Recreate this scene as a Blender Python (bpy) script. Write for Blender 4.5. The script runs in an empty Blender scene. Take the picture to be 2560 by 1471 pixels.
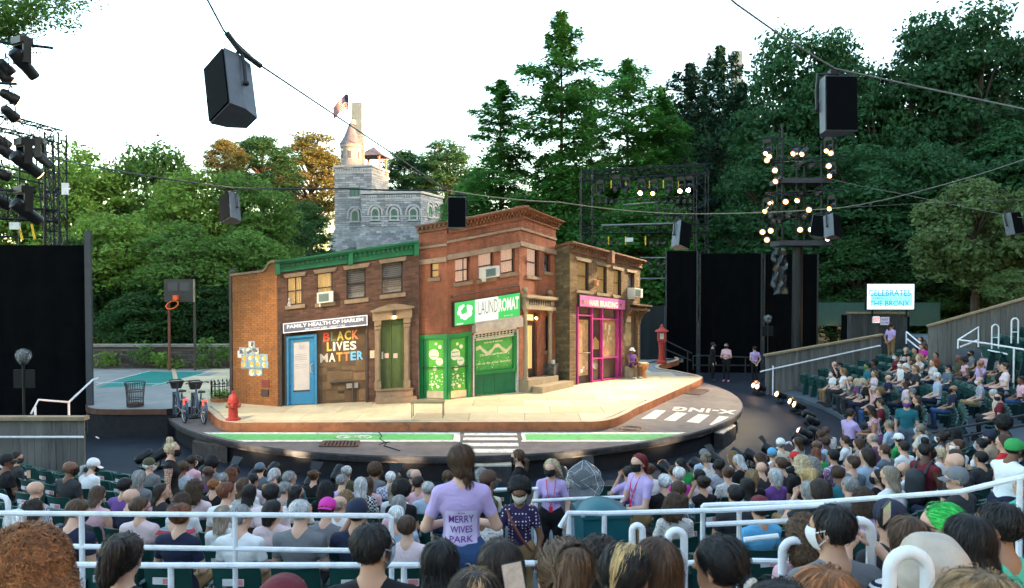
import bpy, bmesh, math, random
import numpy as np
from mathutils import Vector, Matrix
random.seed(7); np.random.seed(7)
R = math.radians
scene = bpy.context.scene
# ------------------------------------------------------------------ camera
CAMZ, FPX, PITCH = 3.9, 1850.0, R(1.25)
cd = bpy.data.cameras.new('camera'); cam = bpy.data.objects.new('camera', cd)
scene.collection.objects.link(cam); scene.camera = cam
cam.location = (0, 0, CAMZ); cam.rotation_euler = (math.pi/2 - PITCH, 0, 0)
cd.sensor_width = 36; cd.lens = FPX/2560*36; cd.dof.use_dof = True; cd.dof.focus_distance = 22; cd.dof.aperture_fstop = 6.3; cd.clip_start = .05; cd.clip_end = 6000
# ------------------------------------------------------------------ sky, sun, exposure
SUN_AZ, SUN_EL = R(112), R(6)          # clockwise from straight ahead; low evening sun from the right
w = bpy.data.worlds.new('World'); scene.world = w; w.use_nodes = True
nt = w.node_tree; bg = nt.nodes['Background']
sky = nt.nodes.new('ShaderNodeTexSky'); sky.sky_type = 'NISHITA'; sky.sun_disc = False
sky.sun_elevation = SUN_EL; sky.sun_rotation = SUN_AZ
sky.air_density = 1.0; sky.dust_density = 1.5; sky.ozone_density = 1.0; sky.altitude = 0
nt.links.new(sky.outputs[0], bg.inputs[0]); bg.inputs[1].default_value = .15
sl = bpy.data.lights.new('sun', 'SUN'); sun = bpy.data.objects.new('sun', sl); scene.collection.objects.link(sun)
sl.energy = 2.8; sl.angle = R(.6); sl.color = (1, .47, .2)
sdir = Vector((math.sin(SUN_AZ)*math.cos(SUN_EL), math.cos(SUN_AZ)*math.cos(SUN_EL), math.sin(SUN_EL)))
sun.rotation_euler = sdir.to_track_quat('Z', 'Y').to_euler(); sun.location = (40, -20, 60)
vs = scene.view_settings; vs.view_transform = 'Standard'; vs.look = 'None'; vs.gamma = 1; vs.use_curve_mapping = False
vs.exposure = 3.35
try:
 scene.cycles.max_bounces = 4; scene.cycles.diffuse_bounces = 2; scene.cycles.glossy_bounces = 2
 scene.cycles.transmission_bounces = 4; scene.cycles.transparent_max_bounces = 8
 scene.cycles.use_adaptive_sampling = True; scene.cycles.adaptive_threshold = .04; scene.cycles.use_denoising = True; scene.cycles.sample_clamp_indirect = 4
except Exception: pass
# ------------------------------------------------------------------ layout helpers
CP, SP = math.cos(PITCH), math.sin(PITCH)
def ray(px, py):
 a = (px-1280)/FPX; b = -(py-735.5)/FPX
 return Vector((a, CP + b*SP, -SP + b*CP))
def P(px, py, Y):                       # the point seen at a photo pixel at distance Y
 d = ray(px, py); return Vector((0, 0, CAMZ)) + d*(Y/d.y)
def G(px, py, z=0.):                    # the point of the level z seen at a photo pixel
 d = ray(px, py); return Vector((0, 0, CAMZ)) + d*((z-CAMZ)/d.z)
def crop(ox, oy, s): return lambda x, y: (ox + x/s, oy + y/s)
c1 = crop(560, 580, 2.912); c2 = crop(1020, 500, 2.8); c3 = crop(1380, 580, 3.4675)
c4 = crop(0, 780, 2.8); c5 = crop(480, 980, 3.1675); c6 = crop(1240, 900, 3.1675); c7 = crop(1860, 780, 3.033)
s5 = crop(0, 0, 2.2743); s6 = crop(780, 200, 3.308); s8 = crop(1760, 0, 1.82)
ORD = 'first second third fourth fifth sixth seventh eighth ninth tenth eleventh twelfth thirteenth fourteenth fifteenth sixteenth seventeenth eighteenth nineteenth'.split()
for t_ in ('twent', 'thirt', 'fort', 'fift', 'sixt', 'sevent', 'eight'): ORD += [t_+'ieth']+[t_+'y-'+u_ for u_ in ORD[:9]]
# ------------------------------------------------------------------ object helpers
COL = scene.collection
def link(o, parent=None):
 COL.objects.link(o)
 if parent is not None: o.parent = parent
 return o
def tag(o, label, cat, group=None):
 o['label'] = label; o['category'] = cat
 if group: o['group'] = group
 return o
def thing(name, label, cat, loc=(0, 0, 0), rz=0., group=None):
 o = bpy.data.objects.new(name, None); o.empty_display_size = .2; link(o)
 o.location = loc; o.rotation_euler = (0, 0, rz)
 return tag(o, label, cat, group)
def struct(o, kind='structure'): o['kind'] = kind; return o
def place(name, data, parent=None, loc=(0, 0, 0), rot=(0, 0, 0), sc=1.0, M=None):
 o = bpy.data.objects.new(name, data); link(o, parent)
 if M is not None: o.matrix_basis = M
 else:
  o.location = loc; o.rotation_euler = rot
  o.scale = (sc, sc, sc) if not hasattr(sc, '__len__') else sc
 return o
def copy_tree(o, parent=None):
 c = o.copy(); link(c, parent)
 for ch in list(o.children): copy_tree(ch, c)
 return c
class MB:
 """collects shapes and links them as one mesh"""
 def __init__(s): s.v = []; s.f = []; s.m = []; s.mi = 0
 def add(s, vs, fs):
  n = len(s.v); s.v.extend([tuple(p) for p in vs]); s.f.extend([tuple(i+n for i in f) for f in fs]); s.m.extend([s.mi]*len(fs)); return s
 def hexa(s, p):                     # 4 bottom + 4 top corners
  return s.add(p, [(3, 2, 1, 0), (4, 5, 6, 7), (0, 1, 5, 4), (1, 2, 6, 5), (2, 3, 7, 6), (3, 0, 4, 7)])
 def box(s, c, d, M=None):
  x, y, z = c; a, b, h = d[0]/2, d[1]/2, d[2]/2
  p = [Vector((x+i*a, y+j*b, z+k*h)) for k in (-1, 1) for i, j in ((-1, -1), (1, -1), (1, 1), (-1, 1))]
  if M is not None: p = [M @ q for q in p]
  return s.hexa(p)
 def bar(s, a, b, wd, h=None):       # rectangular bar from a to b
  a = Vector(a); b = Vector(b); h = h or wd
  d = (b-a).normalized(); up = Vector((0, 0, 1)) if abs(d.z) < .95 else Vector((0, 1, 0))
  x = d.cross(up).normalized()*wd/2; y = x.cross(d).normalized()*h/2
  return s.hexa([a-x-y, a+x-y, a+x+y, a-x+y, b-x-y, b+x-y, b+x+y, b-x+y])
 def tube(s, pts, r, n=8, cap=True, closed=False):
  pts = [Vector(p) for p in pts]; N = len(pts); rr = r if hasattr(r, '__len__') else [r]*N
  rings = []; px = None
  for i, p in enumerate(pts):
   if closed: d = pts[(i+1) % N]-pts[i-1]
   else: d = pts[min(i+1, N-1)]-pts[max(i-1, 0)]
   d = d.normalized()
   if px is None:
    up = Vector((0, 0, 1)) if abs(d.z) < .9 else Vector((1, 0, 0)); px = d.cross(up).normalized()
   else: px = (px - d*px.dot(d)).normalized()
   py = d.cross(px)
   rings.append([p + (px*math.cos(2*math.pi*k/n) + py*math.sin(2*math.pi*k/n))*rr[i] for k in range(n)])
  vs = [q for r_ in rings for q in r_]; fs = []
  for i in range(N if closed else N-1):
   j = (i+1) % N
   for k in range(n): fs.append((i*n+k, i*n+(k+1) % n, j*n+(k+1) % n, j*n+k))
  if cap and not closed: fs += [tuple(range(n))[::-1], tuple((N-1)*n+k for k in range(n))]
  return s.add(vs, fs)
 def lathe(s, prof, n=16, M=None):   # (radius, height) pairs, about z
  vs = []; fs = []
  for r, z in prof:
   for k in range(n):
    t = 2*math.pi*k/n; vs.append(Vector((r*math.cos(t), r*math.sin(t), z)))
  for i in range(len(prof)-1):
   for k in range(n): fs.append((i*n+k, i*n+(k+1) % n, (i+1)*n+(k+1) % n, (i+1)*n+k))
  fs += [tuple(range(n))[::-1], tuple((len(prof)-1)*n+k for k in range(n))]
  if M is not None: vs = [M @ q for q in vs]
  return s.add(vs, fs)
 def prism(s, poly, z0, z1):         # polygon in xy, anticlockwise
  n = len(poly)
  vs = [(p[0], p[1], z0) for p in poly] + [(p[0], p[1], z1) for p in poly]
  return s.add(vs, [tuple(range(n))[::-1], tuple(range(n, 2*n))] + [(i, (i+1) % n, n+(i+1) % n, n+i) for i in range(n)])
 def ball(s, c, r, n=10, sc=(1, 1, 1)):
  prof = [(max(r*math.sin(math.pi*i/n), .0005*r), -r*math.cos(math.pi*i/n)) for i in range(n+1)]
  return s.lathe(prof, n+4, Matrix.Translation(c) @ Matrix.Diagonal((*sc, 1)))
 def mesh(s, name, mats, smooth=False):
  me = bpy.data.meshes.new(name); me.from_pydata(s.v, [], s.f)
  for m in (mats if isinstance(mats, (list, tuple)) else [mats]): me.materials.append(m)
  if any(s.m): me.polygons.foreach_set('material_index', s.m)
  if smooth:
   me.polygons.foreach_set('use_smooth', [True]*len(s.f))
   try: me.set_sharp_from_angle(angle=R(40))
   except Exception: pass
  me.update(); return me
 def build(s, name, mats, parent=None, smooth=False, **k): return place(name, s.mesh(name, mats, smooth), parent, **k)
def np_mesh(name, V, F, mats, mi=None, smooth=True):
 """mesh from arrays; F is (n,4) or (n,3)"""
 me = bpy.data.meshes.new(name); k = F.shape[1]
 me.vertices.add(len(V)); me.vertices.foreach_set('co', np.asarray(V, np.float32).ravel())
 me.loops.add(F.size); me.loops.foreach_set('vertex_index', F.astype(np.int32).ravel())
 me.polygons.add(len(F)); me.polygons.foreach_set('loop_start', np.arange(0, F.size, k, dtype=np.int32))
 for m in (mats if isinstance(mats, (list, tuple)) else [mats]): me.materials.append(m)
 if mi is not None: me.polygons.foreach_set('material_index', np.asarray(mi, np.int32))
 me.polygons.foreach_set('use_smooth', np.full(len(F), smooth))
 me.update(calc_edges=True); me.validate(); return me
# ------------------------------------------------------------------ materials
MATS = {}
def mat(name, col, rough=.6, var=.15, scale=6., bump=0., bscale=None, metal=0., dirt=None, dscale=1.5, damt=.5,
  stretch=(1, 1, 1), spec=.4, emit=None, estr=0., attr=None, coords='Object', rnd=0., isl=0., alpha=None, vcol=None, sheen=0.):
 """procedural surface: mottled colour, optional dirt patches, fine relief"""
 if name in MATS: return MATS[name]
 m = bpy.data.materials.new(name); m.use_nodes = True; n = m.node_tree.nodes; L = m.node_tree.links
 b = n['Principled BSDF']; b.inputs['Roughness'].default_value = rough; b.inputs['Metallic'].default_value = metal
 b.inputs['Specular IOR Level'].default_value = spec
 tc = n.new('ShaderNodeTexCoord'); mp = n.new('ShaderNodeMapping'); mp.inputs['Scale'].default_value = stretch
 L.new(tc.outputs[coords], mp.inputs[0])
 nz = n.new('ShaderNodeTexNoise'); nz.inputs['Scale'].default_value = scale; nz.inputs['Detail'].default_value = 5
 nz.inputs['Roughness'].default_value = .65; L.new(mp.outputs[0], nz.inputs[0])
 if attr:
  at = n.new('ShaderNodeAttribute'); at.attribute_type = 'OBJECT'; at.attribute_name = attr; cout = at.outputs['Color']
 else:
  rg = n.new('ShaderNodeRGB'); rg.outputs[0].default_value = (*col, 1); cout = rg.outputs[0]
 mr = n.new('ShaderNodeMapRange'); mr.inputs['From Min'].default_value = .3; mr.inputs['From Max'].default_value = .7
 mr.inputs['To Min'].default_value = 1-var; mr.inputs['To Max'].default_value = 1+var; L.new(nz.outputs[0], mr.inputs[0])
 vout = mr.outputs[0]
 if rnd:
  oi = n.new('ShaderNodeObjectInfo'); m2 = n.new('ShaderNodeMapRange')
  m2.inputs['To Min'].default_value = 1-rnd; m2.inputs['To Max'].default_value = 1+rnd
  L.new(oi.outputs['Random'], m2.inputs[0]); mu = n.new('ShaderNodeMath'); mu.operation = 'MULTIPLY'
  L.new(vout, mu.inputs[0]); L.new(m2.outputs[0], mu.inputs[1]); vout = mu.outputs[0]
 if isl:
  ge = n.new('ShaderNodeNewGeometry'); m2 = n.new('ShaderNodeMapRange')
  m2.inputs['To Min'].default_value = 1-isl; m2.inputs['To Max'].default_value = 1+isl
  L.new(ge.outputs['Random Per Island'], m2.inputs[0]); mu = n.new('ShaderNodeMath'); mu.operation = 'MULTIPLY'
  L.new(vout, mu.inputs[0]); L.new(m2.outputs[0], mu.inputs[1]); vout = mu.outputs[0]
 if vcol:
  va = n.new('ShaderNodeAttribute'); va.attribute_name = vcol; mu = n.new('ShaderNodeMath'); mu.operation = 'MULTIPLY'
  L.new(vout, mu.inputs[0]); L.new(va.outputs['Fac'], mu.inputs[1]); vout = mu.outputs[0]
 mx = n.new('ShaderNodeVectorMath'); mx.operation = 'SCALE'; L.new(cout, mx.inputs[0]); L.new(vout, mx.inputs['Scale'])
 fin = mx.outputs[0]
 if dirt:
  dz = n.new('ShaderNodeTexNoise'); dz.inputs['Scale'].default_value = dscale; dz.inputs['Detail'].default_value = 6
  dz.inputs['Roughness'].default_value = .7; L.new(mp.outputs[0], dz.inputs[0])
  dr = n.new('ShaderNodeMapRange'); dr.inputs['From Min'].default_value = .48; dr.inputs['From Max'].default_value = .68
  dr.inputs['To Max'].default_value = damt; L.new(dz.outputs[0], dr.inputs[0])
  dm = n.new('ShaderNodeMix'); dm.data_type = 'RGBA'; L.new(dr.outputs[0], dm.inputs[0]); L.new(fin, dm.inputs[6]); dm.inputs[7].default_value = (*dirt, 1)
  fin = dm.outputs[2]
 L.new(fin, b.inputs['Base Color'])
 if bump:
  bz = n.new('ShaderNodeTexNoise'); bz.inputs['Scale'].default_value = bscale or scale*4; bz.inputs['Detail'].default_value = 4
  L.new(mp.outputs[0], bz.inputs[0]); bp = n.new('ShaderNodeBump'); bp.inputs['Strength'].default_value = bump; bp.inputs['Distance'].default_value = .02
  L.new(bz.outputs[0], bp.inputs['Height']); L.new(bp.outputs[0], b.inputs['Normal'])
 if sheen: b.inputs['Sheen Weight'].default_value = sheen
 if emit: b.inputs['Emission Color'].default_value = (*emit, 1); b.inputs['Emission Strength'].default_value = estr
 if alpha is not None: b.inputs['Alpha'].default_value = alpha
 MATS[name] = m; return m
def glass(name, col, rough=.05, alpha=1., spec=.8):
 return mat(name, col, rough=rough, var=.25, scale=2.5, spec=spec, alpha=alpha)
def text_mesh(txt, size, depth=.01, mats=None, bold=0., align='CENTER', spacing=1.):
 cu = bpy.data.curves.new('txt', 'FONT'); cu.body = txt; cu.size = size; cu.extrude = depth/2; cu.offset = bold
 cu.align_x = align; cu.align_y = 'CENTER'; cu.space_character = spacing; cu.resolution_u = 3
 o = bpy.data.objects.new('txt', cu); COL.objects.link(o)
 dg = bpy.context.evaluated_depsgraph_get(); dg.update()
 me = bpy.data.meshes.new_from_object(o.evaluated_get(dg)); me.name = 'lettering'
 bpy.data.objects.remove(o); me.materials.clear()
 if mats: me.materials.append(mats)
 return me
# ================================================================== the stage
DC = Vector((-1.8, 26.8, 0)); DR = 9.7; ZR = -.24; ZA = -.85     # disc centre and radius, road level, apron level
M_apron = mat('apron_paint', (.018, .023, .032), .62, .3, 1.2, .15, 30, dirt=(.032, .033, .036), dscale=.7, damt=.5, spec=.14)
M_road = mat('stage_road', (.15, .115, .10), .75, .25, 2.5, .3, 60, dirt=(.035, .033, .036), dscale=.5, damt=.55)
M_rim = mat('disc_rim', (.035, .032, .034), .8, .5, 5, .9, 9)
M_skirt = mat('disc_skirt', (.026, .026, .03), .9, spec=.03)
M_kerb = mat('kerb_iron_red', (.40, .13, .05), .6, .25, 2., .2, 20, dirt=(.06, .03, .02), dscale=3, damt=.6)
M_slab = mat('paving_slab', (.52, .42, .26), .75, .10, 3., .12, 40, dirt=(.40, .31, .18), dscale=.9, damt=.8, rnd=.17)
M_conc = mat('grey_concrete', (.24, .235, .22), .8, .15, 1.5, .15, 30, dirt=(.2, .2, .19), dscale=.8)
M_white = mat('road_paint_white', (.75, .66, .52), .7, .12, 12, dirt=(.22, .18, .15), dscale=7, damt=.75)
M_green = mat('road_paint_green', (.12, .42, .11), .7, .12, 8, dirt=(.11, .2, .08), dscale=5, damt=.7)
M_court = mat('court_green', (.005, .19, .15), .6, .12, 2)
M_soil = mat('park_ground', (.05, .055, .03), .95, .4, .4, .5, 3)
M_black = mat('black_steel', (.008, .009, .010), .5, .2, 5, spec=.2)
M_dark = mat('black_masking', (.0028, .0034, .0042), .95, .3, 2, spec=.03)
o = MB().add([(-900, -60, -1.6), (900, -60, -1.6), (900, 2600, -1.6), (-900, 2600, -1.6)], [(0, 1, 2, 3)]).build('ground', M_soil); struct(o)
arc = lambda r, a0, a1, n: [(DC.x + r*math.sin(a0+(a1-a0)*i/n), DC.y - r*math.cos(a0+(a1-a0)*i/n)) for i in range(n+1)]   # angle 0 faces the camera
b = MB(); pl = [(-30, 50), (-30, 4), (30, 4), (30, 50)]
b.prism(pl, ZA-.3, ZA); o = b.build('apron_floor', M_apron); struct(o)
# disc
b = MB(); pts = arc(DR, -math.pi, math.pi, 128)[:-1]
b.prism(pts, ZR-.17, ZR); o = b.build('stage_road', M_road); struct(o)
b = MB()
N_ = 220; vs_ = []; fs = []
for i in range(N_):                       # worn, slightly wavy rim
 t = 2*math.pi*i/N_; j = .008*math.sin(i*1.3)+.010*math.sin(i*.37)+.006*math.sin(i*2.9)
 for r_, z_ in ((.985, ZR-.004), (1.0015, ZR-.002), (1.004, ZR-.03+j), (1.003+j*.1, ZR-.1), (1.001+j*.15, ZR-.165+j), (.98, ZR-.175)):
  vs_.append((DC.x+DR*r_*math.sin(t), DC.y-DR*r_*math.cos(t), z_))
for i in range(N_):
 for k in range(5): a, c = i*6+k, ((i+1) % N_)*6+k; fs.append((a, a+1, c+1, c))
b.add(vs_, fs)
ob = b.build('stage_rim', M_rim); struct(ob)
b = MB(); b.prism(arc(DR-.16, -math.pi, math.pi, 96)[:-1], ZA, ZR-.17); struct(b.build('stage_skirt', M_skirt))
# sidewalk outline, in photo order from behind the bikes round to the right-hand back
def smooth_poly(p, it=2):
 for _ in range(it):
  q = [p[0]]
  for a, c in zip(p[:-1], p[1:]): q += [a*.75+c*.25, a*.25+c*.75]
  p = q+[p[-1]]
 return p
g = lambda x, y: G(x, y, 0.)
front = [g(425, 905), g(440, 985), g(520, 1022), g(545, 1052), g(585, 1058), g(640, 1057)]
front = smooth_poly(front, 2)
corner = smooth_poly([g(1430, 1055), g(1500, 1055), g(1545, 1045), g(1590, 1020)], 2)
right = [g(1750, 950), g(1757, 943), g(1745, 938)]
back = smooth_poly([g(1690, 927), g(1645, 921), g(1648, 912), g(1680, 906), g(1700, 899), g(1693, 893)], 2)
outline = front+corner+right+back
rear = [Vector((8.4, 36.2, 0)), Vector((-12, 33, 0))]
poly = [(p.x, p.y) for p in outline+rear]
b = MB(); b.prism(poly, ZR, -.03); swalk = b.build('sidewalk', M_conc); struct(swalk)
# kerb strip, a row of pieces along the front edge
b_in = []; n = len(outline)
for i, p in enumerate(outline):
 d = (outline[min(i+1, n-1)]-outline[max(i-1, 0)]); d.z = 0; d.normalize()
 b_in.append(p+Vector((-d.y, d.x, 0))*.16)
kb = MB()
for i in range(n-1):
 a, c, ai, ci = outline[i], outline[i+1], b_in[i], b_in[i+1]
 e = (c-a); e.z = 0; e.normalize(); off = Vector((e.y, -e.x, 0))*.012
 kb.hexa([(a.x+off.x, a.y+off.y, ZR+.004), (c.x+off.x, c.y+off.y, ZR+.004), (ci.x, ci.y, ZR+.004), (ai.x, ai.y, ZR+.004),
             (a.x+off.x, a.y+off.y, .0), (c.x+off.x, c.y+off.y, .0), (ci.x, ci.y, .0), (ai.x, ai.y, .0)])
kerb = kb.build('kerb', M_kerb); struct(kerb)
# pale worn top of the kerb
kb = MB()
for i in range(n-1):
 a, c, ai, ci = outline[i], outline[i+1], b_in[i], b_in[i+1]
 kb.add([(a.x, a.y, .004), (c.x, c.y, .004), (ci.x, ci.y, .004), (ai.x, ai.y, .004)], [(0, 1, 2, 3)])
kt = kb.build('kerb_top', mat('kerb_top_wear', (.5, .38, .25), .7, .2, 5)); kt.parent = kerb
# paving slabs: a grid of slabs clipped to the sidewalk, every slab a piece of it
def inside(x, y, pg):
 c = False; j = len(pg)-1
 for i in range(len(pg)):
  if (pg[i][1] > y) != (pg[j][1] > y) and x < (pg[j][0]-pg[i][0])*(y-pg[i][1])/(pg[j][1]-pg[i][1]+1e-12)+pg[i][0]: c = not c
  j = i
 return c
def clip_half(pg, p, nrm):
 out = []
 for i in range(len(pg)):
  a, c = pg[i-1], pg[i]; da = (a[0]-p[0])*nrm[0]+(a[1]-p[1])*nrm[1]; dc = (c[0]-p[0])*nrm[0]+(c[1]-p[1])*nrm[1]
  if (da >= 0) != (dc >= 0): t = da/(da-dc); out.append((a[0]+(c[0]-a[0])*t, a[1]+(c[1]-a[1])*t))
  if dc >= 0: out.append(c)
 return out
inpoly = [(p.x, p.y) for p in b_in+rear]
# the outline is convex along the front; clip slabs against the inner kerb line locally
def clip_inner(q):
 cx = sum(p[0] for p in q)/len(q); cy = sum(p[1] for p in q)/len(q)
 for i in range(len(b_in)-1):
  a, c = b_in[i], b_in[i+1]; mx_, my_ = (a.x+c.x)/2, (a.y+c.y)/2
  if (mx_-cx)**2+(my_-cy)**2 > 2.2 or (c-a).length < 1e-4: continue
  if i > len(b_in)-26: continue
  e = (c-a).normalized(); q = clip_half(q, (a.x, a.y), (-e.y, e.x))
  if len(q) < 3: return q
 a, c = corner[-1], right[0]
 ai = b_in[outline.index(a)]; ci = b_in[outline.index(c)]; e = (ci-ai).normalized()
 q = clip_half(q, (ai.x, ai.y), (-e.y, e.x))
 if len(q) >= 3: q = clip_half(q, (0, b_in[outline.index(corner[0])].y), (0, 1))
 return q
dxs = 1.55; dys = 1.15; rng = random.Random(3)
for j in range(10):
 y0 = outline[len(front)].y+.16+j*dys
 for i in range(-8, 8):
  x0 = -1.2+i*dxs+(.5*dxs if j % 2 else 0)
  q = [(x0+.006, y0+.006), (x0+dxs-.006, y0+.006), (x0+dxs-.006, y0+dys-.006), (x0+.006, y0+dys-.006)]
  ok = [inside(*p, inpoly) for p in q]
  if not any(ok): continue
  if y0 > 28.5 and not all(ok): continue
  if not all(ok): q = clip_inner(q)
  if len(q) < 3 or not inside(sum(p[0] for p in q)/len(q), sum(p[1] for p in q)/len(q), inpoly): continue
  MB().prism(q, -.03, rng.uniform(-.001, .002)).build('paving_slab', M_slab, swalk)
# road markings on the disc, every stripe a sheet lying on the road
zr = ZR+.004
def mark(name, px, m, z=zr, clip=True):
 q = [(G(x, y, ZR).x, G(x, y, ZR).y) for x, y in px]
 if clip:
  for k in range(96):
   t = 2*math.pi*k/96; nx, ny = math.sin(t), -math.cos(t)
   q = clip_half(q, (DC.x+nx*(DR-.12), DC.y+ny*(DR-.12)), (-nx, -ny))
   if len(q) < 3: return
 a = sum(q[i-1][0]*q[i][1]-q[i][0]*q[i-1][1] for i in range(len(q)))
 if a < 0: q = q[::-1]
 struct(MB().prism(q, z-.003, z).build(name, m))
mark('bike_lane_marking', [(440, 1105), (1132, 1105), (1132, 1086), (440, 1086)], M_green)
mark('bike_lane_marking', [(1316, 1105), (1900, 1105), (1900, 1086), (1312, 1086)], M_green)
for a, c in ((440, 1150), (1303, 1900)):
 mark('lane_line_marking', [(a, 1086), (c, 1086), (c, 1081.5), (a, 1081.5)], M_white)
 mark('lane_line_marking', [(a, 1105), (c, 1105), (c, 1101), (a, 1101)], M_white, zr+.003)
mark('lane_line_marking', [(1133, 1101), (1151, 1101), (1150, 1086), (1135, 1086)], M_white)
mark('lane_line_marking', [(1307, 1101), (1316, 1101), (1312, 1086), (1302, 1086)], M_white)
for i, (a, c) in enumerate(((1083, 1089), (1094.5, 1101), (1108, 1116), (1123, 1132))):
 mark('crosswalk_stripe', [(1160-i*3, c), (1293+i*2, c), (1291+i*2, a), (1161-i*3, a)], M_white)
for q in (((1149, 468), (1261, 468), (1345, 403), (1265, 397)), ((1328, 478), (1418, 486), (1513, 424), (1430, 414)),
          ((1506, 491), (1607, 503), (1692, 437), (1603, 430)), ((1690, 515), (1790, 530), (1880, 455), (1768, 445))):
 mark('crosswalk_stripe', [c6(*p) for p in q], M_white)
# the word on the road, written for traffic coming towards us
me = text_mesh('X-ING', 1.15, .003, M_white, .045, spacing=1.12)
pa, pb = G(*c6(1395, 385), ZR), G(*c6(1895, 415), ZR)
mid = (pa+pb)/2; dx = (pa-pb).normalized(); L_ = (pa-pb).length; w_ = me.vertices[0].co
xs = [v.co.x for v in me.vertices]; sx = L_/(max(xs)-min(xs))
Y_ = Vector((-dx.y, dx.x, 0))
struct(place('road_lettering', me, M=Matrix(((dx.x*sx, Y_.x*.82, 0, mid.x), (dx.y*sx, Y_.y*.82, 0, mid.y), (0, 0, 1, zr+.003), (0, 0, 0, 1)))))
# bicycle symbol in the green lane
b = MB(); c = G(885, 1094, ZR)
for k in (-1, 1): b.tube([(c.x+k*.28+.16*math.cos(t*math.pi/8), c.y+.16*math.sin(t*math.pi/8), zr+.006) for t in range(16)], .02, 4, closed=True)
for a, d in (((-.28, 0), (-.05, .2)), ((-.05, .2), (.22, .2)), ((.22, .2), (.28, 0)), ((-.28, 0), (.05, 0)), ((.05, 0), (-.05, .24)), ((.05, 0), (.22, .2))):
 b.bar((c.x+a[0], c.y+a[1], zr+.006), (c.x+d[0], c.y+d[1], zr+.006), .03, .004)
struct(b.build('bicycle_marking', M_white))
# cracks in the road
b = MB()
for px in (((947, 1082), (951, 1086), (954, 1092), (949, 1098), (958, 1104), (966, 1109), (960, 1116)), ((948, 1113), (958, 1109), (975, 1106)), ((1000, 1128), (960, 1116))):
 b.tube([G(x, y, ZR)+Vector((0, 0, .008)) for x, y in px], .014, 4)
struct(b.build('road_crack', mat('crack_black', (.01, .009, .009), .9)))
# drain grates and manhole
def grate(px, nb, name, label):
 q = [G(x, y, ZR) for x, y in px]; o = thing(name, label, 'drain', (q[0]+q[2])/2)
 M_i = mat('grate_iron', (.10, .045, .03), .7, .3, 8); c0 = o.location
 b = MB(); b.prism([((p-c0).x, (p-c0).y) for p in q], .002, .006); b.build('pit', M_skirt, o)
 f = MB()
 for a, d in zip(q, q[1:]+q[:1]): f.bar(a-c0+Vector((0, 0, .016)), d-c0+Vector((0, 0, .016)), .05, .024)
 f.build('frame', M_i, o)
 for i in range(nb):
  t = (i+.5)/nb; a = q[0].lerp(q[1], t)-c0; d = q[3].lerp(q[2], t)-c0
  MB().bar(a+Vector((0, 0, .014)), d+Vector((0, 0, .014)), .045, .02).build('bar', M_i, o)
 return o
grate([c5(1015, 436), c5(1310, 436), c5(1325, 394), c5(1042, 394)], 10, 'drain_grate', 'rusty street drain grate in front of the green bike lane')
grate([c6(1470, 268), c6(1610, 282), c6(1685, 243), c6(1545, 228)], 9, 'drain_grate', 'rusty square drain grate beside the angled kerb')
c = G(*c6(1064, 548), ZR); b = MB(); b.lathe([(.46, .002), (.46, .008), (.42, .01), (.05, .01)], 32); o = b.build('manhole_cover', mat('manhole_iron', (.12, .07, .045), .6, .3, 9, .6, 30), loc=c)
tag(o, 'round rusty manhole cover in the road by the kerb corner', 'manhole cover')
for r in (.18, .3): MB().tube([(r*math.cos(t*math.pi/12), r*math.sin(t*math.pi/12), .012) for t in range(24)], .012, 4, closed=True).build('ring', MATS['grate_iron'], o)
# steps onto the disc
def step_block(px, label, top):
 q = [G(x, y, ZR-.2) for x, y in px]; c0 = sum(q, Vector())/4; pl = [((p-c0).x, (p-c0).y) for p in q]
 a = sum(pl[i-1][0]*pl[i][1]-pl[i][0]*pl[i-1][1] for i in range(4)); pl = pl if a > 0 else pl[::-1]
 o = thing('step_block', label, 'step', (c0.x, c0.y, ZA), group='loose steps at the stage edge')
 MB().prism(pl, 0, -ZA+ZR-.21).build('riser', M_rim, o)
 MB().prism([(x*.97, y*.94) for x, y in pl], -ZA+ZR-.209, -ZA+ZR-.18).build('tread', top, o)
M_tr = mat('worn_tread', (.5, .42, .32), .7, .3, 6, dirt=(.1, .09, .08), dscale=4)
step_block([c4(1345, 905), c4(1590, 950), c4(1630, 905), c4(1390, 885)], 'dark weathered step block in front of the parked bicycles', mat('tread_dark', (.06, .06, .06), .6, .4, 6))
step_block([c6(1725, 575), c6(1800, 590), c6(1900, 520), c6(1840, 508)], 'pale topped step block at the stage edge below the crosswalk', M_tr)
step_block([c5(2230, 590), c5(2534, 590), c5(2534, 560), c5(2230, 560)], 'dark step block at the stage edge behind the braided usher', M_tr)
# left court, at the sidewalk's level
cl = smooth_poly([G(236, 960), G(212, 1012), G(232, 1022), G(300, 1023)], 2)
pl = [(p.x, p.y) for p in cl] + [(G(418, 1022).x, G(418, 1022).y), (-7.5, 24), (-4, 31.5), (-22, 32.5), (-19, 26)]
struct(MB().prism(pl, ZA, -.012).build('court_base', M_skirt)); 
struct(MB().prism(pl, -.011, -.004).build('court_pavement', M_conc))
kb = MB(); ce = cl+[G(418, 1022)]
for a, c in zip(ce[:-1], ce[1:]): kb.bar(a+Vector((0, -.02, -.09)), c+Vector((0, -.02, -.09)), .06, .16)
struct(kb.build('court_kerb', mat('court_kerb_brown', (.09, .04, .025), .7, .3, 4)))
struct(MB().prism([(G(x, y).x, G(x, y).y) for x, y in ((240, 970), (400, 963), (520, 931), (360, 929))], -.004, .0).build('green_court', M_court))
kb = MB()
for a, c in (((240, 962), (375, 928)), ((380, 965), (522, 931)), ((240, 956), (400, 960))): kb.bar(G(*a)+Vector((0, 0, .002)), G(*c)+Vector((0, 0, .002)), .05, .004)
struct(kb.build('court_line_marking', mat('court_line', (.6, .62, .58), .7)))
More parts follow.
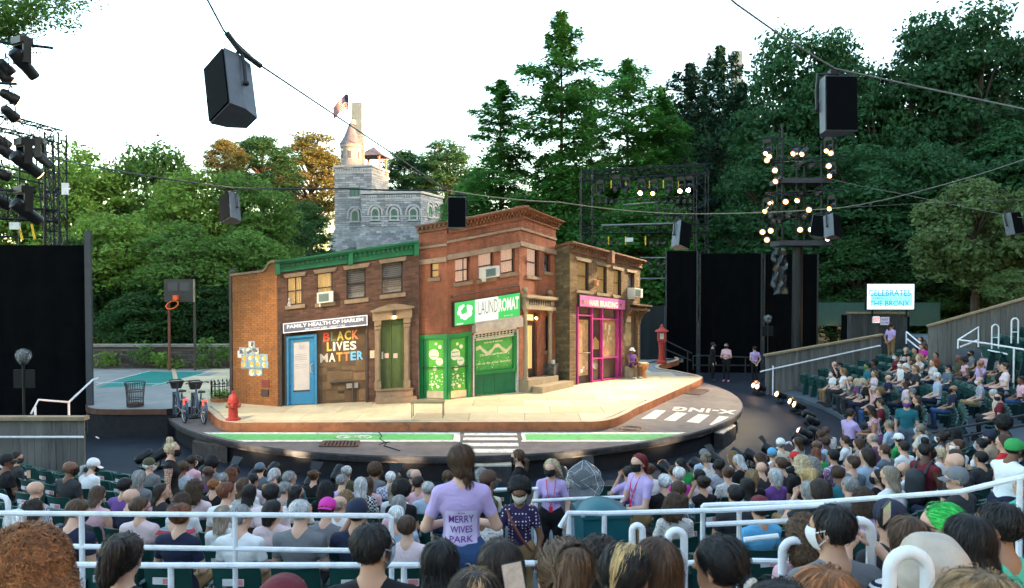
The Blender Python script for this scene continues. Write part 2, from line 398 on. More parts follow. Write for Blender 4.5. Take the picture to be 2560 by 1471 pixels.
# ================================================================== the set: three house fronts
class Fac:
 """a house front: u runs along it, v up it, w out of it; its height grows from h0 to h1 as stage flats in false perspective do"""
 def __init__(s, A, B, tA, tB, org=None):
  s.A = G(*A); s.B = G(*B); s.A.z = s.B.z = 0; s.L = (s.B-s.A).length; s.d = (s.B-s.A)/s.L; s.n = Vector((s.d.y, -s.d.x, 0))
  s.h0 = s.hit(*tA)[1]; s.h1 = s.hit(*tB)[1]; s.o = org if org is not None else s.A.copy()
 def hit(s, px, py):
  d = ray(px, py); c = Vector((0, 0, CAMZ)); t = s.n.dot(s.A-c)/s.n.dot(d); p = c+d*t
  return (p-s.A).dot(s.d), p.z
 def k(s, u): return 1+(s.h1/s.h0-1)*u/s.L
 def uv(s, p): u, z = s.hit(*p); return u, z/s.k(u)
 def F(s, u, v, w=0.):
  p = s.A+s.d*u+s.n*w-s.o; return Vector((p.x, p.y, v*s.k(u)))
 def rect(s, p, q):                    # lower left and upper right photo points
  a = s.uv(p); c = s.uv(q); return a[0], c[0], a[1], c[1]
 def M(s, u, v, w=0.):
  p = s.F(u, v, w); dk = (s.h1/s.h0-1)/s.L
  return Matrix(((s.d.x, 0, s.n.x, p.x), (s.d.y, 0, s.n.y, p.y), (v*dk, s.k(u), 0, p.z), (0, 0, 0, 1)))
class FB(MB):
 def __init__(s, f): super().__init__(); s.fac = f
 def b(s, u0, u1, v0, v1, w0, w1):
  F = s.fac.F; return s.hexa([F(u0, v0, w0), F(u0, v0, w1), F(u1, v0, w1), F(u1, v0, w0), F(u0, v1, w0), F(u0, v1, w1), F(u1, v1, w1), F(u1, v1, w0)])
 def poly(s, uv, w0, w1):              # extruded polygon, anticlockwise seen from the front
  n = len(uv); F = s.fac.F
  vs = [F(u, v, w0) for u, v in uv]+[F(u, v, w1) for u, v in uv]
  return s.add(vs, [tuple(range(n))[::-1], tuple(range(n, 2*n))]+[(i, (i+1) % n, n+(i+1) % n, n+i) for i in range(n)])
 def t(s, pts, r, n=6): return s.tube([s.fac.F(*p) for p in pts], r, n)
def wall(f, ops, top, t=.16):
 b = FB(f); us = sorted({0., f.L, *[min(max(x, 0), f.L) for o in ops for x in o[:2]]})
 for a, c in zip(us[:-1], us[1:]):
  if c-a < 1e-4: continue
  m = (a+c)/2; v = 0.
  for o in sorted([o for o in ops if o[0] < m < o[1]], key=lambda o: o[2]):
   if o[2] > v+1e-3: b.b(a, c, v, o[2], -t, 0)
   v = max(v, o[3])
  if v < top: b.b(a, c, v, top, -t, 0)
 return b
def bricks(f, ops, v0, v1, bl=.215, bh=.068, j=.011, proud=.012, u0=0., u1=None, seed=1, topfn=None):
 b = FB(f); u1 = u1 or f.L; r = random.Random(seed); row = 0; v = v0
 while v+bh <= v1+1e-6:
  segs = [(u0, u1)]; m0, m1 = v, v+bh
  for o in ops:
   if o[3] > m0+.004 and o[2] < m1-.004:
    ns = []
    for a, c in segs:
     if o[1] <= a or o[0] >= c: ns.append((a, c)); continue
     if o[0] > a: ns.append((a, o[0]))
     if o[1] < c: ns.append((o[1], c))
    segs = ns
  off = (row % 2)*bl/2
  for a, c in segs:
   k = math.floor((a-off)/bl); 
   while True:
    x0 = max(a, off+k*bl+j/2); x1 = min(c, off+(k+1)*bl-j/2); k += 1
    if x0 >= c: break
    if x1-x0 > .025:
     if topfn and v+bh > topfn((x0+x1)/2): continue
     b.b(x0, x1, v+j/2, v+bh-j/2, -.01, proud+r.uniform(-.003, .004))
  v += bh; row += 1
 return b
M_mort = mat('mortar_dark', (.075, .05, .04), .9, .2, 8)
M_bk1 = mat('brown_brick', (.10, .05, .033), .85, .2, 5, .3, 60, stretch=(1, 1, .45), dirt=(.03, .018, .014), dscale=.9, damt=.6, isl=.28)
M_bk0 = mat('orange_brick', (.27, .105, .033), .85, .15, 5, .3, 60, stretch=(1, 1, .45), dirt=(.14, .055, .02), dscale=.7, damt=.6, isl=.14)
M_bk2 = mat('red_brick', (.255, .09, .046), .85, .2, 6, .25, 60, stretch=(1, 1, .4), dirt=(.08, .03, .02), dscale=1.1, damt=.8, isl=.10)
M_bk3 = mat('buff_brick', (.18, .115, .054), .85, .2, 5, .3, 60, stretch=(1, 1, .4), dirt=(.07, .05, .03), dscale=.9, damt=.75, isl=.25)
M_mort2 = mat('mortar_red', (.21, .06, .03), .9, .2, 8, dirt=(.13, .05, .03), dscale=.9)
M_mort3 = mat('mortar_buff', (.09, .06, .034), .9, .2, 8, dirt=(.05, .035, .02), dscale=.9)
M_mort0 = mat('mortar_orange', (.19, .075, .024), .9, .2, 8)
M_stone = mat('brown_stone', (.22, .155, .098), .8, .18, 5, .3, 30, dirt=(.12, .085, .055), dscale=2, damt=.6)
M_stone2 = mat('stone_band', (.26, .185, .125), .8, .2, 4, .3, 30, dirt=(.14, .09, .06), dscale=2.5, damt=.6)
M_corn = mat('cornice_green', (.006, .125, .05), .5, .2, 6, dirt=(.01, .07, .04), dscale=3)
M_cornr = mat('cornice_brown', (.22, .085, .04), .65, .25, 5, dirt=(.10, .05, .03), dscale=3, damt=.6)
M_corn3 = mat('cornice_dark', (.17, .08, .045), .7, .3, 5, dirt=(.05, .035, .025), dscale=2, damt=.7)
M_sash = mat('sash_dark', (.03, .02, .016), .5)
M_pane = glass('window_pane', (.02, .022, .024), .06, .22)
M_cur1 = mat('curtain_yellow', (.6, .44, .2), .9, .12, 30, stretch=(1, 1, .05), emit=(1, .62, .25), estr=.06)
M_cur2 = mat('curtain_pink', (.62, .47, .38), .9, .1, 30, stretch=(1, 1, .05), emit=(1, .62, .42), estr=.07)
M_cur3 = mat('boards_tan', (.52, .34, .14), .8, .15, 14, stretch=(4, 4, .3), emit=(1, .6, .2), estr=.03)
M_blind = mat('grey_blind', (.30, .29, .30), .8, .12, 60, stretch=(.05, .05, 1))
M_wht = mat('white_enamel', (.55, .54, .5), .4, .06, 4, dirt=(.45, .42, .36), dscale=4, damt=.4)
def window(root, f, r, cur, style='plain', lint=None, sill=True, out=.05, label=None):
 """a sash window: frame with sill, lintel, two panes and what hangs behind them as sub-parts"""
 u0, u1, v0, v1 = r; vm = (v0+v1)/2; fw = .028
 b = FB(f)
 for a, c, d, e in ((u0, u0+fw, v0, v1), (u1-fw, u1, v0, v1), (u0+fw, u1-fw, v1-fw, v1), (u0+fw, u1-fw, v0, v0+fw)): b.b(a, c, d, e, -.13, -.085)
 b.b(u0+fw, u1-fw, vm-.018, vm+.018, -.135, -.075)
 wd = b.build('window', M_sash, root)
 for a, c, w_ in ((v0+fw, vm-.018, -.105), (vm+.018, v1-fw, -.12)): FB(f).b(u0+fw, u1-fw, a, c, w_-.004, w_).build('pane', M_pane, wd)
 if style == 'curtain':               # pleated cloth
  b = FB(f); n = 14; F = f.F
  pts = [(u0+.01+(u1-u0-.02)*i/n, -.165+(.014 if i % 2 else -.012)) for i in range(n+1)]
  for (a, p), (c, q) in zip(pts[:-1], pts[1:]): b.add([F(a, v0+.005, p), F(c, v0+.005, q), F(c, v1-.005, q), F(a, v1-.005, p)], [(0, 1, 2, 3)])
  b.build('curtain', cur, wd)
 elif style == 'blind':
  n = 14
  for i in range(n): FB(f).b(u0+.03, u1-.03, v1-.03-(v1-v0)*(i+1)*.062+.012, v1-.03-(v1-v0)*i*.062, -.15, -.142).build('slat', cur, wd)
  FB(f).b(u0+.005, u1-.005, v0+.005, v1-.005, -.2, -.185).build('backing', M_sash, wd)
  FB(f).b(u0+.04, u1-.04, v0+.04, v0+.04+(v1-v0)*.14, -.15, -.142).build('net_curtain', M_wht, wd)
 else:
  n = 5
  for i in range(n): FB(f).b(u0+(u1-u0)*i/n+.003, u0+(u1-u0)*(i+1)/n-.003, v0, v1, -.175, -.16).build('board', cur, wd)
 if sill: FB(f).b(u0-.07, u1+.07, v0-.115, v0-.003, -.08, .075).build('sill', M_stone, wd)
 if lint == 'flare':
  FB(f).poly([(u0-.06, v1+.003), (u1+.06, v1+.003), (u1+.12, v1+.12), (u0-.12, v1+.12)], -.08, .07).build('lintel', M_stone, wd)
 return wd
def ac_unit(name, label, f, r, dep=.22):
 u0, u1, v0, v1 = r; c = f.F((u0+u1)/2, v0, dep/2)+f.o
 o = thing(name, label, 'air conditioner', c, group='window air conditioners'); g_ = Fac.__new__(Fac); g_.__dict__.update(f.__dict__); g_.o = c-Vector((0, 0, 0))
 F0 = g_.F; g_.F = lambda u, v, w=0.: F0(u, v, w)-Vector((0, 0, c.z))
 b = FB(g_); b.b(u0, u1, v0, v1, -.1, dep); b.build('casing', M_wht, o)
 b = FB(g_); b.b(u0+.04, u0+(u1-u0)*.72, v0+.04, v1-.04, dep+.002, dep+.012); b.build('grille', mat('ac_grille', (.16, .22, .2), .5, .3, 60, stretch=(1, 1, 6)), o)
 nv = 8
 for i in range(nv): FB(g_).b(u0+.05, u0+(u1-u0)*.7, v0+.05+(v1-v0-.1)*i/nv, v0+.05+(v1-v0-.1)*(i+.35)/nv, dep+.012, dep+.018).build('louver', mat('ac_louver', (.08, .12, .11), .5), o)
 b = FB(g_); b.b(u0+(u1-u0)*.77, u1-.03, v0+.05, v1-.05, dep+.002, dep+.01); b.build('control_panel', mat('ac_panel', (.5, .5, .48), .5), o)
 b = FB(g_); b.poly([(u0+.06, v0-.1), (u0+.1, v0-.1), (u0+.1, v0-.003), (u0+.06, v0-.003)], .0, dep*.8); b.build('support_bracket', M_wht, o)
 return o
def lamp(root, f, u, v, w, col=(1, .6, .25), en=6):
 b = FB(f); b.b(u-.05, u+.05, v+.03, v+.17, 0, w+.03); lo = b.build('wall_lamp', M_sash, root)
 bb = MB(); bb.ball(f.F(u, v, w), .045, 8); bb.build('bulb', mat('lamp_glow', (1, .6, .25), .4, emit=(1, .55, .2), estr=6), lo)
def sign_text(root, f, txt, p0, p1, m, w, bold=0., hfrac=1., name='lettering', spacing=1., depth=.006):
 """lettering laid into the rectangle between two photo points on the front"""
 u0, u1, v0, v1 = f.rect(p0, p1); me = text_mesh(txt, 1., depth, m, bold, spacing=spacing)
 xs = [v.co.x for v in me.vertices]; ys = [v.co.y for v in me.vertices]
 sx = (u1-u0)/(max(xs)-min(xs)); sy = (v1-v0)/(max(ys)-min(ys))
 M = f.M((u0+u1)/2, (v0+v1)/2, w) @ Matrix.Diagonal((sx, sy, 1, 1)) @ Matrix.Translation((-(max(xs)+min(xs))/2, -(max(ys)+min(ys))/2, 0))
 me.transform(M); return place(name, me, root)

# ------------------------------------------------------------------ the brown health-centre house
fA = Fac(c1(395, 1272), c1(1418, 1222), c1(372, 212), c1(1392, 62)); ROOT1 = thing('brick_house', 'brown brick house front with green cornice and painted health centre storefront', 'building', fA.o)
f = fA
W1 = [f.rect(c1(*a), c1(*c)) for a, c in (((462, 537), (570, 322)), ((678, 520), (792, 290)), ((893, 495), (1032, 258)), ((1150, 458), (1302, 212)))]
shop = f.rect(c1(408, 1272), c1(1042, 600)); shop = (shop[0], shop[1], 0., shop[3]); gdoor = f.rect(c1(1138, 1140), c1(1308, 606)); gdoor = (gdoor[0], gdoor[1], 0, gdoor[3])
ctop = f.rect(c1(372, 300), c1(1390, 62)); v_c0 = f.uv(c1(372, 302))[1]; vtop = f.h0
ops = W1+[shop, gdoor]
wall(f, ops, v_c0).build('wall', M_mort, ROOT1)
struct(bricks(f, ops, 0, v_c0, seed=1).build('brickwork', M_bk1, ROOT1), 'stuff')
window(ROOT1, f, W1[0], M_cur1, 'curtain', 'flare'); window(ROOT1, f, W1[1], M_cur1, 'curtain', 'flare')
window(ROOT1, f, W1[2], M_blind, 'blind', 'flare'); window(ROOT1, f, W1[3], M_blind, 'blind', 'flare')
def cornice(root, f, v0, v1, u0, u1, m, nd, dw, out=.28, kind='dentil', ends=True):
 h = v1-v0
 b = FB(f); b.b(u0, u1, v0, v0+h*.12, -.1, .07); b.b(u0, u1, v0+h*.12, v0+h*.72, -.1, .03)
 b.poly([(u0-.02, v0+h*.72), (u1+.02, v0+h*.72), (u1+.02, v0+h*.86), (u0-.02, v0+h*.86)], -.1, out*.75)
 b.b(u0-.04, u1+.04, v0+h*.862, v1, -.1, out); co = b.build('cornice', m, root)
 for i in range(nd):
  x = u0+(u1-u0)*(i+.5)/nd
  if kind == 'dentil': FB(f).b(x-dw/2, x+dw/2, v0+h*.42, v0+h*.715, .031, .12).build('dentil', m, co)
  else:
   FB(f).poly([(x-dw/2, v0+h*.3), (x+dw/2, v0+h*.3), (x+dw/2, v0+h*.72), (x-dw/2, v0+h*.72)], .031, out*.35).build('bracket', m, co)
   FB(f).b(x-dw*.4, x+dw*.4, v0+h*.50, v0+h*.716, out*.35+.001, out*.68).build('bracket_head', m, co)
 return co
co = cornice(ROOT1, f, v_c0, vtop, -.05, f.L-.05, M_corn, 30, .06, .26)
for uu in (.0, f.L*.5, f.L-.1): FB(f).b(uu-.06, uu+.08, v_c0-.05, vtop-.08, .05, .2).build('console', M_corn, co)
# storefront
M_panel = mat('storefront_brown', (.095, .055, .027), .75, .3, 3, .2, 20, dirt=(.05, .03, .02), dscale=1.2, damt=.6)
FB(f).b(shop[0], shop[1], 0, shop[3], -.17, -.13).build('storefront_panel', M_panel, ROOT1)
rr = random.Random(5)
for (x0, y0, x1, y1) in ((690, 1045, 750, 985), (752, 1085, 940, 1020), (860, 1015, 960, 985), (685, 1150, 780, 1100), (830, 1180, 880, 1130), (960, 1010, 1035, 940), (745, 1225, 880, 1165), (690, 985, 850, 960), (945, 1080, 1035, 1030), (985, 1230, 1035, 1150)):
 u0, u1, v0, v1 = f.rect(c1(x0, y1+0), c1(x1, y0))
 FB(f).b(u0, u1, min(v0, v1), max(v0, v1), -.131, -.127).build('painted_block', mat('block_tan%d' % rr.randrange(3), [(.19, .11, .055), (.13, .08, .04), (.08, .05, .03)][rr.randrange(3)], .8, .25, 4), ROOT1)
M_iron = mat('storefront_iron', (.05, .035, .03), .6, .3, 5)
b = FB(f); s0, s1, _, s3 = shop
b.b(s0, s0+.06, 0, s3, -.125, .05); b.b(s1-.05, s1, 0, s3, -.125, .05); b.b(s0+.06, s1-.05, s3-.05, s3, -.125, .07); b.build('storefront_frame', M_iron, ROOT1)
FB(f).t([(s0+.17, .02, .03), (s0+.17, s3-.1, .03)], .025).build('drain_pipe', M_iron, ROOT1)
d0, d1, _, d3 = f.rect(c1(455, 1268), c1(674, 742)); M_blue = mat('door_blue', (.03, .19, .36), .5, .15, 4, dirt=(.04, .14, .22), dscale=3, damt=.6)
b = FB(f); b.b(d0, d0+.07, 0, d3, -.12, .03); b.b(d1-.07, d1, 0, d3, -.12, .03); b.b(d0+.07, d1-.07, d3-.07, d3, -.12, .03); dr = b.build('door', M_blue, ROOT1)
e0, e1, e2, e3 = d0+.075, d1-.075, .03, d3-.08
b = FB(f); b.b(e0, e0+.13, e2, e3, -.11, -.05); b.b(e1-.13, e1, e2, e3, -.11, -.05); b.b(e0+.13, e1-.13, e3-.12, e3, -.11, -.05); b.b(e0+.13, e1-.13, e2, e2+.36, -.11, -.05); b.b(e0+.2, e1-.2, e2+.08, e2+.28, -.049, -.04); b.build('leaf', M_blue, dr)
FB(f).b(e0+.131, e1-.131, e2+.361, e3-.121, -.1, -.085).build('glass', glass('door_glass', (.06, .06, .07), .1), dr)
pp = f.rect(c1(505, 1158), c1(622, 795)); FB(f).b(pp[0], pp[1], pp[2], pp[3], -.084, -.078).build('paper_notice', mat('notice_paper', (.5, .45, .42), .8, .06, 5), dr)
for i, (y, a, c) in enumerate([(892, 520, 600), (905, 515, 606), (918, 515, 604), (931, 515, 606), (944, 530, 590), (965, 515, 604), (978, 515, 606), (991, 520, 600)]):
 q = f.rect(c1(a, y+3), c1(c, y)); FB(f).b(q[0], q[1], q[2], q[3], -.0779, -.076).build('print_line', mat('print_ink', (.3, .28, .32), .8), dr)
q = f.rect(c1(545, 862), c1(588, 812)); b = FB(f)
for i in range(3): b.t([(q[0]+(q[1]-q[0])*i/3, q[2], -.076), (q[0]+(q[1]-q[0])*(i/3+.15), q[3]-.02*i, -.076), (q[0]+(q[1]-q[0])*(i/3+.33), q[2], -.076)], .006, 4)
b.build('print_emblem', mat('print_violet', (.4, .35, .55), .8), dr)
b = FB(f); hx = e1-.06; b.t([(hx, .95, -.045), (hx, .95, .03), (hx-.05, .98, .05), (hx-.05, 1.2, .05), (hx, 1.23, .03), (hx, 1.23, -.045)], .014); b.build('handle', mat('handle_steel', (.6, .6, .58), .3, metal=.8), dr)
# signboard over the storefront
g0, g1, g2, g3 = f.rect(c1(430, 737), c1(1040, 603)); M_sgn = mat('sign_steel_grey', (.11, .115, .15), .4, .08, 3)
sb = FB(f).b(g0, g1, g2, g3, .075, .16).build('signboard', M_sgn, ROOT1); M_let = mat('letter_white', (.62, .61, .65), .5, .03, 5, emit=(1, .95, 1), estr=.03)
b = FB(f); e = .025
for q in ((g0, g1, g3-e, g3), (g0, g1, g2, g2+e), (g0, g0+e, g2+e, g3-e), (g1-e, g1, g2+e, g3-e)): b.b(*q, .161, .172)
b.build('border', M_let, sb)
sign_text(sb, f, 'FAMILY HEALTH OF HARLEM', c1(458, 703), c1(1010, 620), M_let, .165, .022, spacing=.98)
sign_text(sb, f, 'AMBULATORY CARE   URGENT CARE', c1(585, 712), c1(878, 672), M_let, .165, .01)
# painted words on the storefront, every letter of its own colour
cols = dict(r=(.75, .06, .03), g=(.08, .16, .06), y=(.62, .42, .05), o=(.75, .20, .06), w=(.75, .68, .55), b=(.12, .42, .66), k=(.5, .45, .38), a=(.75, .38, .03))
for txt, ck, (xa, ya), (xb, yb), tops in (('BLACK', 'rgyyo', (722, 805), (985, 718), (738, 714)), ('LIVES', 'ywwww', (747, 873), (970, 797), (808, 795)), ('MATTER', 'kwaobb', (697, 957), (1020, 868), (893, 868))):
 adv = {'I': .45, 'M': 1.25, 'L': .85, 'E': .9, 'A': 1.05}; tot = sum(adv.get(c, 1.) for c in txt); x = xa
 for c, k in zip(txt, ck):
  wd_ = (xb-xa)*adv.get(c, 1.)/tot; t0 = (x-xa)/(xb-xa); t1 = (x+wd_-xa)/(xb-xa); base = ya+(yb+ (ya-tops[0]) - ya)*t0
  sign_text(ROOT1, f, c, c1(x+3, ya+(tops[1]-tops[0])*t0), c1(x+wd_-4, tops[0]+(tops[1]-tops[0])*t1), mat('paint_'+k, cols[k], .7, .25, 14, dirt=(.6, .5, .4), dscale=20, damt=.4), -.124, .03, name='painted_letter'); x += wd_
q = f.rect(c1(893, 1143), c1(978, 1102)); FB(f).b(*q, -.13, -.07).build('vent_cover', mat('vent_steel', (.25, .22, .19), .5, .3, 9), ROOT1)
FB(f).t([(f.uv(c1(772, 1185))[0], .62, -.06), (f.uv(c1(935, 1185))[0], .62, -.06), (f.uv(c1(940, 1195))[0], .56, -.06), (f.uv(c1(940, 1250))[0], .02, -.06)], .03).build('standpipe', M_iron, ROOT1)
q = f.rect(c1(1062, 920), c1(1095, 862)); FB(f).b(*q, .02, .04).build('plaque', mat('plaque_tan', (.5, .4, .27), .6), ROOT1)
# green door with its carved surround
M_gd = mat('door_green', (.055, .085, .022), .6, .3, 3, dirt=(.025, .03, .012), dscale=2.2, damt=.7, stretch=(1, 1, .4))
u0, u1, _, u3 = gdoor; vst = f.uv(c1(1200, 1142))[1]; um = (u0+u1)/2
gd = FB(f).b(u0, um-.006, vst, u3, -.15, -.09).b(um+.006, u1, vst, u3, -.15, -.09).build('door', M_gd, ROOT1)
for a in (u0, um+.006):
 FB(f).b(a+.07, a+(u1-u0)/2-.08, vst+.15, vst+.75, -.089, -.08).build('door_panel', M_gd, gd)
 FB(f).b(a+.07, a+(u1-u0)/2-.08, vst+.9, u3-.12, -.089, -.08).build('door_panel', M_gd, gd)
FB(f).b(u0+.05, u0+.1, vst+.85, vst+1.05, -.08, -.04).build('handle', MATS['handle_steel'], gd)
for xx in (1185, 1250):
 q = f.rect(c1(xx-14, 922), c1(xx+16, 885)); FB(f).b(*q, -.079, -.074).build('notice', mat('notice_red', (.6, .35, .27), .7), gd)
for a, c in ((u0-.17, u0-.005), (u1+.005, u1+.17)):
 b = FB(f); b.b(a, c, vst, u3-.08, .0, .07); b.b(a+.05, c-.05, vst+.25, u3-.4, .071, .10); b.b(a-.02, c+.02, vst, vst+.22, .0, .1); b.b(a-.02, c+.02, u3-.32, u3-.25, .072, .12); b.b(a-.025, c+.025, u3-.22, u3-.08, .072, .14); b.build('pilaster', M_stone, ROOT1)
b = FB(f); h0_, h1_ = u0-.24, u1+.24; n = 12; pts = []
for i in range(n+1): t = i/n; pts.append((h0_+(h1_-h0_)*t, u3+.18+.12*math.sin(math.pi*t)**1.3))
b.poly([(h0_, u3-.078), (h1_, u3-.078)]+pts[::-1], .0, .17)
b.poly([(h0_-.06, u3+.18), (h1_+.06, u3+.18)]+[(u+(.06 if u > um else -.06)*abs(u-um)/(h1_-um), v+.05) for u, v in pts[::-1]], .0, .27); b.build('door_hood', M_stone, ROOT1)
lamp(ROOT1, f, um+.05, u3-.02, .2)
q0, q1, _, q3 = f.rect(c1(1098, 1258), c1(1372, 1140))
st = FB(f).b(q0+.03, q1-.03, 0, vst-.012, -.14, .25).build('stoop', M_stone, ROOT1)
FB(f).b(q0, q1, vst-.011, vst+.0, -.14, .3).build('stoop_tread', M_stone, st); FB(f).b(q0-.02, q1+.05, 0, vst*.45, .26, .52).build('step', M_stone, st)
# the orange gable with the posters
f0 = Fac(c1(68, 1245), c1(394, 1272), c1(55, 322), c1(372, 282), fA.o)
wall(f0, [], f0.h0).build('gable_wall', M_mort0, ROOT1); struct(bricks(f0, [], 0, f0.h0, seed=2).build('gable_brickwork', M_bk0, ROOT1), 'stuff')
b = FB(f0); n = 8; st_ = f0.L*.70; hh = f0.h0
cur = [(st_+(f0.L*.88-st_)*i/n, hh+.0+.24*(.5-.5*math.cos(math.pi*i/n))) for i in range(n+1)]
b.poly([(f0.L, hh+.001), (f0.L, hh+.24)][0:2]+[(u, v) for u, v in cur[::-1]], -.16, .0); b.build('gable_step', M_mort0, ROOT1)
b = FB(f0)
cp = [(-.04, hh), *cur, (f0.L+.0, hh+.24)]
for (a, v), (c, v2) in zip(cp[:-1], cp[1:]): b.hexa([f0.F(a, v, -.2), f0.F(a, v, .06), f0.F(c, v2, .06), f0.F(c, v2, -.2), f0.F(a, v+.07, -.2), f0.F(a, v+.07, .06), f0.F(c, v2+.07, .06), f0.F(c, v2+.07, -.2)])
b.build('coping', M_stone, ROOT1)
b = FB(f0); b.b(-.1, -.003, 0, hh+.1, -.2, .04); b.build('corner_pipe', M_iron, ROOT1)
bb = MB(); bb.ball(f0.F(-.05, hh+.13, -.07), .08, 8); bb.build('finial', M_iron, ROOT1)
q = f0.rect(c1(278, 1193), c1(330, 1148)); FB(f0).b(*q, .0, .05).build('vent_cover', M_iron, ROOT1)
q = f0.rect(c1(278, 1130), c1(335, 1078)); FB(f0).b(*q, .016, .03).build('wall_sign', mat('sign_maroon', (.16, .03, .025), .6, .4, 30), ROOT1)
pr = random.Random(11)
spots = [(180, 795, 0), (115, 840, 0), (165, 843, 0), (210, 843, 0), (103, 865, 2), (130, 893, 1), (178, 893, 1), (228, 890, 1), (275, 890, 1), (128, 943, 1), (180, 943, 1), (232, 940, 1), (278, 942, 1), (185, 997, 1), (235, 995, 1)]
ords = ['topmost', 'first grey', 'second grey', 'third grey', 'torn white', 'first upper blue', 'second upper blue', 'third upper blue', 'fourth upper blue', 'first middle blue', 'second middle blue', 'third middle blue', 'fourth middle blue', 'first lowest blue', 'second lowest blue']
for k, (x, y, t) in enumerate(spots):
 q = f0.rect(c1(x, y+50), c1(x+48, y)); w0 = .022+.004*(k % 4); c0 = f0.F(q[0], q[2], w0)+f0.o
 po = tag(FB(f0).b(*q, w0-.003, w0).build('wall_poster', mat(['poster_grey', 'poster_blue', 'poster_white'][t], [(.33, .34, .36), (.2, .33, .38), (.72, .66, .6)][t], .7, .15, 9), None, loc=f0.o), ords[k]+' poster of the collage pasted on the orange gable', 'poster', 'posters pasted on the orange gable')
 du = q[1]-q[0]; dv = q[3]-q[2]; m2 = [mat('poster_ink', (.12, .12, .13), .7), mat('poster_orange', (.78, .36, .06), .7), mat('poster_cream', (.75, .65, .42), .7)]
 for z_ in range(3 if t < 2 else 1):   # figure and lettering bands
  cu, cv = q[0]+du*pr.uniform(.3, .7), q[2]+dv*pr.uniform(.3, .7); rr_ = pr.uniform(.2, .36)
  pts = [(cu+du*rr_*pr.uniform(.6, 1.3)*math.cos(a*math.pi/4), cv+dv*rr_*pr.uniform(.6, 1.4)*math.sin(a*math.pi/4)) for a in range(8)]
  FB(f0).poly(pts, w0, w0+.002+.0008*z_).build('print_shape', m2[(1, 2, 1)[z_]] if t == 1 else m2[0 if z_ else 2], po)
ROOTS = [ROOT1]
M_ply = mat('set_timber', (.16, .12, .08), .8, .3, 3)
def rear_frame(root, f, n=4):
 b = FB(f)
 for i in range(n):
  u = f.L*(i+.5)/n; b.bar(f.F(u, .03, -.2), f.F(u, f.h0*.9, -.2), .05, .1); b.bar(f.F(u, .03, -1.3), f.F(u, f.h0*.75, -.22), .05, .05); b.bar(f.F(u, .03, -1.3), f.F(u, .03, -.2), .05, .05)
 b.build('rear_brace', M_ply, root)
rear_frame(ROOT1, fA); rear_frame(ROOT1, f0, 2)
FB(fA).b(.05, fA.L-.05, .05, v_c0-.1, -.32, -.29).build('rear_panel', M_dark, ROOT1)
# ------------------------------------------------------------------ the red laundromat
FE = c2(275, 1398)
fD = Fac(c2(78, 1390), FE, c2(68, 182), c2(280, 150)); ROOT2 = thing('corner_house', 'red brick corner house front with green laundromat storefront', 'building', fD.o)
fE = Fac(FE, c2(777, 1345), c2(280, 150), c2(779, 48), fD.o); fG = Fac(c2(777, 1345), c2(1034, 1292), c2(779, 48), c2(1034, 146), fD.o)
vD = fD.uv(c2(90, 232))[1]; vE = vD*fE.h0/fD.h0
vE = fE.uv(c2(500, 193))[1]; vG = fG.uv(c2(900, 160))[1]
wD = [fD.rect(c2(157, 547), c2(214, 438))]; doorD = fD.rect(c2(92, 1390), c2(276, 940)); doorD = (0.02, fD.L, 0, doorD[3])
wE = [fE.rect(c2(330, 583), c2(432, 400)), fE.rect(c2(492, 560), c2(598, 363)), fE.rect(c2(648, 520), c2(748, 330))]
doorE = (0, fE.rect(c2(290, 1397), c2(441, 923))[1], 0, fE.uv(c2(360, 932))[1]); shopE = fE.rect(c2(452, 1387), c2(768, 905)); shopE = (shopE[0], shopE[1], 0, shopE[3])
wG = [fG.rect(c2(832, 528), c2(916, 350)), fG.rect(c2(953, 500), c2(997, 384)), fG.rect(c2(957, 1056), c2(992, 818))]
dG = fG.rect(c2(815, 1240), c2(902, 805)); dG = (dG[0], dG[1], 0, dG[3])
for ff, oo, vv, nm in ((fD, wD+[doorD], vD, 3), (fE, wE+[doorE, shopE], vE, 4), (fG, wG+[dG], vG, 5)):
 wall(ff, oo, vv).build('wall', M_mort2, ROOT2); struct(bricks(ff, oo, 0, vv, j=.006, proud=.006, seed=nm).build('brickwork', M_bk2, ROOT2), 'stuff')
window(ROOT2, fD, wD[0], M_cur1, 'curtain'); 
for q in wE: window(ROOT2, fE, q, M_cur2, 'curtain')
window(ROOT2, fG, wG[0], M_cur2, 'curtain'); window(ROOT2, fG, wG[1], M_blind, 'blind'); window(ROOT2, fG, wG[2], M_blind, 'blind', None, True)
cornice(ROOT2, fD, vD, fD.h0, -.05, fD.L, M_corn3, 7, .06, .16)
cornice(ROOT2, fE, vE, fE.h0, .06, fE.L+.18, M_cornr, 22, .062, .3, 'bracket'); cornice(ROOT2, fG, vG, fG.h0, -.06, fG.L+.1, M_cornr, 16, .062, .3, 'bracket')
for ff, pts in ((fD, (((92, 337), (276, 312)), ((98, 447), (276, 402)))), (fE, (((276, 302), (777, 192)), ((276, 425), (777, 290)))), (fG, (((777, 210), (1034, 280)), ((777, 325), (1034, 382))))):
 for i, (a, c) in enumerate(pts):
  va = ff.uv(c2(*a))[1]; h = .075 if i == 0 else .16
  if i: va = {0: va, 1: va}[1]
  vmid = (va+ff.uv(c2(c[0], c[1]+(18 if i == 0 else 38) if ff is not fG else c[1]))[1])/2
  n = max(2, int(ff.L/.7))
  for k in range(n): FB(ff).b(ff.L*k/n+.003, ff.L*(k+1)/n-.003, vmid, vmid+h, .0, .06).build('stone_band', M_stone2, ROOT2)
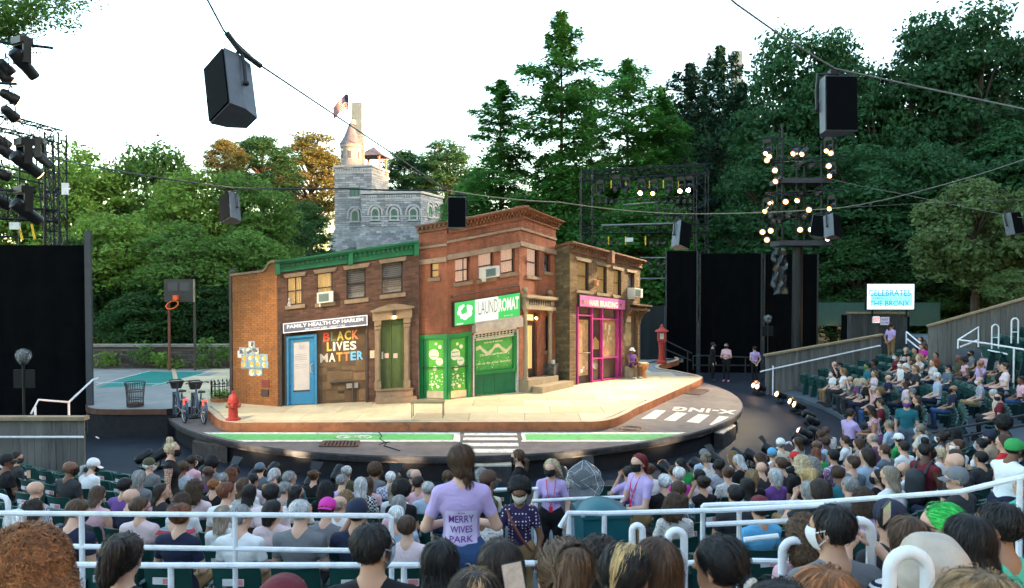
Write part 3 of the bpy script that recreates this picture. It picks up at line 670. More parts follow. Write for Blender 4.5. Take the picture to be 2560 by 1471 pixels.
# green doors
M_gr = mat('laundry_green', (.012, .19, .045), .5, .12, 4, dirt=(.02, .14, .05), dscale=2.5, damt=.5)
M_grp = mat('laundry_green_panel', (.01, .14, .055), .5, .15, 3, dirt=(.02, .12, .06), dscale=2)
M_lime = mat('bubble_lime', (.075, .36, .035), .6, .12, 6); M_bub = mat('bubble_cream', (.8, .72, .5), .7, .06, 6)
M_kick = mat('kick_plate', (.5, .42, .3), .45, .2, 6, metal=.3)
for ff, q, pn in ((fD, doorD, ((138, 1345), (245, 972))), (fE, doorE, ((299, 1340), (406, 966)))):
 b = FB(ff); a0, a1, _, a3 = q
 b.b(a0, a0+.12, 0, a3, -.12, .03); b.b(a1-.12, a1, 0, a3, -.12, .03); b.b(a0+.12, a1-.12, a3-.13, a3, -.12, .03); dr = b.build('door', M_gr, ROOT2)
 r0, r1, r2, r3 = ff.rect(c2(*pn[0]), c2(*pn[1])); i0, i1 = a0+.125, a1-.125
 b = FB(ff); b.b(i0, r0, 0.02, a3-.135, -.1, -.05); b.b(r1, i1, .02, a3-.135, -.1, -.05); b.b(r0, r1, r3, a3-.135, -.1, -.05); b.build('leaf', M_gr, dr)
 FB(ff).b(r0, r1, .25, r3, -.09, -.07).build('printed_glass', M_lime, dr); FB(ff).b(r0-.05, r1+.05, .02, .249, -.09, -.045).build('kick_plate', M_kick, dr)
 W_, H_ = r1-r0, r3-.25; br = random.Random(21)
 def disc(u, v, r, m, w, nm): FB(ff).poly([(u+r*math.cos(2*math.pi*k/16), v+r*math.sin(2*math.pi*k/16)) for k in range(16)], w-.003, w).build(nm, m, dr)
 for (x, y, r) in ((.36, .70, .33), (.72, .56, .24), (.42, .43, .14), (.75, .84, .12), (.5, .90, .09), (.25, .12, .10), (.62, .08, .10), (.52, .28, .09)): disc(r0+W_*x, .25+H_*y, r*W_*.98, M_bub, -.064-.0012*r*9, 'bubble')
 for k in range(26):
  x, y, r = br.uniform(.08, .92), br.uniform(.03, .97), br.uniform(.018, .05)
  if y > .35 and abs(x-.5) < .42: y *= .36
  disc(r0+W_*x, .25+H_*y, r*W_, M_bub, -.062, 'bubble')
 for (x, y, w_) in ((.36, .74, .4), (.36, .66, .46), (.72, .57, .28)):
  FB(ff).b(r0+W_*(x-w_/2), r0+W_*(x+w_/2), .25+H_*y, .25+H_*y+.02, -.063, -.06).build('print_line', mat('print_green', (.1, .18, .08), .7), dr)
 b = FB(ff); b.t([(i0, 1.0, -.045), (i0, 1.0, .02), (i1, 1.0, .02), (i1, 1.0, -.045)], .018); b.build('push_bar', M_iron, dr)
# shop window with roller shutter box
f = fE; a0, a1, _, a3 = shopE
b = FB(f); b.b(a0, a0+.04, 0, a3, -.12, .05); b.b(a1-.05, a1, 0, a3, -.12, .05); b.build('shutter_guide', mat('guide_steel', (.5, .48, .43), .5, .2, 6), ROOT2)
v1_ = f.uv(c2(600, 1205))[1]
n = 4
for k in range(n): FB(f).b(a0+.045+(a1-a0-.1)*k/n+.004, a0+.045+(a1-a0-.1)*(k+1)/n-.004, .05, v1_-.05, -.13, -.06).build('stall_riser_panel', M_grp, ROOT2)
FB(f).b(a0+.04, a1-.05, 0, .048, -.12, -.02).build('plinth', M_grp, ROOT2)
q = f.rect(c2(470, 1212), c2(742, 955)); vt = q[3]+.1
b = FB(f); b.b(a0+.045, a1-.055, v1_-.045, v1_+.05, -.12, .03); b.b(a0+.045, a0+.12, v1_+.05, vt, -.12, .02); b.b(a1-.17, a1-.055, v1_+.05, vt, -.12, .02); sw = b.build('shop_window', M_gr, ROOT2)
gu0, gu1, gv0, gv1 = a0+.12, a1-.17, v1_+.05, vt
FB(f).b(gu0, gu1, gv0, gv1, -.1, -.09).build('printed_glass', mat('shop_print', (.07, .33, .05), .5, .2, 3, dirt=(.15, .45, .08), dscale=2), sw)
n = 24; wav = [(gu0+(gu1-gu0)*i/n, gv0+(gv1-gv0)*(.66+.10*math.sin(i*.55)+.012*math.sin(i*2.1))) for i in range(n+1)]
FB(f).poly([(u, v-.12) for u, v in wav]+wav[::-1], -.089, -.086).build('print_wave', mat('print_tan', (.62, .52, .32), .7), sw)
def in_win(txt, x0, x1, y, h): 
 me = text_mesh(txt, 1, .003, M_bub, .012); xs = [v.co.x for v in me.vertices]; ys = [v.co.y for v in me.vertices]
 M = f.M(gu0+(gu1-gu0)*(x0+x1)/2, gv0+(gv1-gv0)*y, -.083) @ Matrix.Diagonal(((gu1-gu0)*(x1-x0)/(max(xs)-min(xs)), (gv1-gv0)*h/(max(ys)-min(ys)), 1, 1)) @ Matrix.Translation((0, -(max(ys)+min(ys))/2, 0))
 me.transform(M); place('lettering', me, sw)
in_win('wash & fold', .33, .67, .93, .07); in_win('pick-up & delivery', .26, .74, .82, .08); in_win('Close to perfection?', .14, .86, .46, .08); in_win('Let us do your laundry', .03, .97, .22, .08)
br = random.Random(4)
for k in range(40):
 u, v, r = gu0+(gu1-gu0)*br.uniform(.02, .98), gv0+(gv1-gv0)*br.uniform(.03, .52), br.uniform(.006, .018)
 FB(f).poly([(u+r*math.cos(k2*math.pi/4), v+r*math.sin(k2*math.pi/4)) for k2 in range(8)], -.089, -.087).build('print_dot', M_bub, sw)
bx = f.rect(c2(447, 933), c2(790, 822)); vb0, vb1 = f.uv(c2(620, 905))[1], f.uv(c2(620, 845))[1]
b = FB(f); b.poly([(a0-.03, vb0), (a1+.05, vb0), (a1+.05, vb1), (a0-.03, vb1)], .0, .26); b.poly([(a0-.03, vb1), (a1+.05, vb1), (a1+.05, vb1+.06), (a0-.03, vb1+.06)], .0, .2)
sbx = b.build('shutter_box', mat('shutter_steel', (.45, .42, .38), .45, .15, 5, metal=.3, dirt=(.25, .2, .16), dscale=3), ROOT2)
for k in range(4):
 vk = vb0-.02-.065*(k+1); b = FB(f)
 b.b(a0+.045, a1-.055, vk, vk+.018, .0, .02); b.b(a0+.045, a1-.055, vk+.018, vk+.05, .004, .012) if k in (0, 3) else [b.b(a0+.06+(a1-a0-.14)*i/12, a0+.06+(a1-a0-.14)*(i+.45)/12, vk+.018, vk+.05, .004, .012) for i in range(12)]
 b.build('shutter_slat', mat('shutter_slat', (.6, .58, .52), .4, .1, 5, metal=.3), sbx)
# lightbox sign
q = f.rect(c2(303, 888), c2(768, 645)); qa = f.uv(c2(303, 890))[1]; qb = f.uv(c2(303, 716))[1]
sb = FB(f).b(q[0], q[1], qa, qb, .02, .17).build('signboard', M_sash, ROOT2); e = .03
M_sg = mat('sign_green', (.03, .42, .10), .5, .05, 4, emit=(.05, .6, .15), estr=.03); M_sw = mat('sign_white', (.66, .66, .63), .5, .04, 4, emit=(1, 1, 1), estr=.03)
ua = f.uv(c2(450, 780))[0]; ub = f.uv(c2(612, 780))[0]; vm = qa+(qb-qa)*.33
FB(f).b(q[0]+e, ua, qa+e, qb-e, .171, .176).build('sign_panel', M_sg, sb); FB(f).b(ua, ub, qa+e, qb-e, .171, .176).build('sign_panel', M_sw, sb); FB(f).b(ub, q[1]-e, qa+e, qb-e, .171, .176).build('sign_panel', M_sg, sb)
M_thin = mat('sign_letter_grey', (.12, .2, .15), .6)
sign_text(sb, f, 'LAUND', c2(474, 805), c2(607, 690), M_thin, .1775, -.004, depth=.002); sign_text(sb, f, 'ROMAT', c2(614, 783), c2(755, 672), M_sw, .178, .03, depth=.002)
sign_text(sb, f, 'BY THE PARK', c2(655, 815), c2(715, 800), M_sw, .178, .01, depth=.002)
for k in range(11):                       # pale bubble cloud emblem
 t = k*2.4; u, v = q[0]+(ua-q[0])*(.5+.26*math.cos(t)), qa+(qb-qa)*(.58+.22*math.sin(t)); r = .05+.03*((k*7) % 3)
 FB(f).poly([(u+r*math.cos(i*math.pi/6), v+r*math.sin(i*math.pi/6)) for i in range(12)], .176, .178+.0005*k).build('bubble_emblem', M_sw, sb)
FB(f).b(q[0]+.1, q[0]+.34, qa+.06, qa+.1, .176, .179).build('print_line', M_sw, sb)
pz = f.uv(c2(300, 678)); FB(f).t([(pz[0], pz[1], .1), (f.uv(c2(766, 600))[0], f.uv(c2(766, 600))[1], .1), (f.uv(c2(768, 640))[0], f.uv(c2(768, 640))[1], .1)], .022).build('sign_rail', M_iron, ROOT2)
bb = MB(); bb.ball(f.F(pz[0], pz[1], .1), .05, 8); bb.build('rail_knob', M_iron, ROOT2)
# stone portico on the right-hand face
f = fG; a0, a1, _, a3 = dG; vst = f.uv(c2(850, 1243))[1]; lt = f.uv(c2(790, 765))[1]; lt1 = f.uv(c2(790, 662))[1]; pu0, pu1 = f.uv(c2(778, 760))[0]+.02, f.uv(c2(985, 760))[0]
M_ps = mat('portico_stone', (.25, .2, .125), .8, .2, 5, .3, 30, dirt=(.15, .12, .08), dscale=2.5, damt=.6)
b = FB(f); b.b(pu0-.02, pu1, lt, lt+.12, .0, .32); b.b(pu0+.02, pu1-.04, lt+.12, lt1-.1, .0, .26); b.b(pu0-.06, pu1+.06, lt1-.1, lt1, .0, .38); en = b.build('entablature', M_ps, ROOT2)
n = 10
for i in range(n): FB(f).b(pu0+.2+(pu1-pu0-.4)*i/n, pu0+.2+(pu1-pu0-.4)*(i+.6)/n, lt+.17, lt1-.15, .26, .268).build('relief', M_sash, en)
for uu in (pu0+.12, pu1-.16):
 bb = MB(); c = f.F(uu, lt1, .15); bb.lathe([(.06, 0), (.03, .04), (.035, .06), (.085, .1), (.1, .16), (.07, .23), (.01, .25)], 12, Matrix.Translation(c)); bb.build('ball_finial', M_ps, en)
for uu in (pu0+.1, pu1-.18):
 bb = MB(); c = f.F(uu, vst, .18); H = f.F(uu, lt, .18).z-c.z; bb.lathe([(.11, 0), (.11, .05), (.085, .08), (.075, H*.5), (.065, H-.14), (.09, H-.12), (.07, H-.1), (.115, H-.03), (.115, H-.001)], 12, Matrix.Translation(c)); bb.build('column', M_ps, ROOT2)
b = FB(f); b.b(a0, a0+.06, vst, a3, -.15, -.05); b.b(a1-.06, a1, vst, a3, -.15, -.05); b.b(a0+.06, a1-.06, a3-.25, a3-.2, -.15, -.05); dr = b.build('door', M_iron, ROOT2)
FB(f).b(a0+.06, a1-.06, vst, a3-.25, -.14, -.11).build('leaf', mat('leaf_dark', (.06, .035, .025), .5), dr); FB(f).b(a0+.15, a1-.15, vst+.3, a3-.4, -.109, -.104).build('glass', mat('door_light', (.6, .38, .16), .4, .1, 8, emit=(1, .5, .15), estr=.2), dr)
for i in range(6): FB(f).t([(a0+.15+(a1-a0-.3)*(i+.5)/6, vst+.3, -.09), (a0+.15+(a1-a0-.3)*(i+.5)/6, a3-.4, -.09)], .012, 6).build('grille_bar', M_stone, dr)
FB(f).b(a0+.06, a1-.06, a3-.2, a3, -.14, -.12).build('transom', mat('transom_glow', (.6, .38, .16), .4, emit=(1, .55, .18), estr=.2), dr)
lamp(ROOT2, f, a1-.12, a3-.12, .06, en=8)
sq = f.rect(c2(780, 1350), c2(975, 1240)); st = FB(f).b(pu0-.05, pu1+.0, 0, vst-.003, .0, .42).build('stoop', M_ps, ROOT2); FB(f).b(pu0+.15, pu1+.35, 0, vst*.5, .425, .85).build('step', M_ps, st)
for ff in (fD, fE, fG):
 rear_frame(ROOT2, ff, 2); FB(ff).b(.05, ff.L-.05, .05, min(vD, vE, vG)-.3, -.32, -.29).build('rear_panel', M_dark, ROOT2)
# ------------------------------------------------------------------ the hair braiding house
fH = Fac(c3(152, 1335), c3(758, 1246), c3(208, 88), c3(772, 246)); ROOT3 = thing('narrow_house', 'narrow buff brick house front with pink storefront frame', 'building', fH.o)
f = fH; vH = f.uv(c3(480, 248))[1]
wH = [f.rect(c3(*a), c3(*c)) for a, c in (((215, 500), (318, 268)), ((388, 525), (474, 306)), ((528, 545), (600, 338)), ((652, 590), (714, 362)))]
sh = f.rect(c3(206, 1325), c3(606, 640)); sh = (sh[0], sh[1], 0, f.uv(c3(400, 640))[1]); d3_ = f.rect(c3(628, 1262), c3(756, 690)); d3_ = (d3_[0], f.L-.14, 0, d3_[3])
oo = wH+[sh, d3_]
wall(f, oo, vH).build('wall', M_mort3, ROOT3); struct(bricks(f, oo, 0, vH, seed=8).build('brickwork', M_bk3, ROOT3), 'stuff')
for i, q in enumerate(wH): window(ROOT3, f, q, M_cur3 if i < 3 else M_blind, 'plain' if i < 3 else 'blind', 'flare')
co = cornice(ROOT3, f, vH, f.h0, -.03, f.L+.1, M_corn3, 26, .05, .24)
FB(f).b(f.L*.49, f.L*.53, vH-.12, f.h0+.02, .05, .3).build('console', M_corn3, co)
M_pk = mat('frame_pink', (.42, .04, .19), .45, .12, 5); M_pk2 = mat('sign_pink', (.52, .12, .33), .6, .2, 4, dirt=(.35, .05, .2), dscale=2)
M_dg = glass('storefront_dark_glass', (.07, .035, .022), .15)
V = lambda y, x=400: f.uv(c3(x, y))[1]
U = lambda x, y=1000: f.uv(c3(x, y))[0]
FB(f).b(sh[0], sh[1], 0, sh[3], -.19, -.17).build('storefront_backing', M_dg, ROOT3)
ud, ue, uf, ug, uh = U(222), U(346), U(434), U(568), U(600)
vt, vm, vl = sh[3], V(757, 460), V(1092, 460)
b = FB(f)
for u_, w_ in ((ud, .06), (ue, .05), (uf, .045), (ug, .045), (uh, .05)): b.b(u_-w_/2, u_+w_/2, 0, vt, -.12, .03)
for a, c, v_ in ((ud+.03, ue-.025, V(725, 290)), (ue+.025, uf-.0225, vm), (uf+.0225, ug-.0225, vm), (ue+.025, uf-.0225, vl), (uf+.0225, ug-.0225, vl), (ue+.025, uf-.0225, .04), (uf+.0225, ug-.0225, .04), (ug+.0225, uh-.025, .04)): b.b(a, c, v_-.025, v_+.025, -.11, .02)
b.build('storefront_frame', M_pk, ROOT3)
M_cr = mat('pane_tan', (.34, .2, .09), .4, .3, 6, dirt=(.5, .34, .16), dscale=5, damt=.8)
for a, c, d, e, m in ((ue, uf, vm, vt, M_dg), (uf, ug, vm, vt, M_dg), (ue, uf, vl, vm, M_dg), (uf, ug, vl, vm, M_cr), (ue, uf, .06, vl, M_dg), (uf, ug, .06, vl, M_dg), (ug, uh, .06, vt, M_dg), (ud, ue, V(725, 290), vt, M_dg)):
 FB(f).b(a+.026, c-.026, d+.026, e-.026, -.10, -.09).build('shop_pane', m, ROOT3)
hr = random.Random(9)
for k in range(9):                        # prints of hairstyles hung in the shop window
 u_, v_ = uf+.1+(ug-uf-.2)*hr.random(), vl+.12+(vm-vl-.3)*hr.random(); w_, h_ = hr.uniform(.08, .17), hr.uniform(.12, .28)
 FB(f).b(u_-w_/2, u_+w_/2, v_, v_+h_, -.089+.001*k, -.0885+.001*k).build('window_print', mat('window_print%d' % (k % 3), [(.55, .38, .2), (.42, .2, .12), (.65, .5, .32)][k % 3], .6, .35, 20), ROOT3)
FB(f).poly([(ue+.08, vl+.35), (uf-.08, vl+.35), (uf-.08, vl+.65), ((ue+uf)/2, vl+.85), (ue+.08, vl+.65)], -.089, -.086).build('window_print', mat('print_gold', (.35, .22, .08), .6, .3, 20), ROOT3)
vd = V(740, 290); b = FB(f); x0, x1 = ud+.035, ue-.03
b.b(x0, x0+.07, .02, vd, -.1, -.06); b.b(x1-.09, x1, .02, vd, -.1, -.06); b.b(x0+.07, x1-.09, vd-.1, vd, -.1, -.06); b.b(x0+.07, x1-.09, .02, .3, -.1, -.06); dr = b.build('door', M_sash, ROOT3)
FB(f).b(x0+.07, x1-.09, .3, vd-.1, -.095, -.085).build('glass', M_cr, dr); FB(f).t([(x0+.03, 1.15, .0), (x1-.03, 1.15, .0)], .02).build('push_bar', M_iron, dr)
for k in range(7):
 u_, v_ = x0+.12+(x1-x0-.3)*hr.random(), .4+hr.random()*(vd-.8); FB(f).b(u_, u_+.12, v_, v_+hr.uniform(.12, .3), -.084+.001*k, -.0835+.001*k).build('door_print', mat('door_print%d' % (k % 3), [(.6, .25, .16), (.66, .6, .55), (.5, .3, .2)][k % 3], .6, .3, 20), dr)
q = f.rect(c3(216, 652), c3(618, 586)); va, vb = f.uv(c3(218, 650))[1], f.uv(c3(218, 540))[1]
sb = FB(f).b(q[0], q[1], va, vb, .01, .12).build('signboard', M_sash, ROOT3); FB(f).b(q[0]+.03, q[1]-.03, va+.03, vb-.03, .121, .126).build('sign_panel', M_pk2, sb)
M_hl = mat('hair_letter', (.85, .75, .55), .6)
sign_text(sb, f, 'HAIR BRAIDING', c3(304, 640), c3(549, 612), M_hl, .129, .02, spacing=1.05)
for k, x in enumerate((243, 266, 290, 572, 600)):  # small painted heads
 u_ = U(x, 615); v_ = va+(vb-va)*.42; r = .06
 FB(f).poly([(u_+r*math.cos(i*math.pi/5), v_+r*1.25*math.sin(i*math.pi/5)) for i in range(10)], .126, .129).build('painted_head', mat('paint_h%d' % (k % 3), [(.05, .02, .02), (.55, .2, .08), (.45, .25, .08)][k % 3], .6), sb)
 FB(f).poly([(u_+r*.5*math.cos(i*math.pi/4), v_-.01+r*.7*math.sin(i*math.pi/4)) for i in range(8)], .129, .131).build('painted_face', mat('paint_face', (.4, .2, .1), .6), sb)
# side door under a bracketed hood
M_hd = mat('hood_dark', (.10, .06, .035), .65, .3, 5)
a0, a1, _, a3 = d3_
b = FB(f); b.b(a0, a0+.07, 0, a3, -.14, -.02); b.b(a1-.07, a1, 0, a3, -.14, -.02); b.b(a0+.07, a1-.07, a3-.07, a3, -.14, -.02); dr = b.build('door', M_hd, ROOT3)
FB(f).b(a0+.07, a1-.07, 0.02, a3-.07, -.13, -.09).build('leaf', mat('leaf_brown', (.09, .055, .03), .6, .3, 6), dr); FB(f).b(a0+.14, a0+.5, 1.35, a3-.2, -.089, -.083).build('glass', mat('side_glass', (.2, .16, .09), .2, .3, 6), dr)
FB(f).b(a0+.12, a0+.5, a3-.5, a3-.25, -.082, -.078).build('notice', mat('notice_pale', (.6, .45, .36), .7), dr)
b = FB(f); b.b(a0-.08, a1+.25, a3+.02, a3+.12, 0, .42); b.b(a0-.04, a1+.2, a3+.12, a3+.24, 0, .3); b.b(a0-.12, a1+.3, a3+.24, a3+.3, 0, .5); hd = b.build('door_hood', M_hd, ROOT3)
for uu in (a0-.04, a1+.08):
 b = FB(f); F = f.F
 for i in range(6):
  t0, t1 = i/6, (i+1)/6; g_ = lambda t: (a3-.55+.57*t, .03+.34*t**2.2)
  (p, w0), (p2, w1) = g_(t0), g_(t1); b.hexa([F(uu, p, 0), F(uu, p, w0), F(uu+.1, p, w0), F(uu+.1, p, 0), F(uu, p2, 0), F(uu, p2, w1), F(uu+.1, p2, w1), F(uu+.1, p2, 0)])
 b.build('bracket', M_hd, hd)
lu = f.uv(c3(372, 450)); b = FB(f); b.b(lu[0]-.05, lu[0]+.05, lu[1]-.07, lu[1]+.1, .0, .14); b.b(lu[0]-.07, lu[0]+.07, lu[1]+.1, lu[1]+.13, .0, .17); b.build('wall_lantern', mat('lantern_copper', (.45, .2, .1), .5), ROOT3)
q = f.rect(c3(603, 935), c3(620, 885)); FB(f).b(*q, .02, .1).build('mailbox', M_stone, ROOT3)
# stone side return with downpipe
fS = Fac.__new__(Fac); fS.__dict__.update(fH.__dict__)
A2 = G(*c3(30, 1325)); A2.z = 0; A2 = fH.A+Vector((-1.05, .75, 0)); fS.A = A2; fS.B = fH.A.copy(); fS.L = (fS.B-A2).length; fS.d = (fS.B-A2)/fS.L; fS.n = Vector((fS.d.y, -fS.d.x, 0)); fS.h0 = fH.h0*.93; fS.h1 = fH.h0*.985
wall(fS, [], fS.h0).build('side_wall', M_mort3, ROOT3)
M_qn = mat('side_stone', (.12, .095, .05), .85, .25, 4, .5, 20, dirt=(.04, .03, .02), dscale=1.2, damt=.7, isl=.35)
struct(bricks(fS, [], 0, fS.h0, bl=.34, bh=.12, j=.014, proud=.02, seed=6).build('stonework', M_qn, ROOT3), 'stuff')
FB(fS).t([(fS.L*.45, .0, .09), (fS.L*.45, fS.h0*.97, .09)], .05, 8).build('drain_pipe', mat('pipe_grey', (.12, .12, .11), .5, .3, 4), ROOT3)
FB(fS).b(-.03, fS.L, fS.h0, fS.h0+.08, -.2, .06).build('coping', M_corn3, ROOT3)
rear_frame(ROOT3, fH, 4); FB(fH).b(.05, fH.L-.05, .05, vH-.1, -.32, -.29).build('rear_panel', M_dark, ROOT3)
# air conditioners sit in the windows
ac_unit('window_air_conditioner', 'white window air conditioner above the health centre signboard', fA, fA.rect(c1(676, 520), c1(792, 430)))
ac_unit('window_air_conditioner', 'large white window air conditioner on the red laundromat house', fE, fE.rect(c2(497, 552), c2(600, 462)), .36)
ac_unit('window_air_conditioner', 'white window air conditioner above the bracketed side door', fH, fH.rect(c3(652, 562), c3(722, 495)), .36)
# ================================================================== park behind the stage
def leaf_mat(name, col, tr=.5, var=.35):
 m = bpy.data.materials.new(name); m.use_nodes = True; n = m.node_tree.nodes; L = m.node_tree.links
 b = n['Principled BSDF']; b.inputs['Roughness'].default_value = .6; b.inputs['Specular IOR Level'].default_value = .25
 va = n.new('ShaderNodeAttribute'); va.attribute_name = 'tint'
 oi = n.new('ShaderNodeObjectInfo'); hs = n.new('ShaderNodeHueSaturation'); hs.inputs['Color'].default_value = (*col, 1)
 m1 = n.new('ShaderNodeMapRange'); m1.inputs['To Min'].default_value = .48; m1.inputs['To Max'].default_value = .515; L.new(va.outputs['Fac'], m1.inputs[0])
 L.new(m1.outputs[0], hs.inputs['Hue'])
 m2 = n.new('ShaderNodeMapRange'); m2.inputs['To Min'].default_value = 1-var; m2.inputs['To Max'].default_value = 1+var; L.new(va.outputs['Fac'], m2.inputs[0])
 m3 = n.new('ShaderNodeMapRange'); m3.inputs['To Min'].default_value = .8; m3.inputs['To Max'].default_value = 1.2; L.new(oi.outputs['Random'], m3.inputs[0])
 mu = n.new('ShaderNodeMath'); mu.operation = 'MULTIPLY'; L.new(m2.outputs[0], mu.inputs[0]); L.new(m3.outputs[0], mu.inputs[1]); L.new(mu.outputs[0], hs.inputs['Value'])
 L.new(hs.outputs[0], b.inputs['Base Color'])
 t = n.new('ShaderNodeBsdfTranslucent'); L.new(hs.outputs[0], t.inputs[0]); mx = n.new('ShaderNodeMixShader'); mx.inputs[0].default_value = tr
 L.new(b.outputs[0], mx.inputs[1]); L.new(t.outputs[0], mx.inputs[2]); L.new(mx.outputs[0], n['Material Output'].inputs[0]); return m
ML = dict(light=leaf_mat('leaf_light', (.155, .27, .045)), mid=leaf_mat('leaf_mid', (.105, .215, .04)), deep=leaf_mat('leaf_deep', (.035, .095, .026)),
          cyp=leaf_mat('leaf_cypress', (.062, .20, .036)), pine=leaf_mat('leaf_pine', (.022, .07, .04), .15), oak=leaf_mat('leaf_oak', (.036, .115, .04)),
          chest=leaf_mat('leaf_chestnut', (.145, .22, .075)), gold=leaf_mat('leaf_sunlit_gold', (.12, .12, .035)))  # gold: warm low sunlight painted into the leaf colour
M_bark = mat('bark', (.075, .055, .04), .9, .3, 3, .8, 8, stretch=(1, 1, .25))
def leaves_mesh(name, C, N, size, rs, aspect=.55, flat=0., asp=1.):
 """leaf-shaped quads at centres C with rough normals N"""
 n = len(C); N = N+rs.normal(0, .55, (n, 3)); N[:, 2] += flat; N /= np.linalg.norm(N, axis=1)[:, None]+1e-9
 T = np.cross(N, rs.normal(0, 1, (n, 3))); T /= np.linalg.norm(T, axis=1)[:, None]+1e-9; B = np.cross(N, T)
 s = size*rs.uniform(.6, 1.35, (n, 1))
 Z = np.array([1, 1, 1/asp]); T = T*Z; B = B*Z; N = N*Z
 V = np.stack([C-T*s, C-B*s*aspect+N*s*.12, C+T*s, C+B*s*aspect+N*s*.12], 1).reshape(-1, 3)
 F = np.arange(n*4).reshape(n, 4); tint = np.repeat(rs.uniform(0, 1, n), 4)
 me = np_mesh(name, V, F, [None], smooth=False); me.materials.clear()
 a = me.attributes.new('tint', 'FLOAT', 'POINT'); a.data.foreach_set('value', tint.astype(np.float32)); return me
def broad_crown(seed, nleaf=15000, size=.045, nc=70, low=0., asp=1.8):
 """unit crown: about 1 wide each way, from 0 to 2 high"""
 rs = np.random.RandomState(seed)
 d = rs.normal(0, 1, (nc*3, 3)); d /= np.linalg.norm(d, axis=1)[:, None]; r = rs.uniform(.35, 1., (nc*3, 1))**.5
 c = d*r; c = c[(c[:, 2] > -.85+low)][:nc]; prof = 1-.35*np.clip(c[:, 2], 0, 1)**2
 c[:, :2] *= prof[:, None]*rs.uniform(.75, 1.05, (len(c), 1)); c[:, 2] = c[:, 2]*.95+1
 cr = rs.uniform(.16, .33, len(c)); k = rs.choice(len(c), nleaf, p=cr**2/np.sum(cr**2))
 d = rs.normal(0, 1, (nleaf, 3)); d[:, 2] = np.abs(d[:, 2])*.9-.35; d /= np.linalg.norm(d, axis=1)[:, None]
 rad = cr[k]*rs.uniform(.55, 1.12, nleaf); rad[rs.rand(nleaf) < .06] *= 1.35
 P_ = c[k]+d*rad[:, None]*np.array([1, 1, .85/asp]); me = leaves_mesh('crown', P_, d+np.array([0, 0, .25]), size, rs, asp=asp)
 return me, c
def cypress_crown(seed, nleaf=14000, tiers=15, size=.04, spread=1., droop=.25, upper=1.):
 """unit conifer crown 2 high: tiers of feathery boughs round a straight stem, gaps between them"""
 rs = np.random.RandomState(seed); segs = []; 
 for i in range(tiers):
  t = (i+.3)/tiers; z = .12+1.82*t; ln = spread*(1-t)**.45*rs.uniform(.45, 1.1)*.9+.05; nb = 4 if t > .6 else 5
  a0 = rs.uniform(0, 6.28)
  for j in range(nb):
   if rs.rand() < .15: continue
   a = a0+6.28*j/nb+rs.uniform(-.3, .3); l = ln*rs.uniform(.6, 1.2); up = .35 if t > .55 else .12
   segs.append((z, a, l, up))
 segs = [s for s in segs]; w = np.array([s[2] for s in segs]); k = rs.choice(len(segs), nleaf, p=w/w.sum())
 z = np.array([s[0] for s in segs])[k]; a = np.array([s[1] for s in segs])[k]; l = np.array([s[2] for s in segs])[k]; up = np.array([s[3] for s in segs])[k]
 t = rs.beta(1.6, 1., nleaf); lat = rs.normal(0, 1, nleaf)*(.10+.05*t)*l*1.5; th = rs.normal(0, .022, nleaf)
 x = t*l; C = np.stack([np.cos(a)*x-np.sin(a)*lat, np.sin(a)*x+np.cos(a)*lat, z+x*up-droop*x*x/(l+.1)-np.abs(lat)*.25+th], 1)
 tip = rs.rand(nleaf) < .05; C[tip] = np.stack([rs.normal(0, .035, tip.sum()), rs.normal(0, .035, tip.sum()), rs.uniform(1.75, 2.02, tip.sum())], 1)
 N = np.stack([np.cos(a)*.4, np.sin(a)*.4, np.ones(nleaf)], 1)
 return leaves_mesh('crown', C, N, size, rs, .45, .5, asp=2.), segs
def trunk_mesh(kind, aux, seed):
 rs = random.Random(seed); b = MB()
 if kind == 'broad':
  b.tube([(0, 0, -.6), (.02, .01, -.1), (-.02, .03, .5), (.03, 0, 1.0), (0, .02, 1.5)], [.075, .06, .05, .035, .012], 7)
  for c in list(aux)[::3]:
   z0 = max(.0, min(1.2, c[2]-.5)); m = Vector(c)*.5+Vector((0, 0, z0*.5)); b.tube([(0, 0, z0), (m.x*.9, m.y*.9, m.z+.02), tuple(c)], [.028, .018, .006], 5)
 else:
  b.tube([(0, 0, -.3), (0, 0, .5), (.01, 0, 1.2), (0, 0, 1.9)], [.034, .026, .017, .004], 7)
  for z, a, l, up in aux: b.tube([(0, 0, z), (math.cos(a)*l*.5, math.sin(a)*l*.5, z+l*.5*up-.02*l), (math.cos(a)*l*.9, math.sin(a)*l*.9, z+l*.9*up-.2*l)], [.009, .006, .002], 4)
 return b.mesh('trunk', M_bark, True)
CR = {}
for i in range(4): me, c = broad_crown(20+i, 24000, .037, 150); CR['b%d' % i] = (me, trunk_mesh('broad', c, i))
for i in range(2): me, c = broad_crown(30+i, 26000, .041, 200, asp=2.4); CR['o%d' % i] = (me, trunk_mesh('broad', c, i+5))
for i in range(3): me, s_ = cypress_crown(40+i, 26000, 17+2*i, .040, 1.2); CR['c%d' % i] = (me, trunk_mesh('con', s_, i))
me, s_ = cypress_crown(50, 24000, 19, .042, 1.2, .1); CR['p0'] = (me, trunk_mesh('con', s_, 9))
me, c = broad_crown(60, 14000, .045, 110, asp=1.1); CR['h0'] = (me, trunk_mesh('broad', c, 3))
TREEVAR = {}
def crown_data(key, tint):
 if (key, tint) not in TREEVAR:
  me = CR[key][0].copy(); me.materials.append(ML[tint]); TREEVAR[(key, tint)] = me
 return TREEVAR[(key, tint)]
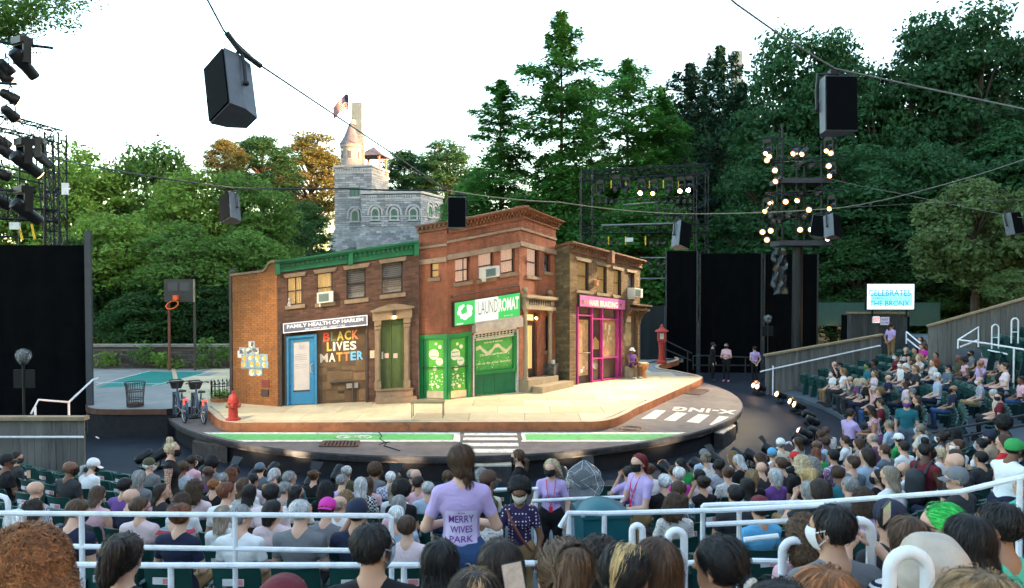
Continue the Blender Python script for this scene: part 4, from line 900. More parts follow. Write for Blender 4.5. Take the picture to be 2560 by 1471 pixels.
def tree(name, label, px, top, w, Y, key, tint, base=None, group='trees around the theatre', zb=-1., deep=None):
 """tree whose crown spans w photo pixels and reaches the pixel row top at distance Y; base is the row where the crown starts"""
 t = P(px, top, Y); s = Y/FPX; r = w*s/2; cz0 = P(px, base, Y).z if base else zb
 root = thing(name, label, 'tree', (t.x, t.y, zb), random.uniform(0, 6.28), group)
 h = t.z-cz0; place('crown', crown_data(key, tint), root, (0, 0, cz0-zb), sc=(r, deep or r, h/2.0))
 tr = place('trunk', CR[key][1], root, (0, 0, cz0-zb), sc=(r if key[0] != 'c' else r*1.2, deep or r, h/2.0))
 if base:
  b = MB(); rr = max(.12, r*.06); b.tube([(0, 0, -.4), (0, 0, max(.2, cz0-zb))], [rr*1.35, rr], 8); b.build('lower_trunk', M_bark, root, True)
 return root
T = [  # name, label, px, top, width, Y, crown, leaf
 ('broadleaf_tree', 'light green leafy tree just past the truss tower, tallest of its clump', 205, 345, 300, 47, 'b0', 'light'),
 ('broadleaf_tree', 'feathery green tree rising highest in the grove behind the court', 375, 333, 270, 49, 'b1', 'mid'),
 ('broadleaf_tree', 'rounded bright tree in front of the feathery one behind the court', 470, 412, 300, 44, 'b2', 'light'),
 ('broadleaf_tree', 'tall mid green tree left of the castle, below the gold treetop', 620, 395, 270, 46, 'b3', 'mid'),
 ('broadleaf_tree', 'low bright tree hanging over the court wall beside the black masking', 290, 520, 330, 39, 'b1', 'light'),
 ('broadleaf_tree', 'large leafy tree behind the basketball backboard', 480, 545, 340, 38, 'b0', 'mid'),
 ('broadleaf_tree', 'dark green tree between the backboard and the orange gable', 630, 570, 260, 40, 'b2', 'mid'),
 ('broadleaf_tree', 'deep green tree directly behind the green cornice', 700, 505, 230, 52, 'b1', 'deep'),
 ('broadleaf_tree', 'leafy tree behind the lamps of the truss tower', 60, 375, 280, 46, 'b3', 'mid'),
 ('broadleaf_tree', 'shrubby tree filling the low gap behind the black masking post', 165, 590, 240, 37, 'b2', 'deep'),
 ('broadleaf_tree', 'low dark bushy tree behind the court wall near the gable', 560, 690, 240, 36, 'b3', 'deep'),
 ('broadleaf_tree', 'low dark bushy tree behind the middle of the court wall', 380, 700, 260, 35.5, 'b0', 'deep'),
 ('broadleaf_tree', 'dusky tree standing behind the castle rock', 765, 500, 130, 80, 'o0', 'deep'),
 ('broadleaf_tree', 'sunlit golden treetop standing up from the grove', 562, 342, 110, 90, 'b1', 'gold'),
 ('broadleaf_tree', 'dark domed tree on the ridge behind the golden treetop', 655, 336, 190, 100, 'o1', 'oak'),
 ('broadleaf_tree', 'gold lit broad tree beside the castle turret', 775, 322, 200, 118, 'o0', 'gold'),
 ('broadleaf_tree', 'dark tree on the ridge behind the castle hall', 1010, 372, 170, 125, 'o1', 'oak'),
 ('broadleaf_tree', 'sun tipped tree on the ridge past the castle hall', 1115, 345, 170, 122, 'o0', 'oak'),
 ('broadleaf_tree', 'mid green tree beside the castle hall', 1150, 470, 120, 92, 'b2', 'mid'),
 ('cypress_tree', 'open crowned cypress with pale sky showing through, beside the castle', 1252, 205, 300, 58, 'c0', 'cyp'),
 ('cypress_tree', 'tallest pointed cypress above the red laundromat house', 1403, 38, 340, 56, 'c1', 'cyp'),
 ('cypress_tree', 'pointed cypress behind the truss rig', 1568, 155, 330, 62, 'c2', 'cyp'),
 ('cypress_tree', 'cypress filling the gap beside the tallest cypress', 1478, 270, 260, 66, 'c0', 'mid'),
 ('cypress_tree', 'bushy cypress against the dark pines', 1655, 225, 260, 63, 'c1', 'cyp'),
 ('cypress_tree', 'low spreading cypress behind the laundromat cornice', 1330, 470, 300, 54, 'b2', 'cyp'),
 ('cypress_tree', 'low spreading cypress behind the truss lamps', 1600, 455, 340, 54, 'b0', 'cyp'),
 ('cypress_tree', 'small cypress between the castle hall and the hanging loudspeaker', 1190, 430, 170, 60, 'c2', 'mid'),
 ('broadleaf_tree', 'green tree closing the gap behind the tallest cypress', 1480, 390, 260, 78, 'b3', 'mid'),
 ('broadleaf_tree', 'green tree closing the gap behind the pointed cypress', 1630, 370, 260, 80, 'b1', 'mid'),
 ('broadleaf_tree', 'shaded tree closing the gap between pines and oaks', 1860, 260, 240, 76, 'o0', 'oak'),
 ('broadleaf_tree', 'shaded tree low behind the dark pines', 1760, 300, 260, 82, 'o1', 'oak'),
 ('broadleaf_tree', 'tall shaded tree behind the ragged pine', 1715, 255, 300, 86, 'o0', 'oak'),
 ('pine_tree', 'dark pine with ragged top beside the far skyscraper', 1725, 168, 300, 70, 'p0', 'pine'),
 ('pine_tree', 'tall dark pine in front of the far skyscraper', 1800, 125, 300, 72, 'p0', 'pine'),
 ('pine_tree', 'shorter dark pine below the far skyscraper', 1855, 215, 300, 66, 'p0', 'pine'),
 ('broadleaf_tree', 'dense oak rising behind the lamp tower', 1965, 52, 300, 60, 'o0', 'oak'),
 ('broadleaf_tree', 'dense oak behind the large hanging loudspeaker', 2090, 66, 290, 58, 'o1', 'oak'),
 ('broadleaf_tree', 'dense oak in the dip of the tree line past the loudspeaker', 2190, 150, 240, 56, 'b0', 'oak'),
 ('broadleaf_tree', 'big dark oak with lobed top past the dip in the tree line', 2310, 28, 330, 56, 'o1', 'oak'),
 ('broadleaf_tree', 'tallest oak reaching the top of the picture', 2445, -20, 330, 54, 'o0', 'oak'),
 ('broadleaf_tree', 'oak at the picture edge with sky in its crown', 2575, 10, 280, 55, 'b3', 'oak'),
 ('broadleaf_tree', 'lower oak mass behind the lamp tower poles', 1935, 330, 330, 52, 'o1', 'oak'),
 ('broadleaf_tree', 'lower oak mass between the lamp tower and the screen', 2160, 350, 340, 50, 'o0', 'oak'),
 ('broadleaf_tree', 'lower oak mass above the lit screen', 2330, 340, 330, 49, 'b1', 'oak'),
 ('broadleaf_tree', 'lower oak mass behind the pale chestnut', 2520, 300, 340, 50, 'o1', 'oak'),
 ('broadleaf_tree', 'dark bushy tree behind the green screen wall', 2140, 580, 260, 47, 'b2', 'deep'),
 ('broadleaf_tree', 'dark bushy tree in the shade under the chestnut', 2330, 600, 280, 46, 'b0', 'deep'),
 ('chestnut_tree', 'pale flowering chestnut tree above the wooden seating wall', 2440, 452, 290, 41, 'h0', 'chest'),
 ('chestnut_tree', 'pale chestnut bough at the picture edge beside the small speaker', 2585, 470, 180, 40, 'h0', 'chest'),
 ('chestnut_tree', 'small pale chestnut bush over the wooden seating wall', 2540, 672, 160, 38, 'h0', 'chest'),
]
BASE = {'sunlit golden': 470, 'dark domed': 520, 'gold lit': 600, 'dark tree': 560, 'sun tipped': 560, 'pale flowering': 740, 'pale chestnut bough': 730, 'small pale': 790, 'open crowned': 580, 'tallest pointed': 640, 'pointed cypress': 640, 'cypress filling': 640, 'bushy cypress': 640}
for a in T:
 bs = next((v for k, v in BASE.items() if a[1].startswith(k)), None)
 tree(*a, base=bs, zb=-1. if a[5] < 75 else 4.)
# unseen trees added on the sunset side to keep the low sun off the theatre
for i in range(30):
 t = -56+(i//2)*8.5+(i % 2)*4; x, y = 41+10*(i % 2)+.37*t+random.uniform(-2, 2), 8+.93*t+random.uniform(-2, 2)
 if 1280+FPX*x/max(y, .1) < 2900 and y > 2: continue
 root = thing('broadleaf_tree', '%s park tree of the double row outside the theatre on the sunset side' % ORD[i], 'tree', (x, y, -1), random.uniform(0, 6), 'trees outside the theatre')
 place('crown', crown_data('b%d' % (i % 4), 'oak'), root, (0, 0, 1.), sc=(7.5, 7.5, 15)); place('trunk', CR['b%d' % (i % 4)][1], root, (0, 0, 1.), sc=(7.5, 7.5, 15))
for i, (x, y, h) in enumerate(((26, 92, 19), (36, 88, 21), (46, 84, 22), (20, 106, 20), (32, 100, 21), (44, 96, 23), (56, 90, 24))):  # more unseen trees, added behind the tree line to block the sun
 root = thing('broadleaf_tree', '%s tall park tree hidden behind the pines and oaks' % ['first', 'second', 'third', 'fourth', 'fifth', 'sixth', 'seventh'][i], 'tree', (x, y, -1), random.uniform(0, 6), 'trees outside the theatre')
 place('crown', crown_data('o%d' % (i % 2), 'oak'), root, (0, 0, 0), sc=(6.5, 6.5, h/2)); place('trunk', CR['o%d' % (i % 2)][1], root, (0, 0, 0.), sc=(6, 6, h/2))
# near bough hanging into the top corner
root = thing('overhanging_bough', 'thin green bough hanging into the sky above the lamps', 'tree', P(-120, 20, 19), 0, 'trees around the theatre')
rs = np.random.RandomState(5); pts = []; b = MB()
for (x, y) in ((60, 30), (120, 15), (185, 25), (90, 70), (30, 80), (150, 60), (60, 120), (20, 20), (100, -20), (200, 5), (20, 50), (45, 100)):
 e = P(x, y, 19+rs.uniform(-1, 1))-root.location; m = e*.5+Vector((0, 0, .15)); b.tube([(0, 0, .2), m, e], [.03, .018, .005], 5)
 for q in range(5): pts.append(np.array(e*(1-.09*q))+rs.normal(0, .1, 3))
C = np.concatenate([p+rs.normal(0, 1, (95, 3))*np.array([.17, .25, .10]) for p in pts]); me = leaves_mesh('crown', C, np.tile([0, 0, 1.], (len(C), 1)), .05, rs); me.materials.append(ML['mid'])
place('crown', me, root); b.build('branch', M_bark, root)
# ------------------------------------------------------------------ castle on its rock
class PF(Fac):
 """plain wall standing between two points, from z0 up"""
 def __init__(s, A, B, z0, h, o):
  s.A = Vector((A.x, A.y, 0)); s.B = Vector((B.x, B.y, 0)); s.L = (s.B-s.A).length; s.d = (s.B-s.A)/s.L; s.n = Vector((s.d.y, -s.d.x, 0)); s.h0 = s.h1 = h; s.o = o; s.z0 = z0
 def F(s, u, v, w=0.): p = s.A+s.d*u+s.n*w-s.o; return Vector((p.x, p.y, s.z0+v-s.o.z))
 def uv(s, p): u, z = s.hit(*p); return u, z-s.z0
 def M(s, u, v, w=0.): p = s.F(u, v, w); return Matrix(((s.d.x, 0, s.n.x, p.x), (s.d.y, 0, s.n.y, p.y), (0, 1, 0, p.z), (0, 0, 0, 1)))
M_cst = mat('castle_stone', (.27, .29, .32), .85, .2, .8, .3, 6, isl=.38, dirt=(.09, .095, .1), dscale=.5)
M_cmo = mat('castle_joint', (.09, .095, .1), .9, .2, 1); M_ctr = mat('castle_trim', (.34, .35, .36), .8, .1, 2)
M_cgl = mat('castle_pane', (.02, .10, .085), .2, .2, 1); M_slate = mat('castle_slate', (.10, .10, .12), .6, .25, 3)
pt = lambda x, Y: P(s6(x, 0)[0], 600, Y)
zz = lambda y, Y: P(880, s6(0, y)[1], Y).z
tA, tB, tC = pt(190, 101), pt(492, 100), pt(632, 106); hA, hB, hC = pt(412, 98.5), pt(897, 97.5), pt(1080, 104)
CO = Vector((tA.x, tA.y, zz(1240, 100))); CAS = thing('castle', 'grey stone castle with square tower and arched hall on the rock', 'castle', CO)
zb, zt, zh = CO.z, zz(716, 100), zz(940, 98)
hlp = [PF(tA, tB, zb, zt-zb, CO), PF(tB, tC, zb, zt-zb, CO), PF(hA, hB, zb, zh-zb, CO), PF(hB, hC, zb, zh-zb, CO)]
tD = tA+tC-tB; hD = hA+hC-hB; loc = lambda p: (p.x-CO.x, p.y-CO.y)
MB().prism([loc(p) for p in (tA, tB, tC, tD)], -1, zt-zb-.05).build('tower_core', M_cmo, CAS); MB().prism([loc(p) for p in (hA, hB, hC, hD)], -1, zh-zb-.05).build('hall_core', M_cmo, CAS)
def arch_win(ff, x0, x1, y0, y1):
 u0, u1, v0, v1 = ff.rect(s6(x0, y1), s6(x1, y0)); m = (u0+u1)/2; r = (u1-u0)/2; k = 8
 ar = lambda R_, dv=0.: [(m+R_*math.cos(math.pi*i/k), v1-r+dv+R_*1.05*math.sin(math.pi*i/k)) for i in range(k+1)]
 wd = FB(ff).poly([(u0, v0), (u1, v0)]+ar(r), .03, .06).build('window', M_cgl, CAS)
 b = FB(ff); out, inn = ar(r+.22), ar(r+.0)
 for i in range(k): b.poly([inn[i], out[i], out[i+1], inn[i+1]], .0, .16)
 b.b(u0-.2, u0, v0, v1-r, 0, .14); b.b(u1, u1+.2, v0, v1-r, 0, .14); b.b(u0-.3, u1+.3, v0-.2, v0, 0, .2); b.build('surround', M_ctr, wd)
 b = FB(ff); out, inn = ar(r+.62), ar(r+.42)
 for i in range(k): b.poly([inn[i], out[i], out[i+1], inn[i+1]], .0, .22)
 b.b(u0-.62, u0-.42, v1-r-.35, v1-r, 0, .22); b.b(u1+.42, u1+.62, v1-r-.35, v1-r, 0, .22); b.build('hood_mould', M_ctr, wd)
 FB(ff).b(m-.03, m+.03, v0, v1, .061, .1).build('mullion', M_cmo, wd)
 return (u0-.3, u1+.3, v0-.2, v1+.1)
tw, tr_, hw, hr_ = hlp
ops = {0: [arch_win(tw, 332, 384, 1085, 1168)], 1: [], 2: [arch_win(hw, a, c, 1070, 1155) for a, c in ((500, 551), (655, 707), (813, 866))], 3: [arch_win(hr_, a, c, 1050, 1130) for a, c in ((955, 985), (1000, 1030))]}
q = tw.rect(s6(318, 967), s6(386, 890))
for i in range(2):
 a = q[0]+(q[1]-q[0])*(.52*i); wd = FB(tw).b(a, a+(q[1]-q[0])*.44, q[2], q[3], .02, .05).build('window', M_cgl, CAS); FB(tw).b(a-.08, a+(q[1]-q[0])*.44+.08, q[3], q[3]+.25, 0, .15).build('lintel', M_ctr, wd)
FB(tw).b(q[0]-.3, q[1]+.3, q[2]-.3, q[2], 0, .2).build('window_sill', M_ctr, CAS); ops[0].append((q[0]-.1, q[1]+.1, q[2], q[3]+.25))
for i, (ff, sd) in enumerate(zip(hlp, (3, 4, 5, 6))): struct(bricks(ff, ops[i], -1.2, ff.h0-.02, bl=1.05, bh=.3, j=.05, proud=.06, seed=sd).build('stonework', M_cst, CAS), 'stuff')
for ff, vs_ in ((tw, (zz(1000, 100)-zb-.9, ff.h0)), (tr_, (tr_.h0,)), (hw, (zz(1135, 98)-zb, zz(990, 98)-zb)), (hr_, (zz(1135, 98)-zb, zz(990, 98)-zb))):
 for v in (tw.h0-.85, ) if ff in (tw, tr_) else vs_: FB(ff).b(-.05, ff.L+.05, v, v+.16, .0, .13).build('string_course', M_ctr, CAS)
for ff in hlp:
 FB(ff).b(-.12, ff.L+.12, ff.h0-.02, ff.h0+.28, -.5, .18).build('parapet_coping', M_ctr, CAS)
 for k in range(3 if ff.L > 5 else 1):
  for j in range(5):
   u = ff.L*((k+.5)/(3 if ff.L > 5 else 1))-.7+j*.32; FB(ff).b(u, u+.14, ff.h0-.62, ff.h0-.25, .05, .12).build('parapet_baluster', M_ctr, CAS)
b = MB()                                   # battered base
for ff in hlp: b.hexa([ff.F(-.9, -6, .9), ff.F(ff.L+.9, -6, .9), ff.F(ff.L, -6, -.5), ff.F(0, -6, -.5), ff.F(-.1, .1, .1), ff.F(ff.L+.1, .1, .1), ff.F(ff.L, .1, -.5), ff.F(0, .1, -.5)])
b.build('battered_base', mat('castle_rubble', (.2, .215, .235), .9, .45, 2.2, .8, 5, stretch=(1, 1, 3)), CAS)
for ff, sd in ((tw, 13), (hw, 14)):
 g_ = PF(ff.A+ff.n*.55+ff.d*-.5, ff.B+ff.n*.55+ff.d*.5, zb-4.2, 4., CO); struct(bricks(g_, [], 0, 4., bl=.9, bh=.3, j=.04, proud=.16, seed=sd).build('rubble_courses', M_cst, CAS), 'stuff')
tc = pt(328, 102); tl = Vector((tc.x-CO.x, tc.y-CO.y, 0)); Rt = 1.38; z0, z1, z2, z3 = zt-zb, zz(527, 101)-zb, zz(352, 101)-zb, zz(325, 101)-zb
MB().lathe([(Rt+.22, z0-.3), (Rt+.22, z0+.25), (Rt, z0+.3), (Rt, z1-.5), (Rt+.14, z1-.45), (Rt+.14, z1)], 24, Matrix.Translation(tl)).build('turret', mat('turret_stone', (.25, .235, .225), .85, .25, 1.5, .4, 5, stretch=(1, 1, 2.5)), CAS, True)
MB().lathe([(Rt+.24, z1), (Rt*.72, z1+(z2-z1)*.36), (.33, z2-.15), (.3, z2)], 20, Matrix.Translation(tl)).build('turret_roof', M_slate, CAS, True)
MB().lathe([(.42, z2-.1), (.42, z2+.1), (.3, z2+.15), (.36, z3-.15), (.4, z3), (.05, z3+.2)], 10, Matrix.Translation(tl+Vector((.25, 0, 0)))).build('turret_finial', M_ctr, CAS)
for a in (-.9, .1, 1.0): 
 c = tl+Vector((math.sin(a)*Rt, -math.cos(a)*Rt, (z0+z1)/2+.1)); wd = MB().box((0, 0, 0), (.3, .12, 1.05), Matrix.Translation(c) @ Matrix.Rotation(a, 4, 'Z')).build('window', M_cmo, CAS)
 MB().box((0, 0, .6), (.6, .14, .18), Matrix.Translation(c) @ Matrix.Rotation(a, 4, 'Z')).box((0, 0, -.6), (.6, .16, .12), Matrix.Translation(c) @ Matrix.Rotation(a, 4, 'Z')).build('surround', M_ctr, wd)
ch = tl+Vector((1.35, .5, 0)); MB().box((ch.x, ch.y, (z0+z1)/2+.6), (.7, .7, z1-z0+1.2)).box((ch.x, ch.y, z1+1.25), (.85, .85, .2)).build('chimney', MATS['turret_stone'], CAS)
pc = pt(512, 104); pl_ = Vector((pc.x-CO.x, pc.y-CO.y, 0)); pz0, pz1, pz2 = zz(725, 104)-zb, zz(640, 104)-zb, zz(556, 104)-zb; M_pv = mat('pavilion_wood', (.4, .2, .1), .7)
MB().lathe([(2.6, pz1), (2.55, pz1+.08), (1.2, pz1+(pz2-pz1)*.5), (.06, pz2)], 4, Matrix.Translation(pl_) @ Matrix.Rotation(.6, 4, 'Z')).build('pavilion_roof', M_slate, CAS)
for k in range(4):
 a = .6+k*math.pi/2; p = pl_+Vector((math.cos(a)*1.9, math.sin(a)*1.9, 0)); b = MB(); b.tube([(p.x, p.y, pz0-.6), (p.x, p.y, pz1+.05)], .13, 8); b.bar((p.x, p.y, pz1-.7), (p.x-math.cos(a)*.6, p.y-math.sin(a)*.6, pz1), .1); b.build('pavilion_post', M_pv, CAS)
# flag on its staff
fp = pt(306, 101.5); fl = thing('flag', 'striped national flag flying above the castle turret', 'flag', Vector((fp.x, fp.y, zz(330, 101))))
ztop = zz(118, 101)-fl.location.z; MB().tube([(0, 0, -.5), (.05, 0, ztop)], [.06, .025], 6).build('staff', mat('staff_white', (.6, .6, .6), .4), fl)
M_fr, M_fw, M_fb = mat('flag_red', (.22, .012, .02), .8), mat('flag_white', (.3, .29, .3), .8), mat('flag_blue', (.015, .02, .07), .8)
def flag_pt(s, t): return Vector(((.02-4.6*s*.58)*.8, .25*math.sin(s*7+t), ztop-.1+.8*(-2.6*t*(1-.25*s)-1.9*s*s+.35*math.sin(s*6.5)+.12*math.sin(s*12))))
for i in range(13):
 b = MB(); s0 = .42 if i < 7 else 0
 n = 10
 for j in range(n):
  a, c = s0+(1-s0)*j/n, s0+(1-s0)*(j+1)/n; b.add([flag_pt(a, i/13), flag_pt(c, i/13), flag_pt(c, (i+1)/13), flag_pt(a, (i+1)/13)], [(0, 1, 2, 3)])
 b.build('stripe', M_fr if i % 2 == 0 else M_fw, fl)
b = MB()
for j in range(6): a, c = .42*j/6, .42*(j+1)/6; b.add([flag_pt(a, 0), flag_pt(c, 0), flag_pt(c, 7/13), flag_pt(a, 7/13)], [(0, 1, 2, 3)])
b.build('canton', M_fb, fl)
# rock the castle stands on
b = MB(); n = 40; hc = Vector((tB.x+2, 106, 0)); vs_ = []; fs = []
for i in range(n):
 for j in range(n):
  x, y = -60+120*i/(n-1), -45+100*j/(n-1); d = math.hypot(x/26, y/24); z = 9.5*max(0, 1-d*d*.55)+.7*math.sin(x*.7+y*.4)*math.exp(-d)+(-1.8 if d > 1.3 else 0)
  vs_.append((hc.x+x, hc.y+y, min(z, CO.z-.6+.2*math.sin(x))-1.2))
for i in range(n-1):
 for j in range(n-1): fs.append((i*n+j, (i+1)*n+j, (i+1)*n+j+1, i*n+j+1))
b.add(vs_, fs); struct(b.build('castle_hill', mat('hill_rock', (.09, .09, .07), .9, .4, .5, .8, 3), smooth=True))
# far skyscrapers
def skyscraper(label, px0, px1, top, Y, cols, rows, m, mw):
 a, c = P(px0, top, Y), P(px1, top, Y); wd_ = c.x-a.x; o = thing('skyscraper', label, 'skyscraper', ((a.x+c.x)/2, Y, 0), group='skyscrapers beyond the park')
 MB().box((0, 0, a.z/2), (wd_, wd_, a.z)).build('tower', m, o); b = MB(); fh = wd_/cols*1.02
 for r in range(rows):
  for k in range(cols):
   if r % 12 in (10, 11): continue
   b.box((-wd_/2+(k+.5)*wd_/cols, -wd_/2-.1, a.z-(r+.7)*fh), (wd_/cols*.62, .3, fh*.62)); b.box((wd_/2+.1, -wd_/2+(k+.5)*wd_/cols, a.z-(r+.7)*fh), (.3, wd_/cols*.62, fh*.62))
 struct(b.build('window_grid', mw, o), 'stuff')
skyscraper('slim gridded skyscraper rising behind the castle turret', 881, 905.5, 259, 1800, 6, 60, mat('tower_white', (.11, .15, .18), .5), mat('tower_glass', (.06, .09, .11), .3, spec=1.))
skyscraper('pale slab skyscraper beyond the dark pines', 1830, 1853, 131, 2000, 5, 40, mat('tower_pale', (.07, .12, .18), .5), mat('tower_pale_glass', (.05, .09, .13), .3, spec=1.))
# ================================================================== rigs, lamps, loudspeakers, cables
M_truss = mat('truss_black', (.010, .013, .016), .45, .2, 6, spec=.25); M_rub = mat('lamp_black', (.008, .009, .010), .4, .2, 8, spec=.3)
M_lens = mat('lens_dark', (.05, .055, .06), .1, spec=.8); M_yel = mat('safety_yellow', (.6, .42, .02), .6)
def glow(name, c, e): return mat(name, c, .4, emit=c, estr=e)
G_w, G_a, G_o = glow('lamp_white_glow', (1, .78, .55), 9), glow('lamp_amber_glow', (1, .4, .1), 1.6), glow('lamp_warm_glow', (1, .6, .3), 5)
G_r = glow('lamp_rim_glow', (1, .42, .16), .1)
def truss(root, a, b, w=.3, seg=None, name='truss_section'):
 a, b = Vector(a), Vector(b); d = (b-a); L = d.length; d.normalize(); up = Vector((0, 0, 1)) if abs(d.z) < .9 else Vector((0, 1, 0))
 x = d.cross(up).normalized()*w/2; y = x.cross(d).normalized()*w/2; n = seg or max(2, int(L/(w*1.3))); m = MB(); cs = [x+y, x-y, -x-y, -x+y]
 for c in cs: m.tube([a+c, b+c], .026, 5)
 for i in range(n):
  p, q = a+d*L*i/n, a+d*L*(i+1)/n
  for j in range(4):
   c, e = cs[j], cs[(j+1) % 4]; m.tube([p+c, q+e] if i % 2 else [p+e, q+c], .014, 4); m.tube([p+c, p+e], .014, 4)
 return m.build(name, M_truss, root)
def aim(loc, target, roll=0):              # local +Y looks at the target
 d = (Vector(target)-Vector(loc)).normalized(); return Matrix.Translation(loc) @ d.to_track_quat('Y', 'Z').to_matrix().to_4x4()
FX = {}
def fx_parts():
 b = MB(); Ry = Matrix.Rotation(-math.pi/2, 4, 'X')
 b.lathe([(.05, -.2), (.085, -.17), (.1, -.1), (.1, .0), (.115, .02), (.115, .14), (.105, .145)], 14, Ry); FX['housing'] = b.mesh('housing', M_rub, True)
 b = MB(); b.lathe([(.098, .146), (.098, .156), (.03, .165)], 14, Ry)
 b.mi = 1; b.lathe([(.052, .166), (.05, .172), (.02, .178)], 12, Ry)
 for k, m in dict(off=M_lens, w=G_w, a=G_a, o=G_o).items(): FX['lens_'+k] = b.mesh('lens', [M_lens if k == 'off' else G_r, m])
 b = MB(); b.tube([(-.13, 0, 0), (-.135, 0, .12), (-.1, 0, .2), (.1, 0, .2), (.135, 0, .12), (.13, 0, 0)], .013, 5); b.tube([(0, 0, .2), (0, 0, .3)], .02, 6); FX['yoke'] = b.mesh('yoke', M_rub)
 b = MB(); b.tube([(-.13, 0, 0), (-.135, 0, -.12), (-.1, 0, -.2), (.1, 0, -.2), (.135, 0, -.12), (.13, 0, 0)], .013, 5); b.box((0, 0, -.215), (.22, .22, .03)); FX['stand'] = b.mesh('floor_stand', M_rub)
 b = MB()
 for s in (1,): b.hexa([(-.1, .15, s*.1), (.1, .15, s*.1), (.1, .155, s*.105), (-.1, .155, s*.105), (-.13, .29, s*.17), (.13, .29, s*.17), (.13, .295, s*.175), (-.13, .295, s*.175)])
 FX['barn'] = b.mesh('barn_door', M_rub)
 b = MB()                               # moving light: base, arms and long head
 b.box((0, 0, .36), (.3, .22, .12)); b.box((0, 0, .43), (.2, .06, .06)); FX['mbase'] = b.mesh('base', M_rub)
 b = MB(); b.box((-.15, 0, .15), (.05, .13, .36)); b.box((.15, 0, .15), (.05, .13, .36)); b.box((0, 0, .3), (.34, .14, .05)); FX['marms'] = b.mesh('yoke', M_rub)
 b = MB(); b.lathe([(.06, -.24), (.11, -.2), (.115, .02), (.1, .1), (.095, .3), (.08, .31)], 14, Ry); FX['mhead'] = b.mesh('head', M_rub, True)
 b = MB(); b.lathe([(.08, .305), (.08, .318), (.02, .322)], 14, Ry)
 for k, m in dict(off=M_lens, w=G_w, a=G_a, o=G_o).items(): FX['mlens_'+k] = b.mesh('lens', m)
fx_parts()
def par(loc, target, lit, label, group, sc=1., floor=False, barn=False, spot=None):
 M = aim(loc, target); o = thing('stage_lamp', label, 'stage lamp', loc, group=group); A = M.to_3x3().to_4x4()
 q = place('housing', FX['housing'], o, M=A @ Matrix.Scale(sc, 4)); place('lens', FX['lens_'+lit], o, M=A @ Matrix.Scale(sc, 4))
 yaw = Matrix.Rotation(M.to_euler().z, 4, 'Z'); place('floor_stand' if floor else 'yoke', FX['stand' if floor else 'yoke'], o, M=yaw @ Matrix.Scale(sc, 4))
 if barn: place('barn_door', FX['barn'], o, M=A @ Matrix.Scale(sc, 4))
 if spot: spot_light(o, A, sc*.2, *spot)
 return o
def mover(loc, target, lit, label, group, sc=1.):
 M = aim(loc, target); o = thing('moving_light', label, 'stage lamp', loc, group=group); A = M.to_3x3().to_4x4(); yaw = Matrix.Rotation(M.to_euler().z, 4, 'Z'); S = Matrix.Scale(sc, 4)
 place('base', FX['mbase'], o, M=yaw @ S); place('yoke', FX['marms'], o, M=yaw @ S); place('head', FX['mhead'], o, M=A @ S); place('lens', FX['mlens_'+lit], o, M=A @ S); return o
def spot_light(o, A, off, energy, size, col, blend=.8):
 l = bpy.data.lights.new('lamp_beam', 'SPOT'); l.energy = energy; l.spot_size = size; l.spot_blend = blend; l.color = col; l.shadow_soft_size = .12
 lo = bpy.data.objects.new('lamp_beam', l); link(lo, o); lo.matrix_basis = A @ Matrix.Translation((0, off+.05, 0)) @ Matrix.Rotation(math.pi/2, 4, 'X')
WARM = (1, .8, .54)
# ---- lamp tower on the right
TY = 33.; tp = lambda x, y, dY=0.: P(1880+x/5.2, 360+y/5.2, TY+dY)
base = G(1990, 900, ZA); base = P(1992, 880, TY); TW = thing('lamp_tower', 'black lighting tower with glowing stage lamps on a thick post', 'lighting tower', (base.x, TY, ZA)); tl_ = Vector((base.x, TY, ZA))
R_ = lambda x, y, dY=0.: tp(x, y, dY)-tl_
MB().tube([(0, 0, 0), (0, 0, R_(590, 1340).z)], .23, 14).build('post', M_truss, TW)
for y0, y1 in ((1265, 1330), (465, 530)): c = R_(630, (y0+y1)/2); MB().box((c.x, 0, c.z), (2.25, 1.3, .22)).build('platform', mat('platform_black', (.03, .036, .045), .6), TW)
for x in (395, 580, 680, 905, 330):
 for dY in (-.5, .5) if x in (395, 905) else (-.5,):
  a, c = R_(x, -250 if x == 395 else 0, dY), R_(x, 1270, dY); MB().tube([a, c], .05 if x in (395, 905) else .04, 6).build('upright', M_truss, TW)
for (x0, y0), (x1, y1) in (((180, 215), (1220, 160)), ((180, 240), (1000, 235)), ((170, 640), (1210, 600)), ((180, 660), (960, 655)), ((160, 940), (960, 925)), ((150, 1000), (900, 965)), ((60, -70), (400, -70))): MB().tube([R_(x0, y0, -.55), R_(x1, y1, -.55)], .032, 6).build('lamp_bar', M_truss, TW)
lit = [(565, 105, 'w'), (680, 105, 'w'), (225, 155, 'w'), (195, 205, 'o'), (300, 335, 'w'), (333, 468, 'w'), (1025, 112, 'o'), (1000, 278, 'w'), (245, 755, 'w'), (438, 745, 'w'), (607, 710, 'w'), (743, 848, 'w'), (138, 1140, 'o'), (245, 1122, 'w'), (198, 1240, 'o'), (625, 1110, 'w'), (767, 1107, 'w')]
amb = [(208, 90, 'a'), (1003, 60, 'a'), (1045, 388, 'a'), (200, 850, 'a'), (1043, 818, 'a'), (1020, 1215, 'a')]
where = lambda x, y: ('on the ' + ('top' if y < 230 else 'upper' if y < 500 else 'middle' if y < 900 else 'bottom') + ' bar')
